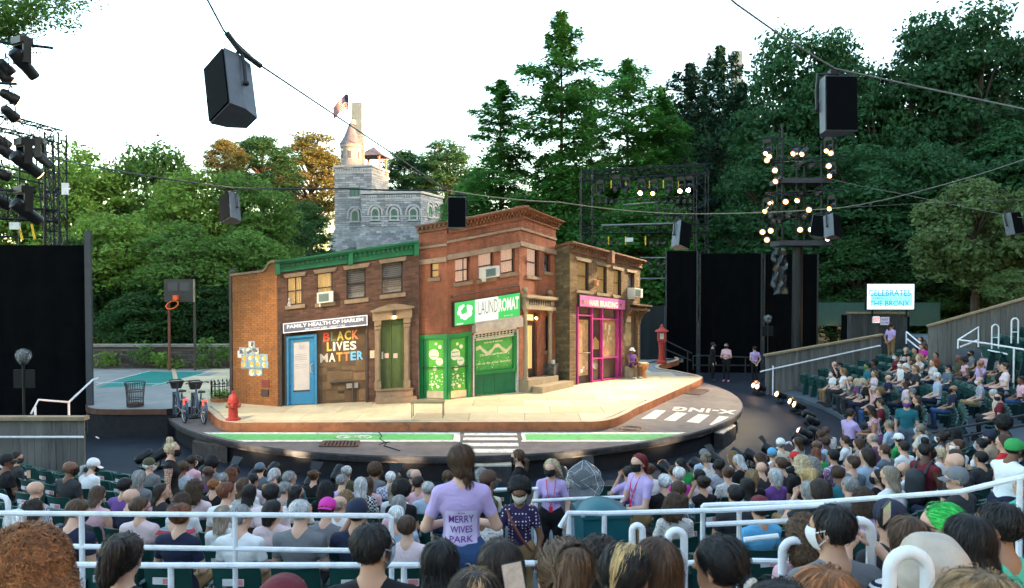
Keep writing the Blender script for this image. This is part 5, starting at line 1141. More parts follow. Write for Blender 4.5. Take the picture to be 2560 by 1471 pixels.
for i, (x, y, k) in enumerate(lit):
 p = tp(x, y, -.7); sp = {0: (900, R(38), WARM), 1: (800, R(34), WARM), 5: (1300, R(40), WARM), 10: (1300, R(40), WARM)}.get(i)
 tgt = {0: (1.5, 25, 1.5), 1: (4, 27.5, 2), 5: (-1, 22, 0), 10: (5, 25, 0)}.get(i, (0 + p.x*.3, 10+2*(i % 3), 1))
 par(p, tgt, k, '%s glowing lamp counted from the top of the lamp tower, %s' % (ORD[i], where(x, y)), 'lit lamps of the lamp tower', 1.25, spot=sp)
for i, (x, y, k) in enumerate(amb): mover(tp(x, y, -.8), (0, 18, 0), k, '%s amber moving light counted from the top of the lamp tower' % ORD[i], 'amber moving lights of the lamp tower', 1.1)
for i, (x, y) in enumerate(((640, 260), (780, 285), (870, 640), (660, 640), (300, 1000), (360, 995), (480, 930), (690, 940), (830, 985), (250, 930))): par(tp(x, y, -.6), (-4+i, 22, 1), 'off', '%s unlit lamp among the glowing ones of the lamp tower' % ORD[i], 'unlit lamps of the lamp tower', 1.1)
pl_ = tp(300, 1640, -.3)-tl_; b = MB(); n = 9
for i in range(n):                         # plastic sheet hanging from the platform
 for j in range(10): pass
vs_ = []; fs = []; x0, x1 = R_(230, 1400).x, R_(330, 1400).x; za, zb_ = R_(0, 1360).z, R_(0, 1950).z; rs = random.Random(2)
for j in range(14):
 for i in range(7): t = j/13; vs_.append((x0-.15+(x1-x0+.3)*i/6+.05*math.sin(j*1.7+i), -.75+.09*math.sin(i*2.1+j*.9)+rs.uniform(-.03, .03), za+(zb_-za)*t))
for j in range(13):
 for i in range(6): fs.append((j*7+i, j*7+i+1, (j+1)*7+i+1, (j+1)*7+i))
M_plast = mat('clear_plastic', (.03, .04, .045), .15, .4, 5, spec=.6, alpha=.5); M_plast2 = mat('clear_plastic_pale', (.8, .85, .9), .12, .4, 5, .8, 12, spec=1., alpha=.11)
b.add(vs_, fs); o = b.build('plastic_sheet', M_plast, None, True, loc=tl_); tag(o, 'crumpled clear plastic sheet hanging under the lamp tower platform', 'plastic sheet')
# ---- truss rig behind the narrow house
RY = 40.; rp_ = lambda x, y, dY=0.: P(1440+x/4.853, 400+y/4.853, RY+dY); r0 = rp_(120, 1500); r0.z = ZA; RIG = thing('truss_rig', 'black box truss frame of lamps in front of the cypress trees', 'lighting rig', r0)
Q = lambda x, y, dY=0.: rp_(x, y, dY)-r0
for x in (130, 1520): truss(RIG, (Q(x, 1000).x, 0, 0), Q(x, 130), .62, 16)
truss(RIG, Q(60, 200), Q(1610, 110), .5, 16); truss(RIG, Q(60, 850), Q(1610, 830), .45, 16)
for (x0, y0, x1, y1, w_) in ((280, 495, 1440, 440, .03), (570, 545, 970, 515, .035), (200, 690, 1440, 660, .025), (310, 795, 1180, 770, .05), (780, 1187, 1100, 1187, .035), (700, 1440, 1100, 1440, .04), (840, 1060, 1100, 1060, .025)):
 MB().tube([Q(x0, y0, -.5), Q(x1, y1, -.5)], w_, 6).build('lamp_bar', mat('bar_grey', (.16, .18, .2), .4) if w_ > .03 else M_truss, RIG)
for x in (425, 605, 890, 1058, 1240): MB().bar(Q(x, 250, -.3), Q(x, 345, -.3), .05).build('safety_strap', M_yel, RIG)
for x in (395, 600, 842): MB().bar(Q(x, 930, -.3), Q(x, 1035, -.3), .06).build('safety_strap', M_yel, RIG)
for i, (x, y, k) in enumerate(((300, 385, 'off'), (500, 330, 'off'), (615, 345, 'off'), (800, 370, 'o'), (950, 375, 'a'), (1130, 350, 'off'), (1275, 345, 'o'), (1375, 335, 'w'))):
 mover(rp_(x, y, -.3), (.6*(x-800)/100, 24, 0), k, '%s moving light under the top truss of the rig' % ORD[i], 'moving lights on the truss rig', 1.35)
n = 0
for y, xs_ in ((505, (290, 360, 430, 520)), (505, (990, 1080, 1160, 1235, 1315, 1390)), (590, (990, 1085, 1165, 1235, 1315, 1390)), (705, (995, 1085, 1160, 1235, 1310, 1390)), (1005, (280, 340, 430, 510, 910, 995, 1075)), (1260, (900, 1000, 1075)), (1360, (920, 1005, 1080))):
 for x in xs_:
  par(rp_(x, y, -.55), (0, 15, 0), 'off', '%s small unlit lamp of the truss rig counted row by row' % ORD[n], 'small lamps on the truss rig', .85); n += 1
c = rp_(645, 970, -.6); o = MB().box((0, 0, 0), (.42, .1, .22)).build('flood_panel', mat('flood_pale', (.5, .55, .55), .4), loc=c); tag(o, 'pale flat flood panel hanging under the truss rig', 'flood light'); MB().tube([(0, .05, .1), (0, .05, .4)], .02, 5).build('hanger', M_truss, o)
# ---- black masking panels on the right
def panel(x0, x1, y0, zbot, Y, label, m=M_dark, Y1=None):
 a, c = P(x0, y0, Y), P(x1, y0, Y1 or Y); o = thing('masking_flat', label, 'stage panel', ((a.x+c.x)/2, (a.y+c.y)/2, zbot), group='black masking panels')
 d = c-a; d.z = 0; L = d.length; d.normalize(); Rz = Matrix.Rotation(math.atan2(d.y, d.x), 4, 'Z'); H = a.z-zbot
 n = int(L*7)+2; vs_ = []; fs = []
 for i in range(n+1):                   # hanging cloth with soft folds
  x = -L/2+.01+(L-.02)*i/n; y = .035*math.sin(x*7.3)+.02*math.sin(x*17+1)
  vs_ += [Rz @ Vector((x, y*(1-.5*t), H*t)) for t in (0, .5, 1)]
 for i in range(n):
  for t in (0, 1): a_ = i*3+t; fs.append((a_, a_+3, a_+4, a_+1))
 MB().add(vs_, fs).build('cloth', m, o, True)
 for s in (-1, 1): MB().box((s*(L/2-.04), -.045, H/2), (.07, .03, H+.02), Rz).build('edge_post', mat('post_grey', (.03, .034, .04), .5), o)
 return o
panel(1663, 1745, 628, ZA, 36.5, 'narrow black masking panel beside the red call box'); panel(1748, 1906, 634, ZA, 37, 'wide black masking panel behind the two standing ushers')
panel(1909, 2046, 636, ZA, 37, 'black masking panel behind the lamp tower post'); panel(1598, 1664, 765, ZA, 35.5, 'low dark masking panel behind the narrow house', mat('masking_green', (.006, .012, .014), .8))
panel(2046, 2330, 885, ZA, 40, 'low dark masking panel under the green screen wall')
a, c = P(2042, 757, 42), P(2350, 752, 42); o = MB().box(((a.x+c.x)/2, 42, (a.z+P(2042, 815, 42).z)/2), (c.x-a.x, .1, a.z-P(2042, 815, 42).z)).build('screen_wall', mat('screen_green', (.035, .10, .085), .8, .15, 1)); tag(o, 'dull green cloth screen wall behind the exit booth', 'screen wall')
# guard rails by the panels
def rail(name, label, runs, r, m, cat='railing', posts=(), group=None, loc=None):
 q = [Vector(p) for rn in runs for p in rn]; c = loc or Vector((sum(p.x for p in q)/len(q), sum(p.y for p in q)/len(q), min(p.z for p in q))); o = thing(name, label, cat, c, group=group)
 for rn in runs: MB().tube([Vector(p)-c for p in rn], r, 8).build('rail', m, o, True)
 for a, z0 in posts: a = Vector(a)-c; MB().tube([(a.x, a.y, z0-c.z), a], r, 8).build('post', m, o, True)
 return o
M_wr = mat('white_rail', (.74, .74, .76), .5, .06, 6, .15, 30, dirt=(.42, .41, .39), dscale=4, damt=.5); M_br = mat('black_rail', (.02, .022, .024), .45)
kk = lambda x, y: P(1640+x/6.62, 880+y/6.62, 34.5)
rail('guard_rail', 'black guard rail sloping down beside the red call box', [[P(1660, 850, 34), P(1730, 884, 34)], [P(1660, 872, 34), P(1728, 902, 34)]], .03, M_br, posts=[(P(1719, 880, 34), ZA)])
rail('guard_rail', 'black guard rail behind the two standing ushers', [[kk(615, 300), kk(615, 70), kk(880, 62)], [kk(620, 222), kk(1550, 225)], [kk(880, 62), kk(1560, 95)]], .03, M_br, posts=[(kk(880, 62), ZA), (kk(1480, 95), ZA)])
# ---- truss tower and lamps on the left
LY = 23.5; lp = lambda x, y, dY=0.: P(x/2.697, 100+y/2.697, LY+dY); l0 = lp(380, 1390); l0.z = ZA; LT = thing('truss_tower', 'black box truss tower with lamps against the leafy trees', 'lighting rig', l0); Q = lambda x, y, dY=0.: lp(x, y, dY)-l0
truss(LT, (Q(375, 1390).x, 0, 0), Q(375, 630), .42, 15); truss(LT, (Q(285, 1390).x, 1.4, 0), Q(285, 640, 1.4), .35, 15); truss(LT, Q(-420, 440, -3.4), Q(385, 660), .42, 14); truss(LT, Q(-300, 1150, -1), Q(400, 1190), .36, 12)
for (x0, y0, x1, y1) in ((-200, 800, 320, 930), (-200, 860, 310, 975), (-200, 1020, 320, 1065), (-200, 1320, 320, 1335), (-200, 700, 340, 800)): MB().tube([Q(x0, y0, -.5), Q(x1, y1, -.2)], .03, 6).build('lamp_bar', M_truss, LT)
for x in (130, 300): MB().tube([Q(x, 640, -.4), Q(x, 1390, -.4)], .03, 6).build('upright', M_truss, LT)
for x, y in ((140, 1300), (225, 1295)): MB().bar(Q(x-12, y-50, -.6), Q(x+10, y+50, -.6), .05).build('safety_strap', M_yel, LT)
NY = 15.; npx = lambda x, y, dY=0.: P(x/2.697, 100+y/2.697, NY+dY); p0 = npx(-160, 1500); p0.z = ZA; LP = thing('lamp_pole', 'lamp pole reaching in from outside with lamps on cross bars', 'lighting rig', p0)
MB().tube([(0, 0, 0), (0, 0, 8.6)], .09, 8).build('post', M_truss, LP)
for (y, x1, y1) in ((-5, 355, 55), (285, 110, 298), (1005, 240, 1025)): MB().tube([npx(-160, y)-p0, npx(x1, y1)-p0], .03, 6).build('lamp_bar', M_truss, LP)
big = [(150, 150, 'off', (-6, 22, 0)), (165, 830, 'a', (-5, 22, 0)), (165, 1150, 'off', (-6, 21, 0)), (270, 790, 'off', (-7, 23, 1))]
for i, (x, y, k, t) in enumerate(big): mover(npx(x, y, 0 if i != 3 else 6), t, k, '%s large moving light from the top beside the truss tower' % ORD[i], 'large moving lights by the truss tower', 1.15 if i != 3 else 1.2)
sm = [(40, 190, 'o'), (25, 245, 'a'), (70, 385, 'o'), (70, 500, 'o'), (15, 690, 'w'), (35, 755, 'w'), (10, 905, 'off'), (20, 1095, 'w'), (5, 1080, 'a')]
for i, (x, y, k) in enumerate(sm):
 par(npx(x, y, .2), [(-6, 22, 1), (-5.5, 22.5, 2), (-3, 23, 2.5), (-8, 23, 2)][i % 4], k, '%s lamp from the top on the pole at the picture edge' % ORD[i], 'lamps on the pole at the picture edge', 1.0, spot={0: (330, R(38), WARM), 2: (360, R(34), WARM), 4: (380, R(42), WARM)}.get(i))
c = lp(100, 1255, -.8); o = MB().box((0, 0, 0), (.3, .08, .22)).build('flood_panel', MATS['flood_pale'], loc=c); tag(o, 'pale flat flood panel hanging low on the truss tower', 'flood light'); MB().tube([(0, .04, .1), (0, .04, .35)], .018, 5).build('hanger', M_truss, o)
c = lp(440, 1005, -.3); o = MB().box((0, 0, 0), (.2, .06, .36)).build('antenna_panel', mat('antenna_white', (.65, .68, .7), .4), loc=c); tag(o, 'small white antenna panel fixed to the side of the truss tower', 'antenna'); MB().tube([(-.35, .05, 0), (0, .05, 0)], .03, 5).build('arm', M_truss, o)
panel(-260, 219, 612, ZA, 22.3, 'black masking panel below the truss tower', Y1=22.8); o = thing('masking_post', 'tall dark end post of the black masking below the truss tower', 'post', P(226, 1030, 22.6)); o.location.z = ZA
MB().box((0, 0, (P(226, 578, 22.6).z-ZA)/2), (.17, .1, P(226, 578, 22.6).z-ZA)).build('upright', mat('post_slate', (.035, .04, .05), .6), o); MB().box((0, 0, .02), (.4, .4, .04)).build('foot_plate', M_br, o)
# ---- hanging loudspeakers
M_spk = mat('speaker_case', (.085, .10, .12), .5, .15, 8); M_gri = mat('speaker_grille', (.0022, .003, .0042), .8, .3, 60, spec=.05)
def speaker(px, py, Y, h, yaw, pitch, roll, label, bracket=True):
 c = P(px, py, Y); o = thing('hanging_loudspeaker', label, 'loudspeaker', c, group='loudspeakers hung from the cables'); o.rotation_euler = (R(pitch), R(roll), R(yaw)); w, d = h*.6, h*.52
 b = MB(); pl = [(-w/2, -d/2), (w/2, -d/2), (w*.46, 0), (w*.26, d/2), (-w*.26, d/2), (-w*.46, 0)]; b.prism(pl, -h/2, h/2); b.build('cabinet', M_spk, o)
 b = MB(); b.prism([(-w*.47, -d/2-.022), (w*.47, -d/2-.022), (w*.47, -d/2-.002), (-w*.47, -d/2-.002)], -h*.48, h*.48); b.build('grille', M_gri, o)
 if bracket:
  b = MB(); z = h/2+.1*h; b.tube([(-w*.52, .02, -h*.05), (-w*.54, .02, h*.3), (-w*.5, .02, z), (w*.5, .02, z), (w*.54, .02, h*.3), (w*.52, .02, -h*.05)], .022*h/.72, 6); b.build('bracket', M_truss, o)
  b = MB(); b.box((0, .02, z+.04*h), (.16*h, .12*h, .09*h)); b.build('clamp', M_truss, o)
  for s in (-1, 1): MB().ball((s*w*.53, .02, -h*.05), .035*h/.72, 6).build('pivot', M_truss, o)
 return o
SP_ = [speaker(583, 228, 8, .7, -38, -8, -23, 'big grey hanging loudspeaker tilted above the castle side trees'), speaker(2086, 268, 9.6, .7, 3, -2, 0, 'big black hanging loudspeaker in front of the oaks'),
       speaker(578, 522, 18.5, .7, -32, -10, -18, 'small hanging loudspeaker in front of the leafy grove'), speaker(1143, 534, 17.5, .72, 2, -3, 0, 'black hanging loudspeaker in front of the laundromat cornice'),
       speaker(1700, 590, 20, .7, 34, -8, 16, 'grey hanging loudspeaker in front of the truss rig'), speaker(2078, 568, 20, .62, 38, -10, 12, 'grey hanging loudspeaker beside the lamp tower lamps'), speaker(2046, 568, 20.4, .6, -25, -8, 8, 'half hidden hanging loudspeaker behind its grey twin'),
       speaker(2530, 560, 21, .62, 20, -8, -6, 'dark hanging loudspeaker in front of the pale chestnut')]
M_cab = mat('cable_black', (.02, .02, .022), .6); M_steel = mat('cable_steel', (.13, .13, .12), .5)
def cable(label, pts, r, m=M_cab, sag=.0):
 out = []
 for a, c in zip(pts[:-1], pts[1:]):
  for i in range(8): t = i/8; p = a.lerp(c, t); p.z -= sag*4*t*(1-t); out.append(p)
 out.append(pts[-1]); c0 = out[0].copy(); o = MB().tube([p-c0 for p in out], r, 6).build('overhead_cable', m, None, True, loc=c0); tag(o, label, 'cable', 'cables strung over the theatre'); return o
J = P(1118, 476, 17.5)
cable('steep overhead cable carrying the big grey loudspeaker', [P(455, -120, 7), P(560, 78, 7.9), P(650, 163, 8.3), J], .011, M_steel)
cable('taped cable splice above the big grey loudspeaker', [P(566, 82, 7.88), P(600, 128, 8.0), P(652, 166, 8.25)], .03)
cable('black overhead cable from the truss tower past the castle', [lp(330, 790), P(350, 437, 20), P(590, 470, 18.4), P(860, 472, 18), J], .022, M_cab, .02)
cable('overhead cable from the laundromat loudspeaker to the lamp tower', [J, P(1400, 506, 18.5), P(1700, 535, 20), P(2100, 520, 20.5)], .014, mat('cable_tan', (.28, .24, .17), .6), .05)
cable('overhead cable rising from the lamp tower to the picture edge', [P(2100, 520, 20.5), P(2330, 470, 18), P(2640, 370, 15)], .011, M_steel, .04)
cable('overhead cable carrying the big black loudspeaker', [P(1760, -60, 8.6), P(1840, 10, 9), P(1960, 95, 9.3), P(2087, 172, 9.6), P(2300, 218, 9.6), P(2640, 290, 9)], .011, M_steel)
cable('thin wire crossing the pale sky', [P(150, -40, 14), P(530, 170, 14), P(720, 285, 15), P(960, 392, 16), J], .0045, M_steel)
cable('thin wire past the lamp tower under the oaks', [P(2065, 445, 25), P(2240, 482, 24), P(2640, 560, 20)], .008, M_steel, .03)
cable('thin wire across the oaks to the small loudspeaker', [P(2100, 520, 20.5), P(2320, 508, 20.5), P(2530, 500, 21), P(2640, 495, 21)], .006, M_steel)
# ================================================================== things on and around the stage
M_red = mat('hydrant_red', (.42, .035, .02), .45, .15, 6, dirt=(.2, .03, .02), dscale=5)
c = G(583, 1050); o = thing('fire_hydrant', 'red fire hydrant at the kerb beside the orange gable', 'fire hydrant', c)
MB().lathe([(.2, 0), (.2, .04), (.135, .06), (.125, .1), (.12, .45), (.155, .46), (.155, .5), (.13, .52)], 18).build('barrel', M_red, o, True); MB().lathe([(.135, .521), (.125, .6), (.08, .68), (.035, .72), (.035, .79), (.01, .8)], 16).build('bonnet', M_red, o, True)
for k, (dx, dy) in enumerate(((-1, -.2), (1, .2), (.2, -1))): d = Vector((dx, dy, 0)).normalized(); MB().tube([d*.1+Vector((0, 0, .4)), d*.18+Vector((0, 0, .4)), d*.2+Vector((0, 0, .4))], [.07, .07, .04], 10).build('hose_cap', M_red if k else mat('brass', (.3, .2, .08), .5), o)
M_wire = mat('bin_wire', (.05, .05, .052), .5); c = G(338, 1017); o = thing('litter_basket', 'dark wire litter basket on the court pavement', 'litter bin', c); prof = [(.23, .02), (.235, .3), (.26, .6), (.3, .74)]
for k in range(28): a = 2*math.pi*k/28; MB().tube([(r*math.cos(a), r*math.sin(a), z) for r, z in prof], .009, 4).build('wire', M_wire, o)
for r, z in ((.23, .02), (.235, .25), (.247, .48), (.3, .74)): MB().tube([(r*math.cos(t*math.pi/12), r*math.sin(t*math.pi/12), z) for t in range(24)], .014, 5, closed=True).build('hoop', M_wire, o)
MB().lathe([(.2, .02), (.2, .1), (.1, .14)], 14).build('litter', mat('litter_dark', (.08, .05, .04), .9), o)
c = G(1070, 1043); o = thing('bench', 'low wooden bench on thin steel legs near the kerb', 'bench', c)
for s in (-1, 1): MB().tube([(s*.43, -.16, 0), (s*.43, -.16, .42), (s*.43, .16, .42), (s*.43, .16, 0)], .014, 6).build('leg_frame', mat('bench_steel', (.2, .14, .08), .5), o)
for k in range(3): MB().box((0, -.125+.125*k, .435), (.94, .115, .06)).build('seat_plank', mat('bench_wood', (.26, .19, .1), .7, .25, 6, stretch=(.3, 3, 3)), o)
c = G(*c2(1003, 1308)); o = thing('plastic_bin', 'dark wheeled plastic bin by the portico steps', 'bin', c, R(-28)); MB().hexa([(-.16, -.16, 0), (.16, -.16, 0), (.16, .16, 0), (-.16, .16, 0), (-.2, -.2, .78), (.2, -.2, .78), (.2, .2, .78), (-.2, .2, .78)]).build('body', mat('bin_black', (.04, .038, .036), .5, .3, 6, dirt=(.25, .24, .22), dscale=9, damt=.5), o)
MB().box((0, 0, .81), (.43, .43, .05)).build('lid', MATS['bin_black'], o); MB().box((.03, -.02, .9), (.2, .16, .13)).build('rubbish', mat('rubbish_pale', (.45, .45, .42), .8), o)
c = G(1654, 909); o = thing('fire_call_box', 'red pedestal fire alarm call box on the far sidewalk', 'call box', c)
MB().lathe([(.24, 0), (.24, .1), (.15, .16), (.13, .6), (.15, .85), (.12, .88), (.16, .92), (.16, .97), (.1, 1.02)], 14).build('pedestal', M_red, o, True); MB().box((0, 0, 1.24), (.36, .26, .44)).build('alarm_box', M_red, o)
MB().lathe([(.32, 1.46), (.3, 1.5), (.14, 1.58), (.07, 1.66), (.07, 1.72), (.02, 1.8)], 12).build('cap', M_red, o); MB().box((-.02, -.135, 1.25), (.17, .01, .26)).build('notice', mat('notice_cream', (.6, .56, .48), .7), o)
# djembe drum beside the player
DP = G(1580, 945); dc = G(*c3(793, 1266)); o = thing('hand_drum', 'orange wooden goblet drum in front of the drummer', 'drum', dc); M_dw = mat('drum_wood', (.45, .17, .05), .5, .2, 5)
MB().lathe([(.13, 0), (.12, .05), (.085, .2), (.08, .26), (.16, .38), (.2, .5), (.2, .58)], 18).build('shell', M_dw, o, True); MB().lathe([(.2, .581), (.2, .595), (.05, .6)], 18).build('drumhead', mat('drum_skin', (.6, .45, .25), .7), o); MB().tube([(.205*math.cos(t*math.pi/10), .205*math.sin(t*math.pi/10), .55) for t in range(20)], .012, 5, closed=True).build('hoop', mat('drum_rope', (.5, .3, .12), .8), o)
# basketball hoop and court wall
hy = 31.2; c = P(452, 925, hy); c.z = 0; o = thing('basketball_hoop', 'weathered basketball backboard on two rusty posts', 'basketball hoop', c); H = lambda x, y, d=0.: P(230+x/5.2, 680+y/5.2, hy+d)-c; M_rust = mat('post_rust', (.16, .05, .03), .7, .3, 4)
for x in (1008, 1340): MB().tube([(H(x, 1200).x, 0, -.3), (H(x, 1200).x, 0, H(x, 110).z)], .055, 8).build('post', M_rust if x < 1100 else mat('post_dark', (.06, .045, .035), .7), o)
bz0, bz1, bx0, bx1 = H(0, 390).z, H(0, 95).z, H(955, 0).x, H(1330, 0).x; M_bb = mat('backboard_grey', (.045, .04, .034), .6, .2, 4)
MB().box(((bx0+bx1)/2, -.12, (bz0+bz1)/2), (bx1-bx0, .05, bz1-bz0)).build('backboard', M_bb, o); b = MB(); b.box((bx1+.03, -.12, (bz0+bz1)/2), (.04, .07, bz1-bz0)); b.build('board_edge', mat('edge_tan', (.3, .26, .18), .6), o)
for k in range(2): MB().box((bx0+(bx1-bx0)*(.3+.42*k), -.15, bz0+(bz1-bz0)*.68), ((bx1-bx0)*.33, .012, (bz1-bz0)*.38)).build('board_panel', mat('board_panel', (.07, .07, .068), .6), o)
hc_ = H(1105, 425); M_hoop = mat('hoop_orange', (.85, .12, .02), .5); MB().tube([(hc_.x+.23*math.cos(t*math.pi/12), -.45+.23*math.sin(t*math.pi/12), hc_.z+.02*0+.16*math.sin(t*math.pi/12)) for t in range(24)], .022, 6, closed=True).build('ring', M_hoop, o); MB().box((hc_.x+.04, -.2, H(0, 335).z), (.2, .12, .2)).build('mount', M_hoop, o)
wz = P(400, 862, 31.9).z; wx0, wx1 = P(140, 900, 31.9).x, P(572, 900, 31.9).x; wf = PF(Vector((wx0, 31.9, 0)), Vector((wx1, 31.9, 0)), 0, wz, Vector((wx0, 31.9, 0))); o = thing('court_wall', 'low dark stone wall closing the court under the trees', 'wall', (wx0, 31.9, 0))
FB(wf).b(0, wf.L, 0, wz-.1, -.4, 0).build('core', mat('wall_core', (.04, .035, .03), .9), o); struct(bricks(wf, [], 0, wz-.1, bl=.42, bh=.105, j=.015, proud=.02, seed=31).build('stone_courses', mat('wall_stone', (.085, .07, .06), .85, .25, 4, .4, 20, isl=.4), o), 'stuff')
n = 8
for k in range(n): FB(wf).b(wf.L*k/n+.006, wf.L*(k+1)/n-.006, wz-.1, wz, -.45, .05).build('coping_stone', mat('coping', (.22, .2, .16), .8, .2, 4, rnd=.15), o)
def climber(px0, py0, px1, py1, label, seed, col='mid', w=.22):
 rs = np.random.RandomState(seed); a, c = P(px0, py0, 31.6), P(px1, py1, 31.6); o = thing('climbing_plant', label, 'plant', (a.x, a.y, 0), group='climbers on the court wall'); m = (c-a)
 b = MB(); b.tube([(0, 0, 0), Vector((0, 0, a.z))+m*.5+Vector((.1, 0, 0)), Vector((0, 0, a.z))+m], .012, 4); b.build('stem', M_bark, o)
 C = np.array([np.array(Vector((0, 0, max(a.z, .1)))+m*t)+rs.normal(0, 1, 3)*np.array([w, .08, .1]) for t in rs.uniform(0, 1, 130)]); me = leaves_mesh('foliage', C, np.tile([0, -1., .4], (len(C), 1)), .085, rs); me.materials.append(ML[col]); place('foliage', me, o)
climber(352, 905, 358, 865, 'leafy climber on the court wall behind the litter basket', 3); climber(425, 925, 428, 912, 'low weeds at the foot of the rusty hoop post', 4, 'light', .35); climber(505, 920, 515, 852, 'tall leafy climber on the court wall behind the bicycles', 5); climber(562, 900, 560, 872, 'climber on the court wall beside the orange gable', 6, 'mid', .3); climber(262, 910, 275, 888, 'yellowish climber on the court wall beside the masking post', 8, 'light', .25); climber(395, 905, 398, 893, 'small yellow climber on the court wall by the rusty post', 9, 'light', .2)
# iron railed planter by the gable
c = G(553, 1003); c = Vector((c.x, c.y, 0)); o = thing('railed_planter', 'small planting bed with black spear railings beside the gable', 'planter', c); MB().lathe([(.32, 0), (.34, .1), (.3, .12)], 14).build('kerb_ring', M_kerb, o)
for k in range(14): a = 2*math.pi*k/14; x, y = .3*math.cos(a), .3*math.sin(a); MB().tube([(x, y, .1), (x, y, .58), (x, y, .6), (x, y, .68)], [.012, .012, .028, .002], 5).build('spear', M_black, o)
for z in (.22, .5): MB().tube([(.3*math.cos(t*math.pi/8), .3*math.sin(t*math.pi/8), z) for t in range(16)], .012, 4, closed=True).build('hoop', M_black, o)
rs = np.random.RandomState(8); C = rs.normal(0, 1, (260, 3))*np.array([.16, .16, .07])+np.array([0, 0, .2]); me = leaves_mesh('foliage', C, np.tile([0, 0, 1.], (260, 1)), .05, rs); me.materials.append(ML['light']); place('foliage', me, o)
# bicycles in their docks
M_tyre = mat('tyre', (.02, .02, .02), .7); M_bb_ = mat('bike_blue_grey', (.05, .075, .11), .35, .1, 4, metal=.2); M_rim2 = mat('rim_steel', (.35, .36, .38), .35, metal=.6); M_refl = mat('bike_red_panel', (.75, .05, .03), .4, emit=(1, .1, .05), estr=.2)
def bicycle(rear, front_, label):
 d = (front_-rear); d.z = 0; o = thing('bicycle', label, 'bicycle', rear, math.atan2(d.y, d.x), 'hire bicycles in the dock'); Rw = .33; WB = 1.08
 for x in (0, WB):
  w_ = MB().tube([(x+Rw*math.cos(t*math.pi/16), 0, Rw+Rw*math.sin(t*math.pi/16)) for t in range(32)], .026, 6, closed=True).build('wheel', M_tyre, o, True)
  MB().tube([(x+(Rw-.035)*math.cos(t*math.pi/16), 0, Rw+(Rw-.035)*math.sin(t*math.pi/16)) for t in range(32)], .012, 5, closed=True).build('rim', M_rim2, w_)
  b = MB()
  for k in range(14): a = 2*math.pi*k/14; b.tube([(x, (.03 if k % 2 else -.03), Rw), (x+(Rw-.04)*math.cos(a), 0, Rw+(Rw-.04)*math.sin(a))], .003, 3)
  b.tube([(x, -.06, Rw), (x, .06, Rw)], .022, 8); b.build('spokes', M_rim2, w_)
  f_ = MB(); pts = [(x+(Rw+.045)*math.cos(R(a)), Rw+(Rw+.045)*math.sin(R(a))) for a in (range(20, 205, 15) if x == 0 else range(-20, 130, 15))]
  for (a, z), (a2, z2) in zip(pts[:-1], pts[1:]): f_.hexa([(a, -.04, z), (a, .04, z), (a2, .04, z2), (a2, -.04, z2), (a*1., -.04, z+.012), (a, .04, z+.012), (a2, .04, z2+.012), (a2, -.04, z2+.012)])
  f_.build('mudguard', M_bb_, o)
 b = MB(); b.tube([(0, 0, Rw), (.42, 0, .3), (.6, 0, .36), (.88, 0, .72), (.9, 0, .86)], [.025, .045, .05, .04, .03], 8); b.tube([(.42, 0, .3), (.33, 0, .62), (.28, 0, .82)], [.04, .03, .02], 8); b.tube([(.33, 0, .62), (0, 0, Rw)], .02, 6); b.build('frame', M_bb_, o, True)
 b = MB()
 for s in (-1, 1): b.tube([(WB, s*.05, Rw), (.96, s*.05, .68)], .016, 6)
 b.tube([(.96, 0, .66), (.88, 0, 1.02)], .024, 6); b.build('fork', M_bb_, o)
 b = MB(); b.tube([(.74, -.3, 1.08), (.82, -.24, 1.08), (.88, -.08, 1.05), (.88, .08, 1.05), (.82, .24, 1.08), (.74, .3, 1.08)], .015, 6); b.build('handlebar', M_tyre, o)
 for s in (-1, 1): MB().tube([(.70, s*.31, 1.08), (.79, s*.27, 1.08)], .021, 6).build('grip', M_tyre, o)
 b = MB(); b.prism([(.2, -.1), (.32, -.07), (.45, -.025), (.45, .025), (.32, .07), (.2, .1), (.17, 0)], .85, .9); b.build('saddle', M_tyre, o); MB().tube([(.3, 0, .8), (.28, 0, .86)], .016, 6).build('seat_post', M_rim2, o)
 b = MB(); b.hexa([(.96, -.12, .86), (1.16, -.12, .86), (1.16, .12, .86), (.96, .12, .86), (.93, -.2, 1.06), (1.22, -.17, 1.06), (1.22, .17, 1.06), (.93, .2, 1.06)]); b.tube([(.93, -.19, 1.07), (1.23, -.16, 1.09), (1.23, .16, 1.09), (.93, .19, 1.07)], .02, 5, closed=True); b.build('basket', mat('basket_black', (.03, .028, .028), .5), o)
 MB().box((-.16, 0, .62), (.05, .12, .17)).build('rear_reflector', M_refl, o); MB().box((-.02, 0, .66), (.24, .1, .05)).build('rear_cover', mat('bike_blue_pale', (.2, .3, .36), .4), o)
 for s in (-1, 1): MB().box((.44+s*.09, s*.12, .3-s*.14), (.1, .08, .025)).build('pedal', M_tyre, o)
 b = MB(); b.tube([(.44, .0, .3), (.53, .09, .16)], .012, 5); b.tube([(.44, 0, .3), (.35, -.09, .44)], .012, 5); b.lathe([(.09, -.005), (.09, .005)], 16, Matrix.Translation((.44, -.06, .3)) @ Matrix.Rotation(math.pi/2, 4, 'X')); b.build('crankset', M_rim2, o)
 e = rear+d.normalized()*1.22; k = thing('bike_dock', label.replace('bicycle', 'docking post of the bicycle').replace('blue grey hire ', ''), 'bike dock', e, math.atan2(d.y, d.x), 'bike docking posts'); MB().hexa([(.0, -.06, 0), (.16, -.06, 0), (.16, .06, 0), (.0, .06, 0), (.06, -.05, .72), (.14, -.05, .72), (.14, .05, .72), (.06, .05, .72)]).build('post', mat('dock_slate', (.07, .085, .1), .5), k); MB().box((0, 0, .02), (.6, .4, .03)).build('foot_plate', M_black, k)
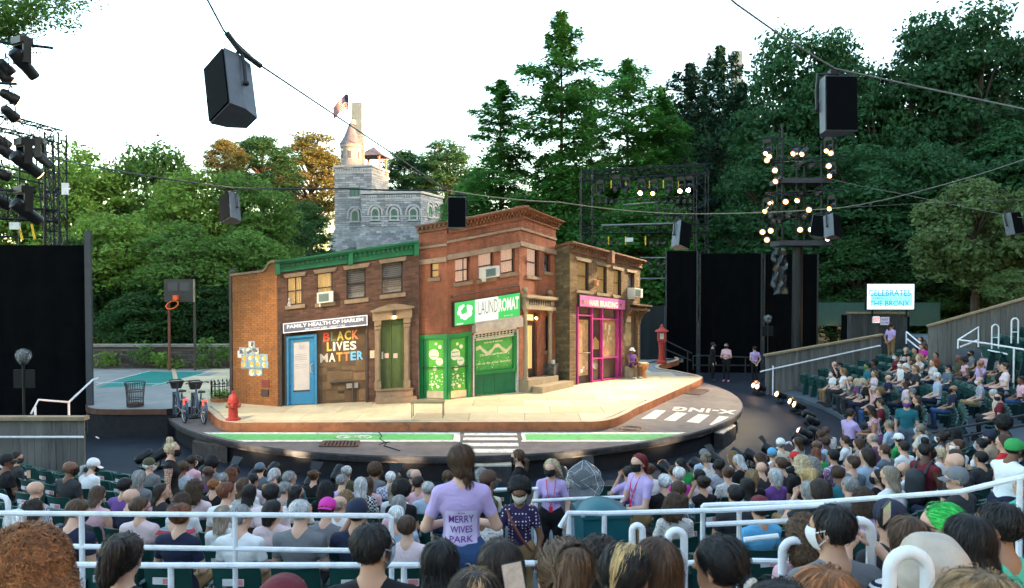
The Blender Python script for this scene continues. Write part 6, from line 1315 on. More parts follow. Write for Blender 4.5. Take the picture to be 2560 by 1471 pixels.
bicycle(G(461, 1057, ZR), G(437, 1040, ZR), 'blue grey hire bicycle parked farthest from the hydrant'); bicycle(G(509, 1060, ZR), G(484, 1043, ZR), 'blue grey hire bicycle parked nearer the hydrant')
# little cat on the sill
q = fA.uv(c1(477, 548)); cp_ = fA.F(q[0], q[1], .02)+fA.o; o = thing('cat', 'small tabby cat sitting upright on the window sill of the brown house', 'cat', cp_, math.atan2(fA.d.y, fA.d.x)); M_cat = mat('cat_fur', (.26, .22, .2), .9, .6, 30, dirt=(.7, .66, .6), dscale=16, damt=.9)
b = MB(); b.lathe([(.01, 0), (.055, .005), (.062, .05), (.05, .12), (.035, .17), (.028, .185), (.04, .2), (.042, .225), (.034, .25), (.012, .265)], 12)
for s in (-1, 1): b.tube([(s*.026, -.005, .245), (s*.03, 0, .29)], [.015, .001], 5); b.tube([(s*.025, -.04, .1), (s*.025, -.058, .01)], [.016, .013], 6); b.tube([(s*.05, 0, .03), (s*.045, -.05, .012)], [.03, .016], 6)
b.tube([(0, .04, .02), (.08, .03, .015), (.1, -.03, .015)], [.014, .012, .006], 5); b.ball((0, -.035, .215), .018, 6); b.build('body', M_cat, o, True)
# wrapped stand lights
def wrapped(px, ptop, pbot, Y, zf, label):
 b0 = P(px, pbot, Y); b0.z = zf; o = thing('wrapped_stand_light', label, 'stand light', b0); top = P(px, ptop, Y).z-zf; MB().tube([(0, 0, 0), (0, 0, top-.3)], .03, 6).build('stand', M_truss, o)
 for k in range(3): a = k*2.1; MB().tube([(0, 0, .35), (.4*math.cos(a), .4*math.sin(a), 0)], .018, 5).build('leg', M_truss, o)
 MB().lathe([(.03, top-.42), (.12, top-.34), (.19, top-.18), (.15, top-.05), (.04, top)], 9).build('plastic_wrap', M_plast2, o); MB().box((0, .03, top-.75), (.5, .06, .45)).build('sign_panel', M_black, o); MB().lathe([(.02, top-.45), (.1, top-.3), (.1, top-.12), (.03, top-.06)], 10).build('lamp_head', M_rub, o)
wrapped(60, 872, 1040, 18.2, ZA, 'lamp on a stand wrapped in clear plastic in front of the black masking'); wrapped(1919, 787, 925, 33.5, ZA, 'lamp on a stand wrapped in clear plastic behind the wooden ramp wall')
# ---- footlights round the apron
fl_spots = [(1892, 962, 'o'), (1902, 965, 'w'), (1952, 985, 'w'), (1986, 1004, 'o'), (1998, 1012, 'w'), (2020, 1035, 'off'), (2030, 1050, 'off'), (2036, 1078, 'off'), (2012, 1082, 'o'), (1998, 1095, 'off'), (1925, 1125, 'off'), (1880, 1140, 'off'), (1845, 1138, 'off'), (1790, 1150, 'off'), (1745, 1165, 'off'), (1665, 1172, 'o'), (1480, 1185, 'off'), (1410, 1190, 'off'), (1200, 1195, 'off'), (985, 1205, 'o'), (940, 1195, 'off'), (845, 1185, 'off'), (780, 1200, 'off'), (680, 1178, 'off'), (640, 1185, 'o'), (575, 1185, 'off'), (520, 1170, 'o'), (485, 1160, 'off'), (395, 1140, 'o'), (362, 1142, 'off')]
for i, (x, y, k) in enumerate(fl_spots):
 c = G(x, y+12, ZA+.2); tgt = (DC.x+(c.x-DC.x)*.35, DC.y+(c.y-DC.y)*.35-1, 2.2)
 sp = (24, R(75), WARM) if i in (2, 8, 13, 16, 19, 23, 26) else None
 par(Vector((c.x, c.y, ZA+.32)), tgt, k, '%s floor lamp along the apron edge counted from the wooden ramp wall' % ORD[i], 'floor lamps along the apron', 1.2, True, i % 3 == 1, sp)
o = thing('prompt_tray', 'white edged low black tray on the apron by the audience', 'tray', G(1955, 1125, ZA)); q = [G(x, y, ZA)-o.location for x, y in ((1930, 1135), (1968, 1152), (2003, 1130), (1972, 1112))]
MB().prism([(p.x, p.y) for p in q], 0, .05).build('tray', M_black, o)
for a, c in zip(q, q[1:]+q[:1]): MB().bar(a+Vector((0, 0, .07)), c+Vector((0, 0, .07)), .05).build('edge_strip', M_wr, o)
# ================================================================== seating
ROWR = [13.6+.9*k for k in range(8)]; ROWZ = [-.72+.165*k for k in range(8)]
UPR = [22.45+.9*k for k in range(5)]; UPZ = [1.17, 1.45, 1.74, 2.0, 2.3]
RR = ROWR+UPR; RZ = ROWZ+UPZ
M_ter = mat('terrace_grey', (.085, .11, .13), .7, .25, 2, .2, 20, dirt=(.04, .05, .06), dscale=1); M_terd = mat('terrace_dark', (.02, .03, .035), .8, .3, 2)
def polar(r, a, z=0.): return Vector((DC.x+r*math.sin(a), DC.y-r*math.cos(a), z))
def ring(r0, r1, a0, a1, z0, z1, name, m):
 n = 48; b = MB(); vs_ = []; fs = []
 for i in range(n+1):
  a = a0+(a1-a0)*i/n
  for r, z in ((r0, z0), (r1, z0), (r1, z1), (r0, z1)): vs_.append(polar(r, a, z))
 for i in range(n):
  for k in range(4): fs.append((i*4+k, i*4+(k+1) % 4, (i+1)*4+(k+1) % 4, (i+1)*4+k))
 fs += [(0, 1, 2, 3), tuple(n*4+k for k in (3, 2, 1, 0))]; b.add(vs_, fs); return struct(b.build(name, m))
AL, AR = R(-48), R(104.5)
for k in range(8): ring(ROWR[k]-.62, ROWR[k]+.28 if k < 7 else ROWR[k]+.5, AL, AR, ZA, ROWZ[k], 'seating_terrace', M_ter)
ring(20.35, 21.75, AL, R(90), ZA, .85, 'cross_aisle', M_ter)
for k in range(5): ring(UPR[k]-.7, UPR[k]+.2, AL, R(92), ZA, UPZ[k], 'seating_terrace', M_ter)
M_seat = mat('seat_green', (.008, .058, .048), .42, .2, 4, dirt=(.01, .03, .03), dscale=4, rnd=.2, spec=.5); M_std = mat('seat_standard', (.006, .03, .032), .5)
M_plate = mat('seat_plate', (.62, .6, .6), .5, .1, 30); M_plr = mat('seat_plate_red', (.62, .2, .2), .6, .2, 60)
def seat_meshes():
 n = 9; vs_ = []; fs = []
 prof = [(.0, .36, .0), (.03, .45, .012), (.05, .6, .03), (.075, .76, .03), (.1, .815, .035), (.115, .822, .03)]   # back leans away from the stage
 for y, z, t in prof:
  for i in range(n):
   x = -.225+.45*i/(n-1); c = .055*(1-(x/.225)**2); sq = 1-.06*(z > .8)
   vs_.append((x*sq, -y-c, z))
 m = len(prof)
 for y, z, t in prof:
  for i in range(n):
   x = -.225+.45*i/(n-1); c = .055*(1-(x/.225)**2); vs_.append((x*.99, -y-c-.022, z))
 for j in range(m-1):
  for i in range(n-1):
   a = j*n+i; fs.append((a, a+1, a+n+1, a+n)); b_ = m*n+a; fs.append((b_+1, b_, b_+n, b_+n+1))
 for i in range(n-1): fs.append(((m-1)*n+i, (m-1)*n+i+1, m*n+(m-1)*n+i+1, m*n+(m-1)*n+i)); fs.append((i+1, i, m*n+i, m*n+i+1))
 for j in range(m-1): fs.append((j*n, (j+1)*n, m*n+(j+1)*n, m*n+j*n)); fs.append(((j+1)*n+n-1, j*n+n-1, m*n+j*n+n-1, m*n+(j+1)*n+n-1))
 back = MB().add(vs_, fs).mesh('backrest', M_seat, True)
 up = MB().hexa([(-.21, .02, .42), (.21, .02, .42), (.21, -.02, .42), (-.21, -.02, .42), (-.2, .07, .76), (.2, .07, .76), (.2, .035, .76), (-.2, .035, .76)]).mesh('seat_pan', M_seat)
 dn = MB().hexa([(-.21, .0, .40), (.21, .0, .40), (.21, .4, .42), (-.21, .4, .42), (-.21, .0, .43), (.21, .0, .43), (.2, .4, .455), (-.2, .4, .455)]).mesh('seat_pan', M_seat)
 leg = MB().hexa([(-.252, -.04, 0), (-.222, -.04, 0), (-.222, .2, 0), (-.252, .2, 0), (-.252, -.1, .5), (-.222, -.1, .5), (-.222, .1, .5), (-.252, .1, .5)]).box((-.237, .04, .63), (.05, .3, .03)).hexa([(-.252, -.1, .5), (-.222, -.1, .5), (-.222, -.03, .5), (-.252, -.03, .5), (-.252, -.14, .64), (-.222, -.14, .64), (-.222, .08, .64), (-.252, .08, .64)]).mesh('leg', M_std)
 pl = MB(); pl.box((0, -.163, .685), (.2, .004, .065)); pl.mi = 1; pl.box((.045, -.1655, .685), (.09, .004, .05)); plate = pl.mesh('name_plate', [M_plate, M_plr])
 return back, up, dn, leg, plate
S_back, S_up, S_dn, S_leg, S_plate = seat_meshes()
# ================================================================== people
def smin(a, b, k): h = np.clip(.5+.5*(b-a)/k, 0, 1); return b+(a-b)*h-k*h*(1-h)
class Prim:
 def __init__(s, a, b, ra, rb, tag, k=.03, sq=1., ell=None): s.a = np.array(a, float); s.b = np.array(b, float); s.ra, s.rb, s.tag, s.k, s.sq, s.ell = ra, rb, tag, k, sq, ell
 def d(s, X, Y, Z):
  if s.ell is not None:
   e = s.ell; q = np.sqrt(((X-s.a[0])/e[0])**2+((Y-s.a[1])/e[1])**2+((Z-s.a[2])/e[2])**2); return (q-1)*min(e)
  ab = s.b-s.a; L2 = max(ab@ab, 1e-9); t = np.clip(((X-s.a[0])*ab[0]+(Y-s.a[1])*ab[1]+(Z-s.a[2])*ab[2])/L2, 0, 1)
  return (np.sqrt((X-s.a[0]-t*ab[0])**2+((Y-s.a[1]-t*ab[1])/s.sq)**2+(Z-s.a[2]-t*ab[2])**2)-(s.ra+(s.rb-s.ra)*t))*min(1, s.sq*1.2)
 def box(s):
  r = max(s.ell) if s.ell is not None else max(s.ra, s.rb); lo = np.minimum(s.a, s.b)-r-.05; hi = np.maximum(s.a, s.b)+r+.05; return lo, hi
def surf_nets(D, lo, h):
 S = D < 0; c = [S[i:S.shape[0]-1+i, j:S.shape[1]-1+j, k:S.shape[2]-1+k] for i in (0, 1) for j in (0, 1) for k in (0, 1)]
 n = sum(x.astype(np.int8) for x in c); act = (n > 0) & (n < 8); idx = -np.ones(act.shape, np.int32); I = np.argwhere(act); idx[act] = np.arange(len(I))
 acc = np.zeros((len(I), 3)); cnt = np.zeros((len(I), 1)); cor = [(i, j, k) for i in (0, 1) for j in (0, 1) for k in (0, 1)]
 val = {q: D[I[:, 0]+q[0], I[:, 1]+q[1], I[:, 2]+q[2]] for q in cor}
 for q in cor:
  for ax in range(3):
   if q[ax] == 1: continue
   r = list(q); r[ax] = 1; r = tuple(r); a, b = val[q], val[r]; m = (a < 0) != (b < 0); t = np.where(m, a/(a-b+1e-12), 0)
   p = np.tile(np.array(q, float), (len(I), 1)); p[:, ax] += t; acc += p*m[:, None]; cnt += m[:, None]
 V = lo+(I+acc/cnt)*h; F = []
 for ax in range(3):
  sl = [slice(1, -1)]*3; A = [slice(1, S.shape[i]-1) for i in range(3)]; A[ax] = slice(0, S.shape[ax]-1); B = list(A); B[ax] = slice(1, S.shape[ax])
  s0, s1 = S[tuple(A)], S[tuple(B)]; E = np.argwhere(s0 != s1); fl = s0[s0 != s1]; o = np.array([A[0].start, A[1].start, A[2].start]); E = E+o
  u, v = (ax+1) % 3, (ax+2) % 3; du = np.zeros(3, int); du[u] = 1; dv = np.zeros(3, int); dv[v] = 1
  q = [idx[tuple((E-a*du-b*dv).T)] for a, b in ((1, 1), (0, 1), (0, 0), (1, 0))]; q = np.stack(q, 1); q[~fl] = q[~fl][:, ::-1]; F.append(q)
 return V, np.concatenate(F)
def sdf_mesh(prims, h, post=None):
 lo = np.min([p.box()[0] for p in prims], 0); hi = np.max([p.box()[1] for p in prims], 0); n = np.ceil((hi-lo)/h).astype(int)+2
 D = np.full(n, .15); ax = [lo[i]+h*np.arange(n[i]) for i in range(3)]
 for p in prims:
  a, b = p.box(); i0 = np.clip(((a-lo)/h).astype(int), 0, n-1); i1 = np.clip(((b-lo)/h).astype(int)+1, 1, n)
  X, Y, Z = np.meshgrid(*[ax[i][i0[i]:i1[i]] for i in range(3)], indexing='ij', sparse=True); s = tuple(slice(i0[i], i1[i]) for i in range(3)); D[s] = smin(D[s], p.d(X, Y, Z), p.k)
 if post: D = post(D, *np.meshgrid(*ax, indexing='ij', sparse=True))
 return surf_nets(D, lo, h)
PATT = {}
def person_mat(name, pat=None, tattoo=False):
 """skin, shirt, trousers and shoes in one cloth-and-skin surface; the body's own attributes say where each begins"""
 m = bpy.data.materials.new(name); m.use_nodes = True; n = m.node_tree.nodes; L = m.node_tree.links; b = n['Principled BSDF']; tc = n.new('ShaderNodeTexCoord')
 def att(a, obj=True):
  x = n.new('ShaderNodeAttribute'); x.attribute_name = a
  if obj: x.attribute_type = 'OBJECT'
  return x.outputs['Color' if obj else 'Fac']
 def mix(f, a, c):
  x = n.new('ShaderNodeMix'); x.data_type = 'RGBA'; L.new(f, x.inputs[0]); L.new(a, x.inputs[6])
  if hasattr(c, 'links'): L.new(c, x.inputs[7])
  else: x.inputs[7].default_value = (*c, 1)
  return x.outputs[2]
 def math_(op, a, v):
  x = n.new('ShaderNodeMath'); x.operation = op; L.new(a, x.inputs[0])
  if hasattr(v, 'links'): L.new(v, x.inputs[1])
  else: x.inputs[1].default_value = v
  return x.outputs[0]
 skin = att('skin')
 if tattoo:
  vz = n.new('ShaderNodeTexVoronoi'); vz.feature = 'DISTANCE_TO_EDGE'; vz.inputs['Scale'].default_value = 26; L.new(tc.outputs['Object'], vz.inputs[0]); sx = n.new('ShaderNodeSeparateXYZ'); L.new(tc.outputs['Object'], sx.inputs[0])
  skin = mix(math_('MULTIPLY', math_('MULTIPLY', math_('LESS_THAN', vz.outputs[0], .09), math_('LESS_THAN', sx.outputs[2], 1.385)), .75), skin, (.03, .03, .04))
 shirt = att('shirt') if pat is None else pat(n, L, tc)
 nz = n.new('ShaderNodeTexNoise'); nz.inputs['Scale'].default_value = 7; nz.inputs['Detail'].default_value = 3; nz.inputs['Distortion'].default_value = .8; L.new(tc.outputs['Object'], nz.inputs[0])
 fs, fp, fo = (math_('GREATER_THAN', att(a, False), 0) for a in ('rg_shirt', 'rg_pants', 'rg_shoe'))
 col = mix(fo, mix(fp, mix(fs, skin, shirt), att('pants')), att('shoe')); L.new(col, b.inputs['Base Color'])
 cl = math_('MAXIMUM', fs, fp); bp = n.new('ShaderNodeBump'); bp.inputs['Distance'].default_value = .05; L.new(nz.outputs[0], bp.inputs['Height']); L.new(math_('MULTIPLY', cl, .45), bp.inputs['Strength']); L.new(bp.outputs[0], b.inputs['Normal'])
 L.new(math_('ADD', math_('MULTIPLY', cl, .3), .55), b.inputs['Roughness']); b.inputs['Specular IOR Level'].default_value = .3; return m
M_body = person_mat('person_surface')
TAGS = {'skin': 0, 'shirt': 1, 'pants': 2, 'shoe': 3}
def hand(prims, w, d, side, tag='skin', spread=.3):
 """palm, four fingers and a thumb continuing the forearm direction d from wrist w"""
 w = np.array(w, float); d = np.array(d, float); d /= np.linalg.norm(d); up = np.array([0, 0, 1.]) if abs(d[2]) < .8 else np.array([0, 1., 0]); s = np.cross(d, up); s /= np.linalg.norm(s); u = np.cross(s, d)
 prims.append(Prim(w, w+d*.075, .026, .034, tag, .015)); base = w+d*.085
 for i, l in enumerate((.065, .075, .07, .055)):
  o = s*(i-1.5)*.02; k = base+o+d*l*.55+s*(i-1.5)*.004*spread; prims.append(Prim(base+o, k, .0095, .009, tag, .006)); prims.append(Prim(k, k+d*l*.35-u*l*.3, .009, .0075, tag, .004))
 t0 = w+d*.03+s*side*.028; t1 = t0+d*.035+s*side*.028; prims.append(Prim(t0, t1, .012, .0105, tag, .01)); prims.append(Prim(t1, t1+d*.03, .0105, .008, tag, .005))
def body(pose='seat', build='f', sleeve='tee', yaw=0., pitch=0., arms=None, legs=None, lean=0., legcover='pants'):
 """joints for a sitting or standing body; returns primitives and the head frame"""
 seat = pose == 'seat'; hz = .53 if seat else .93; wsh = .155 if build == 'f' else .18; P_ = []
 sy = math.sin(lean); cy = math.cos(lean); T = lambda x, y, z: (x, y+z*sy, hz+z*cy)      # torso frame above the hips
 tr = .0 if build == 'f' else .012
 P_ += [Prim(T(-.05, 0, -.01), T(.05, 0, -.01), .135, .135, 'pants' if not seat else 'shirt', .05, .8), Prim(T(0, 0, .02), T(0, .005, .17), .13+tr, .115+tr, 'shirt', .05, .74), Prim(T(0, .005, .17), T(0, .0, .33), .118+tr, .145+tr, 'shirt', .05, .70), Prim(T(-.05, -.005, .36), T(.05, -.005, .36), .11+tr, .11+tr, 'shirt', .05, .72)]
 if build == 'f': P_ += [Prim(T(s*.06, .075, .31), T(s*.06, .08, .3), .052, .052, 'shirt', .04) for s in (-1, 1)]
 sh = {}
 for s in (-1, 1):
  a, b = T(s*.03, -.014, .462), T(s*wsh, -.012, .425); P_.append(Prim(a, b, .058, .054, 'shirt' if sleeve != 'bare' else 'skin', .045)); sh[s] = np.array(b)
 P_.append(Prim(T(0, -.012, .49), T(0, .012+pitch*.02, .56), .058+tr*.6, .050+tr*.6, 'skin', .03))
 hc = np.array(T(0, .02+.05*pitch, .65-.012*abs(pitch))); ca, sa = math.cos(yaw), math.sin(yaw)
 def Hd(x, y, z):
  y, z = y*math.cos(pitch)+z*math.sin(pitch), -y*math.sin(pitch)+z*math.cos(pitch); return (hc[0]+x*ca-y*sa, hc[1]+x*sa+y*ca, hc[2]+z)
 P_ += [Prim(Hd(0, -.018, .03), Hd(0, .02, .025), .083, .078, 'skin', .03), Prim(Hd(0, .02, .0), Hd(0, .045, -.055), .066, .046, 'skin', .03), Prim(Hd(0, .05, -.075), Hd(0, .055, -.08), .03, .03, 'skin', .03), Prim(Hd(0, .09, .0), Hd(0, .112, -.028), .011, .015, 'skin', .012), Prim(Hd(-.03, .078, .025), Hd(.03, .078, .025), .016, .016, 'skin', .02)]
 P_ += [Prim(Hd(s*.079, -.005, .012), Hd(s*.083, -.012, -.03), .014, .011, 'skin', .012) for s in (-1, 1)]
 A = arms or {}
 for s in (-1, 1):
  e, w = A.get(s, ((s*.225, .03, .17), (s*.11, .25, .08)) if seat else ((s*.23, -.01, .14), (s*.215, .06, -.09))); e, w = np.array(T(*e)), np.array(T(*w)); q = sh[s]*.45+e*.55; full = sleeve == 'long'; bare = sleeve in ('tank', 'bare')
  P_.append(Prim(sh[s], q, .052, .046, 'skin' if bare else 'shirt', .03)); P_.append(Prim(q, e, .043 if not full else .047, .038, 'shirt' if full else 'skin', .018)); P_.append(Prim(e, w, .04 if full else .037, .03 if full else .026, 'shirt' if full else 'skin', .02)); hand(P_, w, w-e, -s)
 for s in (-1, 1):
  if seat: hp, kn, an = (s*.085, .03, hz-.01), (s*.115, .46, .53), (s*.12, .43, .1)
  else: hp, kn, an = (s*.085, .0, .9), (s*.095, .02, .5), (s*.1, -.02, .09)
  if legs and s in legs: kn, an = legs[s]
  lc = 'skin' if legcover == 'shorts' else 'pants'; mid = tuple(np.array(kn)*.45+np.array(hp)*.55)
  P_ += [Prim(hp, mid, .092, .076, 'pants', .05), Prim(mid, kn, .074, .058, lc, .025), Prim(kn, an, .056, .04, lc, .03), Prim((an[0], an[1]-.04, an[2]-.045), (an[0]*1.1, an[1]+.15, an[2]-.06), .042, .034, 'shoe', .02)]
 M = Matrix.Translation(hc) @ Matrix.Rotation(yaw, 4, 'Z') @ Matrix.Rotation(-pitch, 4, 'X'); return P_, M
BODY = {}
def body_mesh(key, h=.0145, **kw):
 if key in BODY: return BODY[key]
 pr, M = body(**kw); V, F = sdf_mesh(pr, h)
 dd = np.stack([p.d(V[:, 0], V[:, 1], V[:, 2]) for p in pr]); tg = np.array([TAGS[p.tag] for p in pr]); D = [dd[tg == k].min(0) if (tg == k).any() else np.full(len(V), 9.) for k in range(4)]
 me = np_mesh('body', V, F, [M_body])
 for nm, v in (('rg_shirt', D[0]-D[1]), ('rg_pants', np.minimum(D[0], D[1])-D[2]), ('rg_shoe', np.minimum(np.minimum(D[0], D[1]), D[2])-D[3])): me.attributes.new(nm, 'FLOAT', 'POINT').data.foreach_set('value', v.astype(np.float32))
 BODY[key] = (me, M); return BODY[key]
# ---- hair, caps
def hair_mat(name, streak=False):
 m = mat(name, (.1, .07, .05), .55, .3, 30, .5, 40, attr='hair', vcol='tint', spec=.3, stretch=(1, 1, .3))
 if streak:
  n = m.node_tree.nodes; L = m.node_tree.links; at = [x for x in n if x.type == 'ATTRIBUTE' and x.attribute_name == 'hair'][0]; a2 = n.new('ShaderNodeAttribute'); a2.attribute_type = 'OBJECT'; a2.attribute_name = 'hair2'; va = n.new('ShaderNodeAttribute'); va.attribute_name = 'streak'
  mx = n.new('ShaderNodeMix'); mx.data_type = 'RGBA'; L.new(va.outputs['Fac'], mx.inputs[0]); L.new(at.outputs['Color'], mx.inputs[6]); L.new(a2.outputs['Color'], mx.inputs[7])
  sc = [x for x in n if x.type == 'VECT_MATH'][0]; L.new(mx.outputs[2], sc.inputs[0])
 return m
M_hair = hair_mat('hair'); M_hairs = hair_mat('hair_streaked', True); M_cap = mat('cap_cloth', (.3, .3, .3), .8, .08, 9, .2, 60, attr='cap')
def hair_sdf(style):
 """(primitives, cut function, flow kind, tie point)"""
 sc_ = [Prim((0, -.022, .035), (0, .0, .036), .093, .088, 0, .02)]; tie = None; flow = 'fall'; low = -.075; face = .052
 if style == 'short': low = -.06; face = .058
 elif style == 'crop': sc_ = [Prim((0, -.022, .034), (0, .0, .034), .087, .083, 0, .02)]; low = -.045
 elif style == 'fringe': sc_ = [Prim((0, -.026, .02), (0, -.01, .015), .09, .084, 0, .02)]; low = -.06; face = .02
 elif style == 'bob': sc_ += [Prim((0, -.03, -.02), (0, -.04, -.09), .098, .085, 0, .03)]; low = -.15; face = .04
 elif style == 'long': sc_ += [Prim((0, -.035, -.03), (0, -.075, -.17), .095, .085, 0, .03, .75), Prim((0, -.075, -.17), (0, -.09, -.34), .085, .055, 0, .04, .5)]; low = -.5; face = .035
 elif style == 'curly': sc_ += [Prim((0, -.035, .0), (0, -.05, -.1), .115, .125, 0, .03, .85), Prim((0, -.06, -.12), (0, -.075, -.22), .12, .08, 0, .04, .6)]; low = -.4; face = .04; flow = 'curl'
 elif style == 'bigcurl': sc_ = [Prim((0, -.03, .04), (0, -.03, -.04), .145, .165, 0, .03, .9), Prim((-.08, -.05, -.1), (.08, -.05, -.1), .11, .11, 0, .05)]; low = -.4; face = .055; flow = 'curl'
 elif style == 'afro': sc_ = [Prim((0, -.025, .055), (0, -.02, .05), .128, .128, 0, .03)]; low = -.07; face = .055; flow = 'curl'
 elif style in ('pony', 'lowpony'):
  tie = (0, -.118, .035 if style == 'pony' else -.03); sc_ += [Prim(tie, (0, -.155, tie[2]-.03), .024, .03, 0, .015), Prim((0, -.155, tie[2]-.03), (0, -.15, tie[2]-.15), .034, .032, 0, .02), Prim((0, -.15, tie[2]-.15), (0, -.14, tie[2]-.27), .03, .01, 0, .02)]; flow = 'tie'; low = -.5
 elif style == 'bun': tie = (0, -.105, .07); sc_ += [Prim((-.012, -.12, .085), (.012, -.125, .08), .05, .048, 0, .012)]; flow = 'tie'
 elif style == 'lowbun': tie = (0, -.115, -.015); sc_ += [Prim((-.02, -.13, -.02), (.02, -.13, -.025), .052, .05, 0, .012)]; flow = 'tie'; low = -.1
 elif style == 'topbun': tie = (0, -.03, .13); sc_ += [Prim((0, -.035, .15), (0, -.04, .16), .048, .045, 0, .012)]; flow = 'tie'
 elif style == 'updo': tie = (.01, -.11, .03); sc_ += [Prim((.02, -.105, .08), (-.015, -.125, -.04), .055, .05, 0, .03)]; flow = 'tie'; low = -.1
 elif style == 'braid':
  z = -.06; sc_ += [Prim((0, -.03, -.02), (0, -.06, -.05), .085, .06, 0, .03)]
  for i in range(9): sc_.append(Prim((.045+.004*i+(.012 if i % 2 else -.012), -.085+.002*i, z-.033*i), (.045+.004*i+(-.01 if i % 2 else .01), -.085+.002*i, z-.033*i-.02), .03-.0014*i, .03-.0014*i, 0, .006))
  tie = (.04, -.09, -.05); flow = 'tie'; low = -.5
 return sc_, low, face, flow, tie
HAIR = {}
def hair_mesh(style, hi=0, seed=0, streak=False):
 key = (style, hi, seed, streak)
 if key in HAIR: return HAIR[key]
 pr, low, face, flow, tie = hair_sdf(style); rs = np.random.RandomState(seed+sum(map(ord, style)))
 wob = .016 if flow == 'curl' else .005; fq = 52 if flow == 'curl' else 42; ph = rs.uniform(0, 6, 3)
 def field(D, X, Y, Z):
  D = D+wob*np.sin(X*fq+ph[0])*np.sin(Y*fq+ph[1])*np.sin(Z*fq+ph[2]); cut = (Y-face)*.80-(Z-.055)*.62; D = np.maximum(D, cut)
  side = np.minimum(Y-.02, .025-Z); D = np.maximum(D, side) if style in ('short', 'crop', 'fringe', 'pony', 'bun', 'lowbun', 'topbun', 'lowpony', 'updo') else D
  D = np.maximum(D, low-Z)
  if style == 'fringe': D = np.maximum(D, Z-.055)
  return D
 V, F = sdf_mesh(pr, .009 if hi != 1 else .007, field)
 # strands laid along the surface
 def sd(Q):
  D = np.full(len(Q), .15)
  for p in pr: D = smin(D, p.d(Q[:, 0], Q[:, 1], Q[:, 2]), p.k)
  return D
 def grad(Q):
  e = .004; g_ = np.stack([sd(Q+np.eye(3)[i]*e)-sd(Q-np.eye(3)[i]*e) for i in range(3)], 1); return g_/(np.linalg.norm(g_, axis=1)[:, None]+1e-9)
 ns = [600, 3600, 1500][hi]; npt = [6, 9, 7][hi]; wdt = [.0042, .0019, .003][hi]
 if flow == 'curl': ns = int(ns*1.5)
 st = V[rs.randint(0, len(V), ns)]+rs.normal(0, .003, (ns, 3)); ln = rs.uniform(.05, .13, ns) if flow != 'curl' else rs.uniform(.08, .2, ns)
 if style in ('short', 'crop', 'fringe'): ln *= .55
 pts = [st]; p = st; crown = np.array([.01, -.04, .13]); rnd = rs.normal(0, 1, (ns, 3)); off = (rs.uniform(-.002, .004, ns)+.014*rs.rand(ns)**7) if hi else rs.uniform(-.001, .005, ns); tfrac = rs.uniform(0, 6.28, ns)
 for i in range(npt-1):
  if flow == 'tie' and tie is not None:
   v = np.array(tie)-p; far = (p[:, 1] < tie[1]-.03) | (p[:, 2] < -.09); v[far] = np.array([0, -.02, -1.])
  else: v = (p-crown); v[:, 2] -= .06; v[p[:, 2] < -.03] = np.array([0, -.12, -1.])
  v = v/(np.linalg.norm(v, axis=1)[:, None]+1e-9)+rnd*(.07 if flow == 'tie' else .13)
  if flow == 'curl':
   a = tfrac+i*1.25; v = v*.25+np.stack([np.cos(a), np.sin(a)*.8, np.sin(a*.9)-.4], 1)
  g_ = grad(p); v -= g_*np.sum(v*g_, 1)[:, None]; v /= np.linalg.norm(v, axis=1)[:, None]+1e-9; p = p+v*(ln/(npt-1))[:, None]
  g_ = grad(p); p = p-g_*(sd(p)-(off if flow != 'curl' else .006+.016*np.sin(tfrac+i*1.7)))[:, None]*(.9 if flow != 'curl' else .7); pts.append(p)
 PT = np.stack(pts, 1); Tn = np.gradient(PT, axis=1); Tn /= np.linalg.norm(Tn, axis=2)[:, :, None]+1e-9; Gq = np.stack([grad(PT[:, i]) for i in range(npt)], 1); B = np.cross(Tn, Gq); B /= np.linalg.norm(B, axis=2)[:, :, None]+1e-9
 tp_ = (np.sin(np.linspace(.25, math.pi-.1, npt)))[None, :, None]; w_ = wdt*rs.uniform(.6, 1.4, ns)[:, None, None]*tp_; Lf = PT-B*w_; Rt_ = PT+B*w_
 keep = np.all(PT[:, :, 2] > low-.06, 1) & np.all(((PT[:, :, 1]-face)*.80-(PT[:, :, 2]-.055)*.62) < (.03 if hi else .014), 1); Lf, Rt_ = Lf[keep], Rt_[keep]; n = len(Lf)
 SV = np.stack([Lf, Rt_], 2).reshape(-1, 3); base = (np.arange(n)*npt*2)[:, None]+(np.arange(npt-1)*2)[None]; SF = np.stack([base, base+1, base+3, base+2], 2).reshape(-1, 4)+len(V)
 me = np_mesh('hair', np.concatenate([V, SV]), np.concatenate([F, SF]), [M_hairs if streak else M_hair]); tint = np.concatenate([np.full(len(V), .75), np.repeat((rs.uniform(.6, 1.6, n) if hi else rs.uniform(.75, 1.3, n))*(1+.4*np.sin(st[keep][:, 0]*95+3*np.sin(st[keep][:, 2]*38))*np.cos(st[keep][:, 2]*60*(flow == 'curl')+st[keep][:, 1]*50)), npt*2)])
 a = me.attributes.new('tint', 'FLOAT', 'POINT'); a.data.foreach_set('value', tint.astype(np.float32))
 if streak:
  sk = np.concatenate([np.zeros(len(V)), np.repeat(((np.sin(st[keep][:, 0]*55+1)+.5*rs.rand(n)) > .62).astype(float), npt*2)]); a = me.attributes.new('streak', 'FLOAT', 'POINT'); a.data.foreach_set('value', sk.astype(np.float32))
 HAIR[key] = me; return me
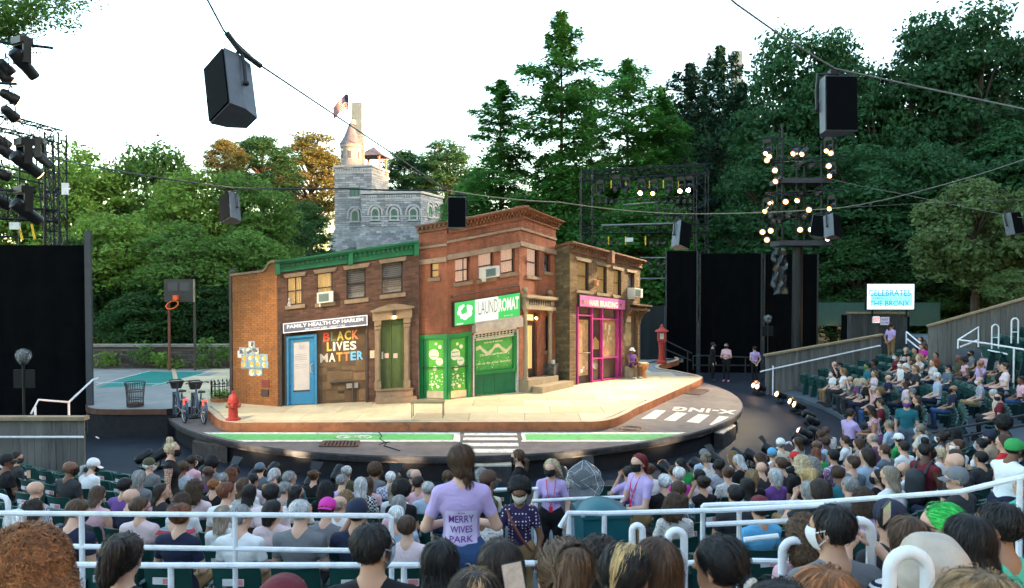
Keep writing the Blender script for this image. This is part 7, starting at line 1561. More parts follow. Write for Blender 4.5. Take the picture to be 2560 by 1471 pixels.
def cap_mesh(kind):
 key = ('cap', kind)
 if key in HAIR: return HAIR[key]
 pr = [Prim((0, -.02, .045), (0, .005, .047), .099, .094, 0, .02)]; lowz = .012 if kind != 'beanie' else -.005
 V, F = sdf_mesh(pr, .01, lambda D, X, Y, Z: np.maximum(np.maximum(D, lowz-Z+(Y*.12)), -(np.sqrt(X*X+(Y+.008)**2+(Z-.045)**2)-.082)+0*Z)); b = MB()
 me = np_mesh('cap', V, F, [M_cap]); HAIR[key] = me
 if kind != 'beanie':
  s = 1 if kind == 'cap' else -1; n = 9; vs_ = []; fs = []
  for j, (rr, dz) in enumerate(((.088, .0), (.12, -.004), (.155, -.014), (.172, -.02))):
   for i in range(n): t = (i/(n-1)-.5)*2.0; vs_.append((.088*math.sin(t)*(1+.05*j), s*((.088*math.cos(t))+(rr-.088)*math.cos(t*.8)) - (.01 if s < 0 else 0), lowz+.012+dz-.012*math.sin(t)**2))
  m0 = len(vs_); vs_ += [(x, y, z-.006) for x, y, z in vs_]
  for j in range(3):
   for i in range(n-1): a = j*n+i; fs.append((a, a+1, a+n+1, a+n)); fs.append((m0+a+1, m0+a, m0+a+n, m0+a+n+1))
  HAIR[('brim', kind)] = MB().add(vs_, fs).mesh('brim', M_cap, True)
 return me
M_mask = mat('mask_cloth', (.1, .1, .1), .8, .05, 9, attr='mask')
def mask_mesh():
 if 'mask' in HAIR: return HAIR['mask']
 vs_ = []; fs = []; nu, nv = 11, 6
 for j in range(nv):
  v = j/(nv-1); z = .004-.105*v
  for i in range(nu): t = (i/(nu-1)-.5)*2.5; r = .092+.020*math.cos(t*.9)*(1-(2*v-.9)**2*.8); sh = 1-.25*v*v; vs_.append((.9*r*math.sin(t)*sh, r*math.cos(t)*1.02+.016-.02*v*v, z+.012*abs(math.sin(t))))
 for j in range(nv-1):
  for i in range(nu-1): a = j*nu+i; fs.append((a, a+nu, a+nu+1, a+1))
 b = MB().add(vs_, fs)
 for s in (-1, 1): b.tube([vs_[nu*1+(0 if s < 0 else nu-1)], (s*.092, -.005, .02), (s*.09, -.018, -.01), vs_[nu*4+(0 if s < 0 else nu-1)]], .003, 4)
 HAIR['mask'] = b.mesh('face_mask', M_mask, True); return HAIR['mask']
def glasses_mesh():
 if 'gl' in HAIR: return HAIR['gl']
 b = MB()
 for s in (-1, 1): b.tube([(s*.034+.026*math.cos(t*math.pi/6), .104-.01*abs(math.cos(t*math.pi/6)), .008+.019*math.sin(t*math.pi/6)) for t in range(12)], .0032, 4, closed=True); b.tube([(s*.06, .095, .012), (s*.085, .04, .014), (s*.088, -.01, .01)], .0032, 4)
 b.tube([(-.01, .106, .012), (.01, .106, .012)], .003, 4); HAIR['gl'] = b.mesh('glasses', M_rub); return HAIR['gl']
def eyes_mesh():
 if 'ey' in HAIR: return HAIR['ey']
 b = MB()
 for s in (-1, 1): b.ball((s*.032, .083, .004), .011, 6, (1.3, .7, .7))
 b.mi = 1
 for s in (-1, 1): b.ball((s*.032, .0905, .004), .0055, 6)
 for s in (-1, 1): b.tube([(s*.016, .095, .024), (s*.034, .093, .029), (s*.05, .085, .022)], .0035, 4)
 HAIR['ey'] = b.mesh('eyes', [mat('eye_white', (.7, .68, .66), .3), mat('eye_dark', (.03, .02, .015), .3)]); return HAIR['ey']
HC = dict(black=(.014, .012, .012), dark=(.03, .019, .014), brown=(.062, .033, .019), mid=(.085, .045, .024), auburn=(.15, .05, .022), ginger=(.24, .09, .03), tan=(.22, .13, .06), blond=(.42, .28, .12), pale=(.55, .43, .26), ash=(.25, .20, .15), grey=(.26, .25, .24), silver=(.48, .47, .46), white=(.72, .71, .69), red=(.17, .012, .015), green=(.03, .42, .07))
SK = dict(l=(.58, .34, .24), m=(.46, .25, .16), t=(.34, .17, .10), b=(.17, .08, .048), d=(.085, .04, .026))
CO_ = dict(black=(.008, .008, .009), charcoal=(.03, .03, .034), grey=(.16, .16, .17), slate=(.10, .13, .16), white=(.72, .71, .71), pink=(.62, .36, .40), palepink=(.68, .52, .53), lavender=(.46, .34, .60), purple=(.15, .06, .25), navy=(.012, .016, .04), blue=(.05, .16, .38), teal=(.015, .12, .15), paleblue=(.36, .44, .54), green=(.03, .28, .07), olive=(.07, .065, .03), maroon=(.12, .012, .02), red=(.5, .02, .02), magenta=(.6, .03, .32), tan=(.42, .30, .20), beige=(.52, .44, .36), mint=(.08, .48, .33), plum=(.14, .06, .12), orange=(.5, .2, .05), sky=(.10, .34, .56), brown=(.08, .04, .025), khaki=(.28, .18, .08), denim=(.03, .07, .17), cream=(.62, .55, .42))
def pattern(name, colors, kind, sc_):
 """patterned shirt cloth"""
 def pat(n, L, tc):
  if kind in ('h', 'v'): w_ = n.new('ShaderNodeTexWave'); w_.bands_direction = 'Z' if kind == 'h' else 'X'; w_.inputs['Distortion'].default_value = .6; w_.inputs['Detail Scale'].default_value = 1.; out = w_.outputs['Fac']
  elif kind == 'check': w_ = n.new('ShaderNodeTexChecker'); out = w_.outputs['Fac']
  else: w_ = n.new('ShaderNodeTexVoronoi'); w_.inputs['Randomness'].default_value = .15 if kind == 'dots' else 1; out = w_.outputs['Distance']
  w_.inputs['Scale'].default_value = sc_; L.new(tc.outputs['Object'], w_.inputs[0]); rp = n.new('ShaderNodeValToRGB'); rp.color_ramp.interpolation = 'CONSTANT' if kind != 'floral' else 'LINEAR'; L.new(out, rp.inputs[0]); e = rp.color_ramp.elements
  e[0].color = (*colors[0], 1); e[1].position = {'dots': .25, 'floral': .5}.get(kind, .5); e[1].color = (*colors[1], 1)
  for i, c in enumerate(colors[2:]): x = e.new(.7+.12*i); x.color = (*c, 1)
  return rp.outputs[0]
 PATT[name] = person_mat('cloth_'+name, pat)
pattern('stripe_blue', [(.6, .6, .62), (.06, .08, .14)], 'v', 34); pattern('stripe_navy', [(.7, .68, .66), (.02, .02, .05)], 'h', 13); pattern('stripe_multi', [(.45, .06, .08), (.25, .42, .5), (.55, .25, .04), (.2, .3, .4)], 'h', 3.2)
pattern('plaid', [(.55, .55, .62), (.2, .2, .3)], 'check', 26); pattern('check', [(.7, .7, .7), (.01, .01, .01)], 'check', 34); pattern('dots', [(.6, .56, .62), (.03, .016, .06)], 'dots', 26); pattern('floral_blue', [(.1, .22, .3), (.02, .05, .08), (.5, .5, .5)], 'floral', 28)
pattern('floral_white', [(.12, .12, .14), (.66, .6, .56)], 'floral', 34); pattern('floral_violet', [(.16, .1, .28), (.55, .48, .62)], 'floral', 30); pattern('swirl', [(.5, .4, .55), (.12, .03, .16), (.6, .5, .55)], 'floral', 22); pattern('swirl_pink', [(.45, .12, .22), (.6, .45, .4), (.3, .08, .3)], 'floral', 24); pattern('zebra', [(.55, .4, .3), (.015, .012, .012)], 'h', 18)
HN = dict(black='black', dark='dark brown', brown='brown', mid='light brown', auburn='auburn', ginger='ginger', tan='sandy', blond='blond', pale='pale blond', ash='ash blond', grey='grey', silver='silver', white='white', red='dark red', green='bright green')
SN = dict(short='short %s hair', crop='cropped %s hair', fringe='balding %s hair', bob='%s bob', long='long %s hair', curly='curly %s hair', bigcurl='big curly %s hair', afro='round %s curls', pony='%s ponytail', lowpony='low %s ponytail', bun='%s bun', lowbun='low %s bun', topbun='%s topknot', updo='pinned up %s hair', braid='%s braid', bald='shaved head')
PN = dict(stripe_blue='striped shirt', stripe_navy='navy striped top', stripe_multi='rainbow striped jersey', plaid='plaid shirt', check='checked top', dots='polka dot blouse', floral_blue='blue floral blouse', floral_white='white floral top', floral_violet='violet floral dress', swirl='purple swirl blouse', swirl_pink='pink swirl dress', zebra='zebra print top')
def dress(root, bodykey, hs, hc, skin, shirt, cap=None, mask=None, gl=False, hi=0, seed=0, pants='charcoal', hair2=None, eyes=False, shoe=(.03, .03, .03), sc_=1.):
 """puts body, hair, cap, mask and glasses under a person's root"""
 me, HM = BODY[bodykey]; o = place('body', me, root, sc=sc_); o['skin'] = [*SK[skin], 1.]; o['pants'] = [*CO_[pants], 1.]; o['shoe'] = [*shoe, 1.]
 if shirt in PATT: o['shirt'] = [.3, .3, .3, 1.]; o.material_slots[0].link = 'OBJECT'; o.material_slots[0].material = PATT[shirt]
 else: o['shirt'] = [*CO_[shirt], 1.]
 HM = Matrix.Scale(sc_, 4) @ HM
 if hs != 'bald':
  h = place('hair', hair_mesh(hs, hi, seed if hi else seed % 2, hair2 is not None), root, M=HM); h['hair'] = [*HC[hc], 1.]
  if hair2: h['hair2'] = [*HC[hair2], 1.]
 if cap:
  c = place('cap', cap_mesh(cap[0]), root, M=HM); c['cap'] = [*CO_[cap[1]], 1.]
  if cap[0] != 'beanie': b_ = place('brim', HAIR[('brim', cap[0])], c); b_['cap'] = [*CO_[cap[1]], 1.]
 if mask: m_ = place('face_mask', mask_mesh(), root, M=HM); m_['mask'] = [*CO_[mask], 1.]
 if gl: place('glasses', glasses_mesh(), root, M=HM)
 if eyes: place('eyes', eyes_mesh(), root, M=HM)
 return o, HM
def describe(hs, hc, shirt, cap, mask):
 top = PN.get(shirt) or {'paleblue': 'pale blue', 'palepink': 'pale pink'}.get(shirt, shirt)+' top'
 head = ('%s %s' % (cap[1].replace('paleblue', 'pale blue'), 'beanie' if cap[0] == 'beanie' else 'cap')) if cap else (SN[hs] % HN[hc] if hs != 'bald' else 'shaved head'); return head, top
a1 = crop(0, 1080, 3.7234); a2 = crop(600, 1080, 3.7234); a3 = crop(1200, 1080, 3.7234); a4 = crop(1800, 1080, 3.334); aR = crop(2080, 680, 4.55)
# ================================================================== the audience, read off the photo: crop x y hair colour skin top build options
TAB = """
a1 30 195 short black b black m cap:black yaw:1
a1 125 225 short black m charcoal m m:charcoal yaw:1 gesture:phone
a1 605 245 bald - b charcoal m m:black yaw:1
a1 800 245 lowpony silver l white m cap:white m:black yaw:1
a1 1385 230 fringe white l grey m cap:olive m:white yaw:1
a1 1840 405 curly brown l palepink f
a1 1965 445 crop ginger l black m m:black yaw:1
a1 2045 385 crop grey l charcoal m
a1 2065 440 short auburn l white f yaw:1
a1 2290 395 long mid l white f m:red yaw:1
a1 2270 465 long black b white f
a1 845 500 long brown l pink f sl:tank
a1 1185 505 bald - l navy m gl yaw:1
a1 1285 560 short mid l palepink f m:pink gl yaw:1
a1 1455 540 long dark l charcoal f yaw:1
a1 1700 545 curly brown l white f
a1 1610 625 bun auburn l navy f
a1 2120 635 long ash l white f
a1 2240 655 short grey l white m gl yaw:1
a1 550 630 short mid l navy m m:navy yaw:1
a1 95 768 bob white l charcoal f
a1 330 775 curly dark m black f
a1 700 785 long mid l charcoal f
a1 1620 755 crop dark l stripe_multi m
a1 1930 810 bald - d plum m gl yaw:1
a1 2130 800 curly auburn l floral_violet f
a1 2320 790 short black m palepink m gl yaw:1
a2 285 392 bob silver l orange f m:teal yaw:1
a2 235 450 short black d palepink m
a2 490 330 short grey l slate m yaw:1
a2 510 470 long black m white f m:teal yaw:1
a2 790 450 curly black m black f
a2 180 608 short dark l slate m cap:slate
a2 300 590 bob black l palepink f yaw:1
a2 545 590 crop silver l grey m yaw:1
a2 755 622 short brown l grey m capb:magenta
a2 905 590 fringe ash l white m gl yaw:1
a2 1005 560 curly tan l pink f
a2 1075 610 short dark m navy m cap:navy
a2 1130 588 long tan l pink f
a2 1145 395 long silver l check f
a2 1205 520 long brown l pink f
a2 1365 395 short white l plaid m
a2 1480 478 afro black m black f
a2 1470 565 long grey l pink f
a2 1462 640 long ash l white f
a2 1660 458 short dark m pink m yaw:1
a2 1755 455 short silver l paleblue m yaw:-1
a2 1580 740 short brown l palepink m
a2 390 790 short grey l stripe_blue m gl yaw:1
a2 670 800 bun mid l black f
a2 945 790 short grey l lavender m yaw:1
a2 1490 820 short white l paleblue m
a2 1575 845 fringe grey m charcoal m yaw:1
a3 1370 300 short dark m lavender m
a3 1600 275 bun mid l white f
a3 1730 372 short white l black m
a3 1840 300 short white l magenta f
a3 1835 335 bun mid l white f
a3 1930 262 long black l green f m:black yaw:-1
a3 2070 330 long black l palepink f
a3 1885 420 lowpony brown d floral_blue f
a3 2100 420 bun dark m black f sl:tank
a3 2320 300 bun mid l floral_white f
a3 2345 460 short black m charcoal m
a4 255 275 bob tan l black f m:white yaw:1
a4 350 235 bald - l charcoal m gl yaw:1
a4 400 165 long brown l charcoal f
a4 455 138 short grey l white f cap:sky yaw:1
a4 455 270 bob silver l purple f
a4 555 195 short mid l charcoal m
a4 630 182 short brown l black m cap:red
a4 685 182 curly pale l black f
a4 745 270 updo blond l black f sl:tank
a4 795 195 curly grey l maroon f
a4 865 198 long auburn l green f yaw:1
a4 985 130 short black m swirl f
a4 1065 165 short brown l slate m yaw:-1
a4 1165 140 short grey l paleblue m
a4 1240 108 bob dark l paleblue f
a4 1400 82 crop mid l slate m
a4 1475 50 short brown l green m cap:white yaw:1
a4 1550 60 short dark l white m
a4 1335 0 fringe grey l plum m
a4 1065 28 short brown l white m
a4 1170 28 long brown l maroon f
a4 745 385 bob grey l charcoal f
a4 870 365 bob dark l black f
a4 1105 350 short grey l grey m
a4 1310 298 bob black l black f m:black yaw:-1
a4 1440 265 long ash l white f
a4 1605 238 bald - l white m m:black yaw:-1
a4 1850 120 bob pale l white f m:white yaw:-1
a4 1960 108 bob brown l tan f sl:tank
a4 1995 45 short mid l white m m:white yaw:-1
a4 2040 148 bald - l charcoal m yaw:-1
a4 2045 275 short grey l charcoal m cap:grey yaw:-1
a4 2170 60 bun black m white f m:paleblue
a4 330 510 short dark m sky m beanie:maroon
a4 1130 600 short black m charcoal m
a4 2180 470 short black m charcoal m gl
a4 2470 540 long brown l mint f
aR 48 1020 bald - l charcoal m eyes:1
aR 135 1075 bob tan l white f sl:tank yaw:1
aR 25 1145 bob dark l white f m:white
aR 410 1018 short black t teal m m:green
aR 490 1030 afro black b charcoal f
aR 425 1140 bob pale l black f m:paleblue
aR 480 1180 curly tan l palepink f
aR 625 1185 bald - l navy m
aR 225 1240 bald - l grey m
aR 292 1258 curly pale l plum f yaw:1
aR 115 1168 short black m black m cap:black
aR 835 845 bob grey l black f sl:tank yaw:-1
aR 960 848 long dark m olive f
aR 1060 803 curly ginger l magenta f
aR 1100 755 short black m charcoal m
aR 1142 795 short grey l white m
aR 1000 870 curly blond l floral_white f
aR 738 915 short black m maroon f m:white
aR 800 920 short dark m white m m:white
aR 1170 898 long dark m red f
aR 1240 905 short black m grey m
aR 900 1022 bob white l charcoal m
aR 960 1045 bob tan l charcoal f
aR 820 1020 short silver l palepink m m:white
aR 1010 1080 bob dark m plum f m:maroon
aR 1155 978 curly ginger l floral_white f
aR 1222 1105 short white l paleblue m m:paleblue
aR 1445 855 short black l white m yaw:1
aR 1445 930 bald - b olive m
aR 1545 955 updo black b pink f sl:tank yaw:1
aR 1600 885 short black m grey m m:black
aR 1720 885 pony brown l pink f
aR 1690 985 bald - t lavender m m:black yaw:1
aR 1825 910 short ash l pink m
aR 1910 925 long white l grey f
aR 1905 1012 short black m black f
aR 1975 985 short brown l palepink f
aR 2050 958 bald - d grey m
aR 2010 1310 afro black b black f m:white yaw:1
c7 910 630 short grey l floral_blue m cap:grey yaw:1
c7 1290 618 short grey l black m cap:slate
c7 1600 870 curly black m charcoal f m:paleblue yaw:1
c7 1890 880 short dark m tan f cap:navy m:white
c7 1985 870 bob brown l red f
c7 2110 620 short black b pink m
"""
FORE = """
a1 285 890 bigcurl ginger l black f Y:2.5 yaw:0
a1 1150 858 updo dark l black f Y:3.45
a1 1960 1335 long ash l charcoal f Y:1.9
a1 100 1250 bob dark l charcoal f Y:2.2 skip
a2 1235 765 short black m black m Y:3.35 m:paleblue gl yaw:1
a2 1868 915 long black m tan f Y:3.6 sl:bare
a2 2185 1150 bob dark l charcoal f Y:2.5 h2:tan
a2 400 1255 short red l maroon f Y:2.6 beanie:maroon
a3 190 895 long dark l zebra f Y:2.9
a3 790 868 updo mid l white f Y:2.35
a3 1105 888 curly dark l charcoal f Y:3.4
a3 1360 930 lowpony black m paleblue f Y:2.6 h2:blond gl yaw:1
a3 1650 878 long brown l black f Y:2.75
a3 2235 858 lowpony black m pink f Y:2.75 yaw:-1
a4 705 625 curly mid l pink f Y:4.3
a4 940 528 short black m grey m Y:3.35 m:white yaw:-1
a4 1565 620 long mid l stripe_navy f Y:3.3 gesture:phone2
a4 1415 518 short black m charcoal m Y:4.4 beanie:navy
a4 1860 523 pony green l charcoal f Y:3.6 yaw:-1 gl
a4 2065 595 long black m charcoal f Y:3.0
a4 2330 508 short black t mint m Y:3.4 yaw:-1
a4 880 985 long ginger l charcoal f Y:1.9
a4 520 1095 short black m charcoal m Y:1.75
a4 2160 980 short tan l charcoal m Y:1.5
"""
FN = dict(a1=a1, a2=a2, a3=a3, a4=a4, aR=aR, c7=c7)
def parse(t):
 out = []
 for ln in t.strip().split('\n'):
  q = ln.split(); d = dict(px=FN[q[0]](float(q[1]), float(q[2])), hs=q[3], hc=q[4], sk=q[5], sh=q[6], bd=q[7])
  for e in q[8:]: k, _, v = e.partition(':'); d[k] = v or True
  if not d.get('skip'): out.append(d)
 return out
VAR = [{}, dict(lean=-.1), dict(lean=.16, pitch=.35), dict(arms={-1: ((-.26, .1, .3), (-.1, .13, .56)), 1: ((.22, .05, .16), (.1, .25, .08))})]
def kw_of(d): return dict(pose='seat', build=d['bd'], sleeve=d.get('sl', 'tee'), yaw=-R(38)*int(d.get('yaw', 0)), **VAR[d.get('v', 0)])
def rows_hit(px, py):
 out = []; dx = (px-1280)/FPX
 for k, (r, z) in enumerate(zip(RR, RZ)):
  A = dx*dx+1; B = -2*(dx*DC.x+DC.y); C = DC.x**2+DC.y**2-r*r; D = B*B-4*A*C
  if D < 0: continue
  for s in (-1, 1):
   y = (-B+s*math.sqrt(D))/(2*A); x = dx*y; a = math.atan2(x-DC.x, DC.y-y)
   if y < .8 or not AL < a < AR: continue
   pp = 695+(CAMZ-z-1.31)*FPX/y; out.append((abs(pp-py), k, a, y))
 return sorted(out)
ROWS = {k: [] for k in range(13)}; PEOPLE = []
for d in parse(TAB):
 for e, k, a, y in rows_hit(*d['px']):
  if k > 7 or any(abs(a-o['a'])*RR[k] < .4 for o in ROWS[k]): continue
  d.update(k=k, a=a, y=y, err=e); ROWS[k].append(d); PEOPLE.append(d); break
# the rest of the audience sitting between those picked out above
rf = random.Random(77)
for k in range(8):
 a = AL+.05; r = RR[k]
 while a < AR-.03:
  a += .53/r*rf.choice((1, 1, 1, 2)); p = polar(r, a, RZ[k]+1.); q = (1280+FPX*p.x/p.y, 695+FPX*(CAMZ-p.z)/p.y)
  dense = .82 if 430 < q[0] < 1230 else .82 if 1660 < q[0] < 2420 and a < R(46) else .32 if R(58) < a < R(98) else .45 if q[0] < 430 and q[1] > 1215 else 0
  if p.y < 2 or not 0 < q[0] < 2570 or q[1] > 1330 or rf.random() > dense or R(45) < a < R(55) or any(abs(a-o['a'])*r < .47 for o in ROWS[k]): continue
  bd = rf.choice('fm'); sk = rf.choice('lllmmtbd'); hs = rf.choice(['short', 'crop', 'short', 'fringe', 'bald'] if bd == 'm' else ['long', 'bob', 'curly', 'lowpony', 'bun', 'long', 'afro'])
  d = dict(px=(q[0], 695+FPX*(CAMZ-RZ[k]-1.31)/p.y), hs=hs, hc=rf.choice(['black', 'dark', 'brown', 'mid'] if sk in 'tbd' else ['dark', 'brown', 'mid', 'auburn', 'tan', 'ash', 'grey', 'silver', 'black']), sk=sk, bd=bd, sh=rf.choice(['black', 'white', 'navy', 'grey', 'white', 'palepink', 'pink', 'paleblue', 'lavender', 'cream', 'slate', 'maroon', 'olive', 'purple', 'teal', 'floral_blue', 'floral_white', 'stripe_blue', 'plaid', 'black', 'beige']), k=k, a=a, y=p.y, err=0)
  if rf.random() < .4: d['m'] = rf.choice(['black', 'white', 'paleblue', 'navy'])
  if rf.random() < .3: d['yaw'] = rf.choice((1, -1))
  if rf.random() < .12: d['cap'] = rf.choice(['navy', 'grey', 'black', 'white', 'khaki'])
  ROWS[k].append(d); PEOPLE.append(d)
for n_, d in enumerate(PEOPLE): d['v'] = (0, 1, 0, 2, 0, 1, 3, 0)[n_ % 8]
RN = ['front row', 'second row', 'third row', 'fourth row', 'fifth row', 'sixth row', 'seventh row', 'eighth row']
for k in range(8):
 for i, d in enumerate(sorted(ROWS[k], key=lambda o: o['a'])): d['ord'] = i
def phone(px, py, Y, label, rz=0.):
 o = thing('phone', label, 'phone', P(px, py, Y), rz, 'phones held up in the audience'); MB().box((0, 0, 0), (.075, .009, .15)).build('case', M_rub, o); MB().box((0, -.0055, 0), (.068, .002, .14)).build('screen', mat('phone_screen', (.1, .085, .07), .2, .9, 30, emit=(.9, .75, .6), estr=.03), o); return o
for n_, d in enumerate(PEOPLE):
 key = ('seat', d['bd'], d.get('sl', 'tee'), int(d.get('yaw', 0)), d['v']); body_mesh(key, **kw_of(d))
 p = polar(RR[d['k']], d['a'], RZ[d['k']]); zt = P(d['px'][0], d['px'][1], d['y']).z; s = min(1.09, max(.93, (zt-p.z)/1.34))
 cap = next(((c, d[c2_]) for c, c2_ in (('cap', 'cap'), ('capback', 'capb'), ('beanie', 'beanie')) if c2_ in d), None); hd, tp_ = describe(d['hs'], d['hc'], d['sh'], cap, None)
 root = thing('person', 'person with %s, %s, %s from left in %s' % (hd, tp_, ORD[d['ord']], RN[d['k']]), 'person', p, d['a']+random.uniform(-.16, .16), 'seated audience'); root.rotation_euler = (random.uniform(-.03, .03), random.uniform(-.05, .05), root.rotation_euler.z)
 dress(root, key, d['hs'], d['hc'], d['sk'], d['sh'], cap, d.get('m'), bool(d.get('gl')), 0, n_, random.choice(['charcoal', 'denim', 'navy', 'khaki', 'black', 'slate']), eyes=d['px'][0] > 2000 and d['px'][1] < 1060, sc_=s)
FP = []
for n_, d in enumerate(parse(FORE)):
 Y = float(d['Y']); top = P(*d['px'], Y); z0 = top.z-1.27; a = math.atan2(top.x-DC.x, DC.y-top.y); d.update(a=a, y=Y, x=top.x, z0=z0)
 key = ('hi', d['bd'], d.get('sl', 'tee'), int(d.get('yaw', 0)), bool(d.get('gesture'))); kw = kw_of(d)
 if d.get('gesture') == 'phone2': kw['arms'] = {-1: ((-.22, .12, .3), (-.12, .32, .5)), 1: ((.22, .12, .3), (.06, .33, .5))}
 body_mesh(key, .0115, **kw); cap = next(((c, d[c]) for c in ('cap', 'beanie') if c in d), None); hd, tp_ = describe(d['hs'], d['hc'], d['sh'], cap, None)
 d['lab'] = 'large near person with %s and %s%s' % (hd, tp_, ' wearing a mask' if d.get('m') else ' and glasses' if d.get('gl') else '')
 root = thing('person', d['lab'], 'person', (top.x, top.y-.02, z0), a*.9, 'people close to the camera'); d['root'] = root
 dress(root, key, d['hs'], d['hc'], d['sk'], d['sh'], cap, d.get('m'), bool(d.get('gl')), 1 if Y < 3.1 else 2, n_, 'charcoal', d.get('h2'), sc_=.94)
 if d['hs'] == 'lowpony':
  HM = Matrix.Scale(.94, 4) @ BODY[key][1]; b = MB(); b.tube([(.028*math.cos(t*math.pi/5), 0, .028*math.sin(t*math.pi/5)) for t in range(10)], .016, 6, closed=True); q = b.build('scrunchie', mat('scrunchie_'+('grey' if d.get('h2') else 'cream'), (.3, .3, .32) if d.get('h2') else (.72, .66, .58), .9, .2, 20, .8, 60), root, True); q.matrix_basis = HM @ Matrix.Translation((0, -.135, -.045))
# hood of the beige coat, draped over a seated person's head
hp = a4(1760, 758); top = P(*hp, 2.75); a = math.atan2(top.x-DC.x, DC.y-top.y); root = thing('person', 'large near person hidden in a beige hooded coat', 'person', (top.x, top.y, top.z-1.37), a, 'people close to the camera'); body_mesh(('hi', 'f', 'long', 0, False), .0115, pose='seat', build='f', sleeve='long'); o, HM = dress(root, ('hi', 'f', 'long', 0, False), 'long', 'tan', 'l', 'beige', hi=1)
hd_ = [Prim((0, -.03, .04), (0, -.01, .03), .118, .11, 0, .03), Prim((0, -.05, -.02), (0, -.08, -.16), .125, .13, 0, .05), Prim((-.1, -.04, -.2), (.1, -.04, -.2), .1, .1, 0, .05)]
def hood_cut(D, X, Y, Z): return np.maximum(D+.006*np.sin(X*40+Z*30)*np.sin(Z*35+Y*20), (Y-.06)-(Z-.05)*.2)
V, F = sdf_mesh(hd_, .009, hood_cut); place('hood', np_mesh('hood', V, F, [mat('hood_beige', (.46, .38, .31), .85, .15, 8, .9, 5)]), root, M=HM)
# ------------------------------------------------------------------ standing people
def standing(label, px, py, Y, floor, rz, bkey, hs, hc, sk, sh, group=None, cap=None, mask=None, gl=False, pants='black', hi=0, eyes=False, shoe=(.03, .03, .03), h=.0115, **pose):
 body_mesh(bkey, h, pose='stand', **pose); top = P(px, py, Y); HM = BODY[bkey][1]; full = HM.translation.z+.125; s = (top.z-floor)/full; root = thing('person', label, 'person', (top.x, top.y, floor), rz, group)
 o, M2 = dress(root, bkey, hs, hc, sk, sh, cap, mask, gl, hi, 3, pants, eyes=eyes, shoe=shoe, sc_=s); return root, o, s, M2
def projected(root, prims, me_or_mesh, z0, x0, sgn, s, m, name, lift=.004):
 """lays a flat print on the front (sgn 1) or back (-1) of the body"""
 me = me_or_mesh; n = len(me.vertices); co = np.zeros(n*3); me.vertices.foreach_get('co', co); co = co.reshape(-1, 3); X, Z = co[:, 0]*(1 if sgn > 0 else 1), co[:, 1]; X = X*(-1 if sgn > 0 else 1)+x0; Z = Z+z0; Y = np.full(n, sgn*.3)
 def sd(Y):
  D = np.full(n, .15)
  for p in prims: D = smin(D, p.d(X, Y, Z), p.k)
  return D
 for _ in range(40): Y = Y-sgn*np.clip(sd(Y)-lift, -.02, .03)
 me.vertices.foreach_set('co', np.stack([X, Y, Z], 1).ravel().astype(np.float32)); me.materials.clear(); me.materials.append(m); me.update(); return place(name, me, root, sc=s)
def grid_mesh(w, h, n=12):
 b = MB(); vs_ = [(-w/2+w*i/n, -h/2+h*j/n, 0) for j in range(n+1) for i in range(n+1)]; b.add(vs_, [(j*(n+1)+i, j*(n+1)+i+1, (j+1)*(n+1)+i+1, (j+1)*(n+1)+i) for j in range(n) for i in range(n)]); return b.mesh('print', M_wr)
def text_fit(txt, w, h, m, bold=.0):
 me = text_mesh(txt, 1, .0, m, bold); xs = [v.co.x for v in me.vertices]; ys = [v.co.y for v in me.vertices]; me.transform(Matrix.Diagonal((w/(max(xs)-min(xs)), h/(max(ys)-min(ys)), 1, 1)) @ Matrix.Translation((-(max(xs)+min(xs))/2, -(max(ys)+min(ys))/2, 0))); return me
M_ink = mat('print_purple', (.16, .03, .26), .8); M_inkr = mat('print_crimson', (.5, .05, .12), .8); M_prn = mat('print_pale', (.58, .49, .69), .85, .1, 12); M_lan = mat('lanyard_red', (.65, .02, .06), .7)
def lanyard(root, prims, s):
 b = MB(); 
 for sg in (-1, 1): b.tube([(sg*.065, .04, .93+.5), (sg*.06, .1, 1.33), (sg*.035, .135, 1.2), (0, .14, 1.07)], .006, 5)
 b.box((0, .145, 1.03), (.055, .006, .08)); q = b.build('lanyard', M_lan, root); q.scale = (s,)*3
UG = 'ushers in lavender shirts'
bk = dict(build='f', sleeve='tee', arms={-1: ((-.26, .02, .17), (-.12, .22, .14)), 1: ((.26, .02, .17), (.12, .22, .14))})
r_, o, s, _ = standing('usher with long brown braid seen from behind, printed lavender shirt', 1153, 1112, 5.6, .85, R(4), ('braid',), 'braid', 'brown', 'l', 'lavender', UG, pants='denim', hi=1, h=.0095, **bk); pr = body('stand', **bk)[0]
projected(r_, pr, grid_mesh(.23, .24), 1.13, 0, -1, s, M_prn, 'shirt_print', .004)
for t, z, w_, hh in (('MERRY', 1.19, .18, .055), ('WIVES', 1.115, .16, .05), ('PARK', 1.045, .17, .045), ('IN THE', 1.235, .05, .012)): projected(r_, pr, text_fit(t, w_, hh, M_ink, .012), z, 0, -1, s, M_ink, 'shirt_lettering', .0065)
standing('man in brown cap and olive jacket with striped mask in the aisle', 1218, 1178, 9., -.2, R(-60), ('olive',), 'short', 'dark', 't', 'olive', None, ('cap', 'brown'), 'slate', build='m', sleeve='long')
r_, o, s, _ = standing('usher in open black hoodie standing by the stage edge', 1297, 1124, 12.2, -.72, R(75), ('hood',), 'lowpony', 'mid', 'l', 'black', UG, None, 'black', build='f', sleeve='long'); pr = body('stand', build='f', sleeve='long')[0]
projected(r_, pr, grid_mesh(.13, .3), 1.2, 0, 1, s, mat('hoodie_inner', (.46, .34, .60), .85), 'inner_shirt', .008); projected(r_, pr, grid_mesh(.05, .13), 1.2, .1, 1, s, mat('hoodie_badge', (.7, .3, .03), .8), 'badge_print', .01)
bk = dict(build='f', sleeve='tee', arms={-1: ((-.24, .0, .15), (-.22, .1, -.07)), 1: ((.25, .06, .15), (.33, .28, .06))}, yaw=R(-25))
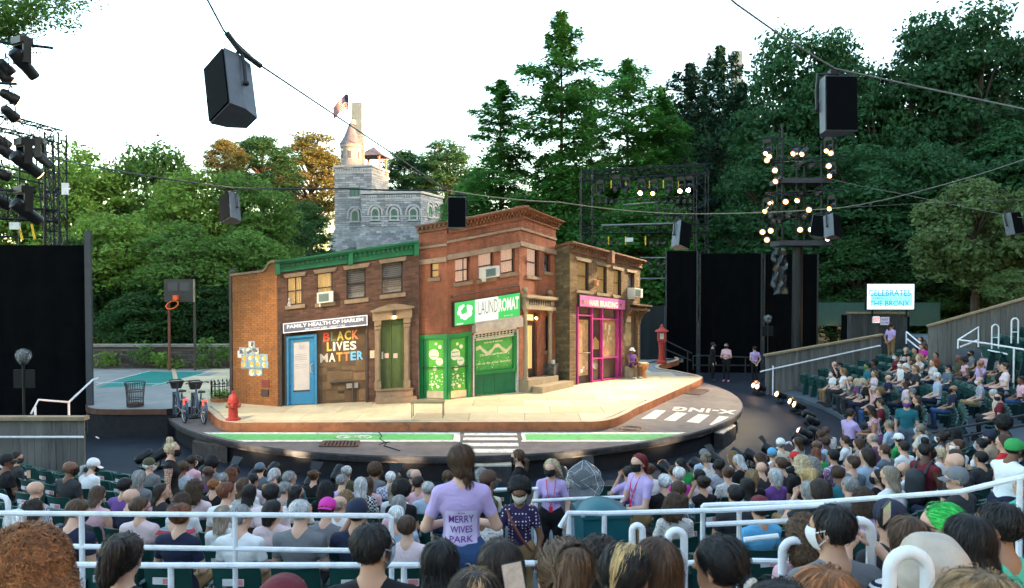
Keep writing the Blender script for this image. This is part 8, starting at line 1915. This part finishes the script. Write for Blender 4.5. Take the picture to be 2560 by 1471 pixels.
r_, o, s, _ = standing('blond curly haired usher with red lanyard facing the seats beside the teal cart', 1378, 1150, 10.3, -.3, R(175), ('blond',), 'curly', 'pale', 'l', 'lavender', UG, None, 'black', eyes=True, h=.010, **bk); pr = body('stand', **bk)[0]; lanyard(r_, pr, s)
for i, t in enumerate(('THE', 'WIVES', 'PARK')): projected(r_, pr, text_fit(t, .1, .045, M_ink), 1.25-.07*i, -.09, 1, s, M_ink, 'shirt_lettering', .006)
bk = dict(build='m', sleeve='tee', arms={-1: ((-.22, .08, .15), (-.02, .3, .09)), 1: ((.22, .08, .15), (.05, .3, .09))}, yaw=R(10))
r_, o, s, _ = standing('red haired usher with red lanyard and tan trousers leaning by the teal cart', 1600, 1134, 10.1, -.35, R(115), ('redh',), 'bob', 'red', 'l', 'lavender', UG, None, 'black', pants='khaki', eyes=True, h=.010, **bk); pr = body('stand', **bk)[0]; lanyard(r_, pr, s)
for i, t in enumerate(('MERRY', 'WIVES', 'PARK')): projected(r_, pr, text_fit(t, .12, .05, M_ink), 1.24-.075*i, .02, 1, s, M_ink, 'shirt_lettering', .006)
bk = dict(build='f', sleeve='tee', arms={-1: ((-.24, .02, .14), (-.2, .12, -.06)), 1: ((.24, .06, .15), (.16, .24, .12))}, pitch=.25)
r_, o, s, _ = standing('woman in polka dot blouse and green mask coming up the aisle', 1299, 1203, 8.2, -.02, R(178), ('polka',), 'afro', 'black', 'b', 'dots', None, None, 'cream', True, 'khaki', eyes=True, h=.010, **bk)
b = MB(); b.tube([(.16, -.02, 1.42), (.1, .13, 1.3), (-.02, .155, 1.1), (-.13, .12, .95), (-.17, .02, .9)], .016, 6); q = b.build('bag_strap', mat('strap_brown', (.16, .05, .03), .6), r_); q.scale = (s,)*3
bk = dict(build='m', sleeve='bare', arms={-1: ((-.25, .0, .14), (-.23, .1, -.08)), 1: ((.25, .0, .14), (.23, .1, -.08))})
r_, o, s, _ = standing('tattooed woman in black tank top with blond topknot standing among seats', 427, 1105, 11.4, -.4, R(-75), ('tattoo',), 'topbun', 'pale', 'l', 'black', None, None, 'black', h=.0115, build='f', sleeve='tank')
o.material_slots[0].link = 'OBJECT'; o.material_slots[0].material = person_mat('skin_tattooed', tattoo=True)
bk = dict(build='m', sleeve='tank', arms={-1: ((-.25, .03, .16), (-.2, .2, .0)), 1: ((.25, .0, .14), (.23, .1, -.08))}, yaw=R(-20))
r_, o, s, _ = standing('man in sleeveless maroon top with dark backpack standing in the aisle', 2316, 1107, 10., .0, R(-70), ('maroon',), 'topbun', 'black', 'd', 'maroon', None, None, 'black', **bk)
pk = [Prim((0, -.2, 1.22), (0, -.2, 1.0), .14, .15, 0, .03, .75)]; V, F = sdf_mesh(pk, .015); q = place('backpack', np_mesh('backpack', V, F, [mat('backpack_dark', (.02, .025, .03), .7, .2, 9)]), r_, sc=s); b = MB()
for sg in (-1, 1): b.tube([(sg*.09, -.14, 1.3), (sg*.1, -.02, 1.46), (sg*.12, .1, 1.35), (sg*.15, .06, 1.12), (sg*.12, -.12, 1.02)], .02, 6)
b.build('strap', MATS['backpack_dark'], q)
standing('man in white polo and dark green cap leaning over the white rail', 2511, 1101, 8.8, .3, R(-75), ('polo',), 'crop', 'black', 'b', 'white', None, ('cap', 'green'), 'black', pants='navy', build='m', sleeve='tee', lean=.22, arms={-1: ((-.2, .2, .3), (-.15, .42, .2)), 1: ((.2, .2, .3), (.15, .42, .2))})
standing('grey haired man in teal shirt and purple mask standing in the side aisle', 2267, 994, 17.4, -.62, R(150), ('teal',), 'short', 'grey', 'l', 'teal', None, None, 'purple', pants='slate', eyes=True, build='m', sleeve='tee')
standing('usher in lavender shirt reaching out to a woman by the front seats', 2125, 1022, 17.2, ZA, R(-70), ('reach',), 'short', 'dark', 'm', 'lavender', UG, None, 'black', pants='navy', build='m', sleeve='tee', arms={-1: ((-.22, .05, .15), (-.15, .25, .1)), 1: ((.22, .15, .18), (.15, .42, .12))})
standing('curly haired woman in pink swirl dress bending over the front seats', 2198, 1016, 16.9, -.72, R(75), ('bend',), 'curly', 'dark', 't', 'swirl_pink', None, None, 'black', pants='plum', build='f', sleeve='tank', lean=.3, arms={-1: ((-.2, .12, .12), (-.15, .34, .12)), 1: ((.2, .12, .12), (.15, .34, .12))})
bh = dict(build='m', sleeve='tee', arms={-1: ((-.25, -.06, .15), (-.05, -.17, -.04)), 1: ((.25, -.06, .15), (.05, -.17, -.04))})
r_, o, s, _ = standing('usher seen from behind with hands clasped behind the back by the stage', 1887, 866, 33.6, ZA, R(8), ('clasp',), 'short', 'black', 'm', 'lavender', UG, **bh); pr = body('stand', **bh)[0]
for t, z in (('MERRY', 1.24), ('WIVES', 1.17), ('PARK', 1.1)): projected(r_, pr, text_fit(t, .16, .055, M_inkr), z, 0, -1, s, M_inkr, 'shirt_lettering', .006)
standing('person all in black standing in front of the black masking', 1782, 857, 34., ZA, R(-120), ('blk',), 'short', 'black', 'l', 'black', None, ('cap', 'black'), 'black', build='m', sleeve='long')
standing('usher in pale shirt and pink shoes holding papers before the black masking', 1816, 858, 33.8, ZA, R(150), ('paper',), 'short', 'dark', 'm', 'pink', UG, None, 'black', shoe=(.7, .2, .3), build='f', sleeve='tee', arms={-1: ((-.22, .06, .15), (-.08, .26, .17)), 1: ((.22, .06, .15), (.08, .26, .17))})
standing('usher in lavender shirt and brown trousers standing by the exit booth', 2228, 808, 32.5, .15, R(-70), ('exit',), 'pony', 'dark', 't', 'lavender', UG, None, 'black', pants='khaki', build='m', sleeve='tee', arms={-1: ((-.24, -.1, .15), (-.1, -.18, .0)), 1: ((.24, -.08, .15), (.1, -.17, .0))})
# drummer on a low block
dp = G(*c3(705, 1268)); top = P(*c3(718, 1008), dp.y); body_mesh(('drum',), .0125, pose='seat', build='m', sleeve='tank', yaw=R(35), legcover='shorts', arms={-1: ((-.23, .1, .18), (-.1, .3, .2)), 1: ((.23, .1, .18), (.1, .3, .2))}, legs={-1: ((-.14, .42, .53), (-.16, .36, .1)), 1: ((.14, .42, .53), (.16, .36, .1))})
root = thing('person', 'drummer in purple vest and white visor seated outside the narrow house', 'person', (top.x-.1, dp.y+.1, 0), R(-150)); o, HM = dress(root, ('drum',), 'crop', 'black', 'b', 'purple', ('cap', 'white'), pants='navy', eyes=True, shoe=(.6, .6, .6), sc_=(top.z)/1.31)
o = thing('stone_block', 'rough stone block serving as the seat of the drummer', 'block', (root.location.x, root.location.y+.06, 0), R(-30)); MB().hexa([(-.32, -.22, 0), (.32, -.22, 0), (.32, .22, 0), (-.32, .22, 0), (-.3, -.2, .38), (.3, -.2, .38), (.3, .2, .38), (-.3, .2, .38)]).build('block', mat('block_stone', (.22, .19, .13), .9, .3, 5, .5, 15), o); MB().box((0, 0, .4), (.64, .44, .035)).build('slab', MATS['block_stone'], o)
# things people hold
phone(2214, 1282, 3.1, 'phone held up sideways by the striped top person').rotation_euler = (0, R(90), R(52))
PH = phone(1287, 1462, 2.5, 'glowing phone held low between two long haired heads'); PH.rotation_euler = (R(-35), R(-12), 0); phone(72, 1186, 13.4, 'phone in the hands of the front row person by the plank wall')
# ------------------------------------------------------------------ seats: one under every person, more between them
SEATS = []
def seat_spot(r, a, z, occ, rowi): SEATS.append((r, a, z, occ, rowi))
def prj(p): d = p-Vector((0, 0, CAMZ)); f_ = d.y*CP-d.z*SP; u_ = d.y*SP+d.z*CP; return (1280+FPX*d.x/max(f_, .01), 735.5-FPX*u_/max(f_, .01))
for k in range(8):
 r, z = RR[k], RZ[k]; occ = sorted(d['a'] for d in ROWS[k]); st = .51/r; ends = [AL+.02]+occ+[AR-.02]
 for d in ROWS[k]: seat_spot(r+.06, d['a'], z, True, k)
 for a, c in zip(ends[:-1], ends[1:]):
  n = int((c-a)/st+.12)-1
  for i in range(n): seat_spot(r+.06, a+(c-a)*(i+1)/(n+1), z, False, k)
def ok(sx):
 r, a, z, occ, k = sx; p = polar(r, a, z+.7); x, y = prj(p)
 if p.y < 1 or x < -30 or x > 2600 or y > 1480: return False
 if occ: return True
 if R(46) < a < R(53.5): return False                       # side aisle
 if 1225 < x < 1650 and p.y < 12.2: return False           # centre aisle with the ushers
 if 1270 < x < 1520 and p.y < 15: return False
 if x < 215 and p.y > 15.0: return False
 return True
SEATS = [s_ for s_ in SEATS if ok(s_)]
SEATS.sort(key=lambda s_: polar(s_[0], s_[1]).length)
near = SEATS[:296]; rest = SEATS[296:]
byrow = {}
for s_ in near: byrow.setdefault(s_[4], []).append(s_)
for k, ls in byrow.items():
 for i, (r, a, z, occ, _) in enumerate(sorted(ls, key=lambda q: q[1])):
  root = thing('folding_seat', '%s green folding seat, %s from left in the %s' % ('occupied' if occ else 'empty', ORD[i], RN[k]), 'seat', polar(r, a, z), a, 'green folding seats of the %s' % RN[k])
  place('backrest', S_back, root); place('seat_pan', S_dn if occ else S_up, root); place('leg', S_leg, root); place('name_plate', S_plate, root)
for d in parse(FORE):
 Y = float(d['Y']); top = P(*d['px'], Y); a = math.atan2(top.x-DC.x, DC.y-top.y); z0 = top.z-1.27; q = polar(0, a)-DC; root = thing('folding_seat', 'green folding seat under the near person with %s and %s%s' % (*describe(d['hs'], d['hc'], d['sh'], None, None), ', capped' if 'beanie' in d else ''), 'seat', (top.x+.06*math.sin(a), top.y-.06*math.cos(a)-.02, z0), a, 'green folding seats close to the camera')
 place('backrest', S_back, root); place('seat_pan', S_dn, root); place('leg', S_leg, root); place('name_plate', S_plate, root)
# seats too far or too many to count: joined into one
if rest:
 tmp = []
 for me_ in (S_back, S_up, S_leg):
  n = len(me_.vertices); co = np.zeros(n*3); me_.vertices.foreach_get('co', co); tmp.append((co.reshape(-1, 3), [tuple(p.vertices) for p in me_.polygons]))
 b = MB()
 for r, a, z, occ, k in rest:
  o3 = polar(r, a, z); ca, sa = math.cos(a), math.sin(a)
  for co, fs in tmp: b.add([(o3.x+x*ca-y*sa, o3.y+x*sa+y*ca, o3.z+z_) for x, y, z_ in co], fs)
 o = b.build('distant_seats', M_seat, None, True); struct(o, 'stuff'); tag(o, 'mass of distant green folding seats in the side block', 'seats')
# ================================================================== walls, rails and signs of the auditorium
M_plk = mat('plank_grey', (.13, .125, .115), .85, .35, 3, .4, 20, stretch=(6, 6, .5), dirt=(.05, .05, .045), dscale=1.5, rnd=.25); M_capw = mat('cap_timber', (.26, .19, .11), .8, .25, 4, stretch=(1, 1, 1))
def plank_wall(name, label, A, B, zA, zB, zbot, w=.15, m=M_plk):
 A, B = Vector(A), Vector(B); d = B-A; L = d.length; d.normalize(); nn = Vector((d.y, -d.x, 0)); o = thing(name, label, 'wooden wall', (A.x, A.y, zbot)); n = int(L/w); rn = random.Random(int(L*100))
 for i in range(n):
  u0, u1 = L*i/n+.004, L*(i+1)/n-.004; t0, t1 = zA+(zB-zA)*u0/L-zbot, zA+(zB-zA)*u1/L-zbot; p0, p1 = d*u0, d*u1; k = rn.uniform(0, .008); q = nn*(.02+k); r = nn*-.02
  MB().hexa([p0+q, p1+q, p1+r, p0+r, p0+q+Vector((0, 0, t0)), p1+q+Vector((0, 0, t1)), p1+r+Vector((0, 0, t1)), p0+r+Vector((0, 0, t0))]).build('plank', m, o)
 e = Vector((0, 0, zA-zbot+.001)); f_ = d*L+Vector((0, 0, zB-zbot+.001)); ex = d*.04; MB().hexa([e-ex+nn*.11, f_+ex+nn*.11, f_+ex-nn*.11, e-ex-nn*.11, e-ex+nn*.11+Vector((0, 0, .075)), f_+ex+nn*.11+Vector((0, 0, .075)), f_+ex-nn*.11+Vector((0, 0, .075)), e-ex-nn*.11+Vector((0, 0, .075))]).build('cap_rail', M_capw, o)
 return o, d, nn
LYW = 15.7; za = P(100, 1050, LYW).z; o, d, nn = plank_wall('plank_wall', 'grey weathered plank wall at the end of the front seats', (-13.5, LYW, 0), (P(212, 1050, LYW).x, LYW, 0), za, za, ZA)
rail('wall_handrail', 'white handrail fixed along the grey plank wall', [[P(-200, 1093, LYW-.12), P(208, 1093, LYW-.12)]], .024, M_wr); MB().tube([(0, 0, 0), (0, .1, -.05)], .014, 6).build('bracket', M_wr, bpy.data.objects['wall_handrail'], loc=Vector((2.0, 0, 0)))
rail('stair_rail', 'pale stair rail stepping up behind the grey plank wall', [[c_ for c_ in (P(78, 1035, 18), P(96, 1000, 18), P(172, 1006, 18.6), P(232, 950, 20), P(246, 945, 20))]], .028, M_wr, posts=[(P(172, 1006, 18.6), ZA), (P(88, 1018, 18), ZA)])
# ramp wall on the far side of the side block
o, d, nn = plank_wall('plank_wall', 'grey plank ramp wall sloping up between stage and side seats', (10.3, 30, 0), (15.7, 31.4, 0), .72, 1.45, ZA)
rail('ramp_handrail', 'white handrail sloping along the plank ramp wall', [[Vector((10.0, 29.75, .12)), Vector((10.4, 29.8, .2)), Vector((15.5, 31.1, 1.05))]], .03, M_wr, posts=[(Vector((10.55, 29.85, .35)), ZA)])
o, d, nn = plank_wall('plank_wall', 'tall grey plank wall rising behind the side seats', (15.2, 27, 0), (19.6, 25.4, 0), 2.1, 3.75, -.2)
# exit booth with lit signs and video screen
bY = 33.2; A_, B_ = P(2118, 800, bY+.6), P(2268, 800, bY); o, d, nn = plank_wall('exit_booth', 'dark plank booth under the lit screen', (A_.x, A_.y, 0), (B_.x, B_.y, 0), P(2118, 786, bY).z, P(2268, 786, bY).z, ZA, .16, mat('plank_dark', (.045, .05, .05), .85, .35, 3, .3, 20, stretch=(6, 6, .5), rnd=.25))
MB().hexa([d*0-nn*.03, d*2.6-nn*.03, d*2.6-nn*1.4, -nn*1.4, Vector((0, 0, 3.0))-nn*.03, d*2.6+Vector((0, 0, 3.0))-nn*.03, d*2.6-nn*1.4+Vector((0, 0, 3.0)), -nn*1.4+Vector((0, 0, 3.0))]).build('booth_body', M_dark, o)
def flat_sign(name, label, cat, x0, x1, y0, y1, Y, m, frame=None, dep=.06, group=None):
 a, c = P(x0, y1, Y), P(x1, y0, Y); o = thing(name, label, cat, ((a.x+c.x)/2, Y, a.z), group=group); w_, h_ = c.x-a.x, c.z-a.z; MB().box((0, 0, h_/2), (w_, dep, h_)).build('casing', frame or M_black, o); k = .04*h_ if frame is not False else 0
 MB().box((0, -dep/2-.004, h_/2), (w_-2*k, .006, h_-2*k)).build('face', m, o); return o, w_, h_, -dep/2-.009
def sign_words(o, txt, cx, cz, w_, h_, y, m, bold=.01):
 me = text_fit(txt, w_, h_, m, bold); return place('lettering', me, o, M=Matrix(((1, 0, 0, cx), (0, 0, -1, y), (0, 1, 0, cz), (0, 0, 0, 1))))
M_scr = mat('screen_white', (.8, .85, .9), .4, .02, 3, emit=(.75, .9, 1), estr=.2); M_scb = mat('screen_cyan', (.15, .6, .8), .4, emit=(.25, .72, .95), estr=.14); M_sct = mat('screen_text_blue', (.03, .2, .34), .4, emit=(.04, .3, .5), estr=.08); M_sck = mat('screen_text_black', (.02, .03, .05), .4)
o, w_, h_, y = flat_sign('video_screen', 'lit video screen with blue celebration lettering above the exit booth', 'screen', 2163, 2286, 708, 776, bY-.2, M_scr, None, .14)
MB().box((.02*w_, y+.002, h_*.42), (w_*.84, .004, h_*.46)).build('picture_band', M_scb, o)
sign_words(o, 'THE PUBLIC THEATER', -.2*w_, .88*h_, .42*w_, .07*h_, y, M_sck, .015); sign_words(o, 'CELEBRATES', -.02*w_, .64*h_, .86*w_, .24*h_, y-.002, M_sct, .02); sign_words(o, 'THE BOROUGH OF', -.24*w_, .45*h_, .34*w_, .07*h_, y-.002, M_sck, .015); sign_words(o, 'THE BRONX', -.02*w_, .25*h_, .82*w_, .22*h_, y-.002, M_sct, .02)
for sg in (-1, 1): MB().bar((sg*w_*.35, .02, -.3), (sg*w_*.35, .02, .02), .06).build('bracket', M_black, o)
o, w_, h_, y = flat_sign('exit_sign', 'white exit sign with red letters on the booth', 'sign', 2181, 2199, 791, 808, bY-.15, mat('exit_white', (.75, .7, .7), .5, emit=(1, .9, .9), estr=.05), mat('exit_case', (.6, .58, .58), .5)); sign_words(o, 'EXIT', 0, h_*.5, w_*.8, h_*.6, y, mat('exit_red', (.7, .02, .02), .5, emit=(1, .05, .05), estr=.08), .02)
o, w_, h_, y = flat_sign('restroom_sign', 'pale sign with violet letters beside the exit sign', 'sign', 2201, 2223, 793, 813, bY-.15, mat('sign_pale_violet', (.66, .62, .74), .6), mat('sign_pale_case', (.6, .58, .66), .5), .03); sign_words(o, 'REST', 0, h_*.68, w_*.8, h_*.26, y, M_ink, .02); sign_words(o, 'ROOMS', 0, h_*.3, w_*.8, h_*.22, y, M_ink, .01)
# white rails of the seating: the near cross-aisle rail and its neighbours
def Wp(px, py, Y): return P(px, py, Y)
rail('aisle_rail', 'white two-bar rail along the cross aisle below the usher', [[Wp(-60, 1283, 6.4), Wp(970, 1290, 6.4), Wp(978, 1297, 6.4), Wp(979, 1310, 6.4)], [Wp(150, 1366, 6.4), Wp(885, 1377, 6.4)]], .0235, M_wr, posts=[(Wp(204, 1285, 6.4), .8), (Wp(587, 1288, 6.4), .8), (Wp(978.5, 1305, 6.4), .8)])
rail('aisle_rail', 'thick white rail in front of the cross aisle rail', [[Wp(165, 1412, 5.55), Wp(400, 1414, 5.55), Wp(1160, 1413, 5.55), Wp(1350, 1408, 5.55)]], .0235, M_wr, posts=[(Wp(427, 1414, 5.55), .95), (Wp(1010, 1413, 5.55), .95)])
rail('aisle_rail', 'curved white rail end at the picture edge over the empty seats', [[Wp(-40, 1240, 6.6), Wp(0, 1240, 6.6), Wp(13, 1244, 6.6), Wp(20, 1256, 6.6), Wp(21, 1300, 6.6)]], .023, M_wr)
rail('aisle_rail', 'white rail from the ushers to the man with black hair', [[Wp(1400, 1318, 6.6), Wp(1420, 1283, 6.6), Wp(1510, 1284, 6.6), Wp(1800, 1276, 6.4), Wp(2060, 1263, 6.1)]], .0235, M_wr, posts=[(Wp(1422, 1285, 6.6), .6), (Wp(1511, 1285, 6.6), .6)])
rail('aisle_rail', 'white rail climbing past the green haired person', [[Wp(1755, 1270, 6.5), Wp(1760, 1264, 6.5), Wp(1800, 1262, 6.5), Wp(2050, 1256, 6.2), Wp(2400, 1230, 5.8), Wp(2560, 1192, 5.6), Wp(2640, 1170, 5.5)], [Wp(1765, 1312, 6.4), Wp(1980, 1302, 6.2)], [Wp(1720, 1408, 5.6), Wp(1860, 1402, 5.6), Wp(1955, 1404, 5.6)], [Wp(1860, 1350, 6.0), Wp(1945, 1340, 6.0)]], .0225, M_wr, posts=[(Wp(1757, 1270, 6.5), .6), (Wp(1848, 1276, 6.4), .7), (Wp(2550, 1195, 5.6), .8)])
rail('aisle_rail', 'white rail behind the teal cart in the usher aisle', [[Wp(1210, 1225, 9.6), Wp(1345, 1222, 9.6)], [Wp(1330, 1253, 9.2), Wp(1440, 1247, 9.2), Wp(1560, 1243, 9.2)]], .022, M_wr, posts=[(Wp(1340, 1222, 9.6), -.3)])
def hoop_rail(label, px, py, Y, wpx, hpx, tilt=0.):
 s = Y/FPX; r = wpx*s/2; o = thing('hoop_rail', label, 'railing', P(px, py+hpx, Y), R(tilt), 'looped white stair rails'); h = hpx*s
 MB().tube([(-r, 0, -.35)]+[(-r*math.cos(t*math.pi/10), 0, h-r+r*math.sin(t*math.pi/10)) for t in range(11)]+[(r, 0, -.35)], .024, 10).build('loop', M_wr, o, True); MB().tube([(-r, 0, .02), (r, 0, .02)], .018, 8).build('cross_bar', M_wr, o, True); return o
for a in (('looped white rail beside the brown haired person near the teal cart', 1593, 1313, 5.2, 26, 110), ('second looped white rail between two long haired heads', 1690, 1325, 4.6, 40, 130), ('looped white rail beside the curly haired person', 2005, 1292, 4.6, 52, 150), ('tall looped white rail in front of the grey shirt man', 2146, 1300, 3.6, 62, 190), ('low looped white rail behind the black haired head', 1985, 1350, 4.2, 60, 120), ('thick looped white rail beside the blond head', 2270, 1378, 2.6, 95, 160)): hoop_rail(*a)
rail('side_rail', 'black two-bar rail across the steps of the side block', [[P(2330, 1082, 15), P(2580, 1035, 15)], [P(2330, 1105, 15), P(2580, 1060, 15)]], .025, M_br, posts=[(P(2345, 1080, 15), -.6), (P(2500, 1050, 15), -.5)])
rail('side_rail', 'white stair rail rising from the exit booth passage', [[P(2266, 830, 30), P(2266, 860, 30)], [P(2266, 830, 30), P(2310, 866, 29)], [P(2268, 848, 30), P(2300, 874, 29)]], .03, M_wr)
rail('side_rail', 'white sloping stair rail in front of the tall plank wall', [[P(2395, 872, 24.5), P(2395, 850, 24.5), P(2446, 818, 24.5), P(2446, 868, 24.5)], [P(2395, 850, 24.5), P(2460, 858, 24), P(2570, 876, 23)], [P(2400, 868, 24.5), P(2446, 850, 24.5)], [P(2470, 876, 24), P(2570, 896, 23)]], .028, M_wr, posts=[(P(2535, 872, 23.2), .0)])
for x, y, hh in ((2488, 812, 34), (2537, 796, 36)): hoop_rail('looped white rail above the upper side seats, %s plank wall' % ('farther from the edge by the' if x < 2500 else 'nearer the edge by the'), x, y, 24, 17, hh)
# upper side block, a few rows of empty seats behind the white rail
n = 0
for j, (x0, y0, z0) in enumerate(((2468, 868, 24.2), (2490, 842, 25.2), (2540, 822, 26))):
 for i in range(7):
  p = P(x0+i*27, y0+i*4.0, z0-i*.35); 
  if prj(p)[0] > 2590: continue
  root = thing('folding_seat', 'empty green folding seat, %s counted along the upper side block' % ORD[n], 'seat', (p.x, p.y, p.z-.75), R(92), 'green folding seats of the upper side block'); n += 1
  place('backrest', S_back, root); place('seat_pan', S_up, root); place('leg', S_leg, root); place('name_plate', S_plate, root)
struct(MB().prism([(16, 26.6), (22, 24.3), (26, 30), (18, 34)], ZA, 1.35).build('upper_terrace', M_ter))
# teal cart with domed lid, wrapped lamp
c = P(1503, 1300, 9.); o = thing('wheeled_cart', 'teal plastic bin with domed lid beside the ushers', 'bin', (c.x, c.y, -.15), R(8)); M_tl = mat('teal_plastic', (.01, .10, .12), .4, .1, 5)
zt = P(1503, 1278, 9.).z+.15; b = MB(); b.hexa([(-.24, -.22, .08), (.24, -.22, .08), (.24, .22, .08), (-.24, .22, .08), (-.29, -.26, zt), (.29, -.26, zt), (.29, .26, zt), (-.29, .26, zt)]); b.build('body', M_tl, o)
vs_ = []; fs = []; n = 10
for j in range(n+1):
 for i in range(n+1): x, y = -.3+.6*i/n, -.28+.56*j/n; vs_.append((x, y, zt+.02+.14*(1-(x/.3)**2)*(1-.5*(y/.28)**2)))
for j in range(n):
 for i in range(n): fs.append((j*(n+1)+i, j*(n+1)+i+1, (j+1)*(n+1)+i+1, (j+1)*(n+1)+i))
MB().add(vs_, fs).build('lid', M_tl, o, True); MB().box((0, 0, zt+.01), (.62, .58, .035)).build('lid_rim', M_tl, o)
for x in (-.2, .2): MB().tube([(x-.03, -.25, .06), (x+.03, -.25, .06)], .06, 10).build('wheel', M_rub, o)
c = P(1458, 1205, 10.8); o = thing('wrapped_lamp', 'large floor lamp wrapped in clear plastic behind the teal bin', 'stage lamp', (c.x, c.y, -.6)); z_ = c.z+.6; MB().tube([(0, 0, 0), (0, 0, z_-.2)], .03, 6).build('stand', M_truss, o); MB().lathe([(.05, -.2), (.14, -.12), (.15, .05), (.13, .1)], 14, Matrix.Translation((0, .0, z_+.03)) @ Matrix.Rotation(R(70), 4, 'X')).build('housing', M_rub, o, True)
rs = np.random.RandomState(3); b = MB(); vs_ = []; fs = []; n, m = 14, 9
for j in range(m):
 for i in range(n): t = 2*math.pi*i/n; r = [.02, .16, .25, .27, .29, .27, .22, .13, .03][j]*(1+.12*rs.uniform(-1, 1)); vs_.append((r*math.cos(t), r*.7*math.sin(t)-.05, z_+.33-.085*j))
for j in range(m-1):
 for i in range(n): fs.append((j*n+i, j*n+(i+1) % n, (j+1)*n+(i+1) % n, (j+1)*n+i))
wr = b.add(vs_, fs).build('plastic_wrap', mat('plastic_film', (.8, .85, .9), .1, spec=1., alpha=.13), o)
for i in range(0, n, 2): MB().tube([Vector(vs_[j*n+(i+(j*i) % 3) % n]) for j in range(i % 4, m-2-(i % 3))], .0022, 4).build('crease_highlight', mat('plastic_crease_highlight', (.75, .78, .8), .3), wr)  # white streak highlights of the film put in as thin pale tubes
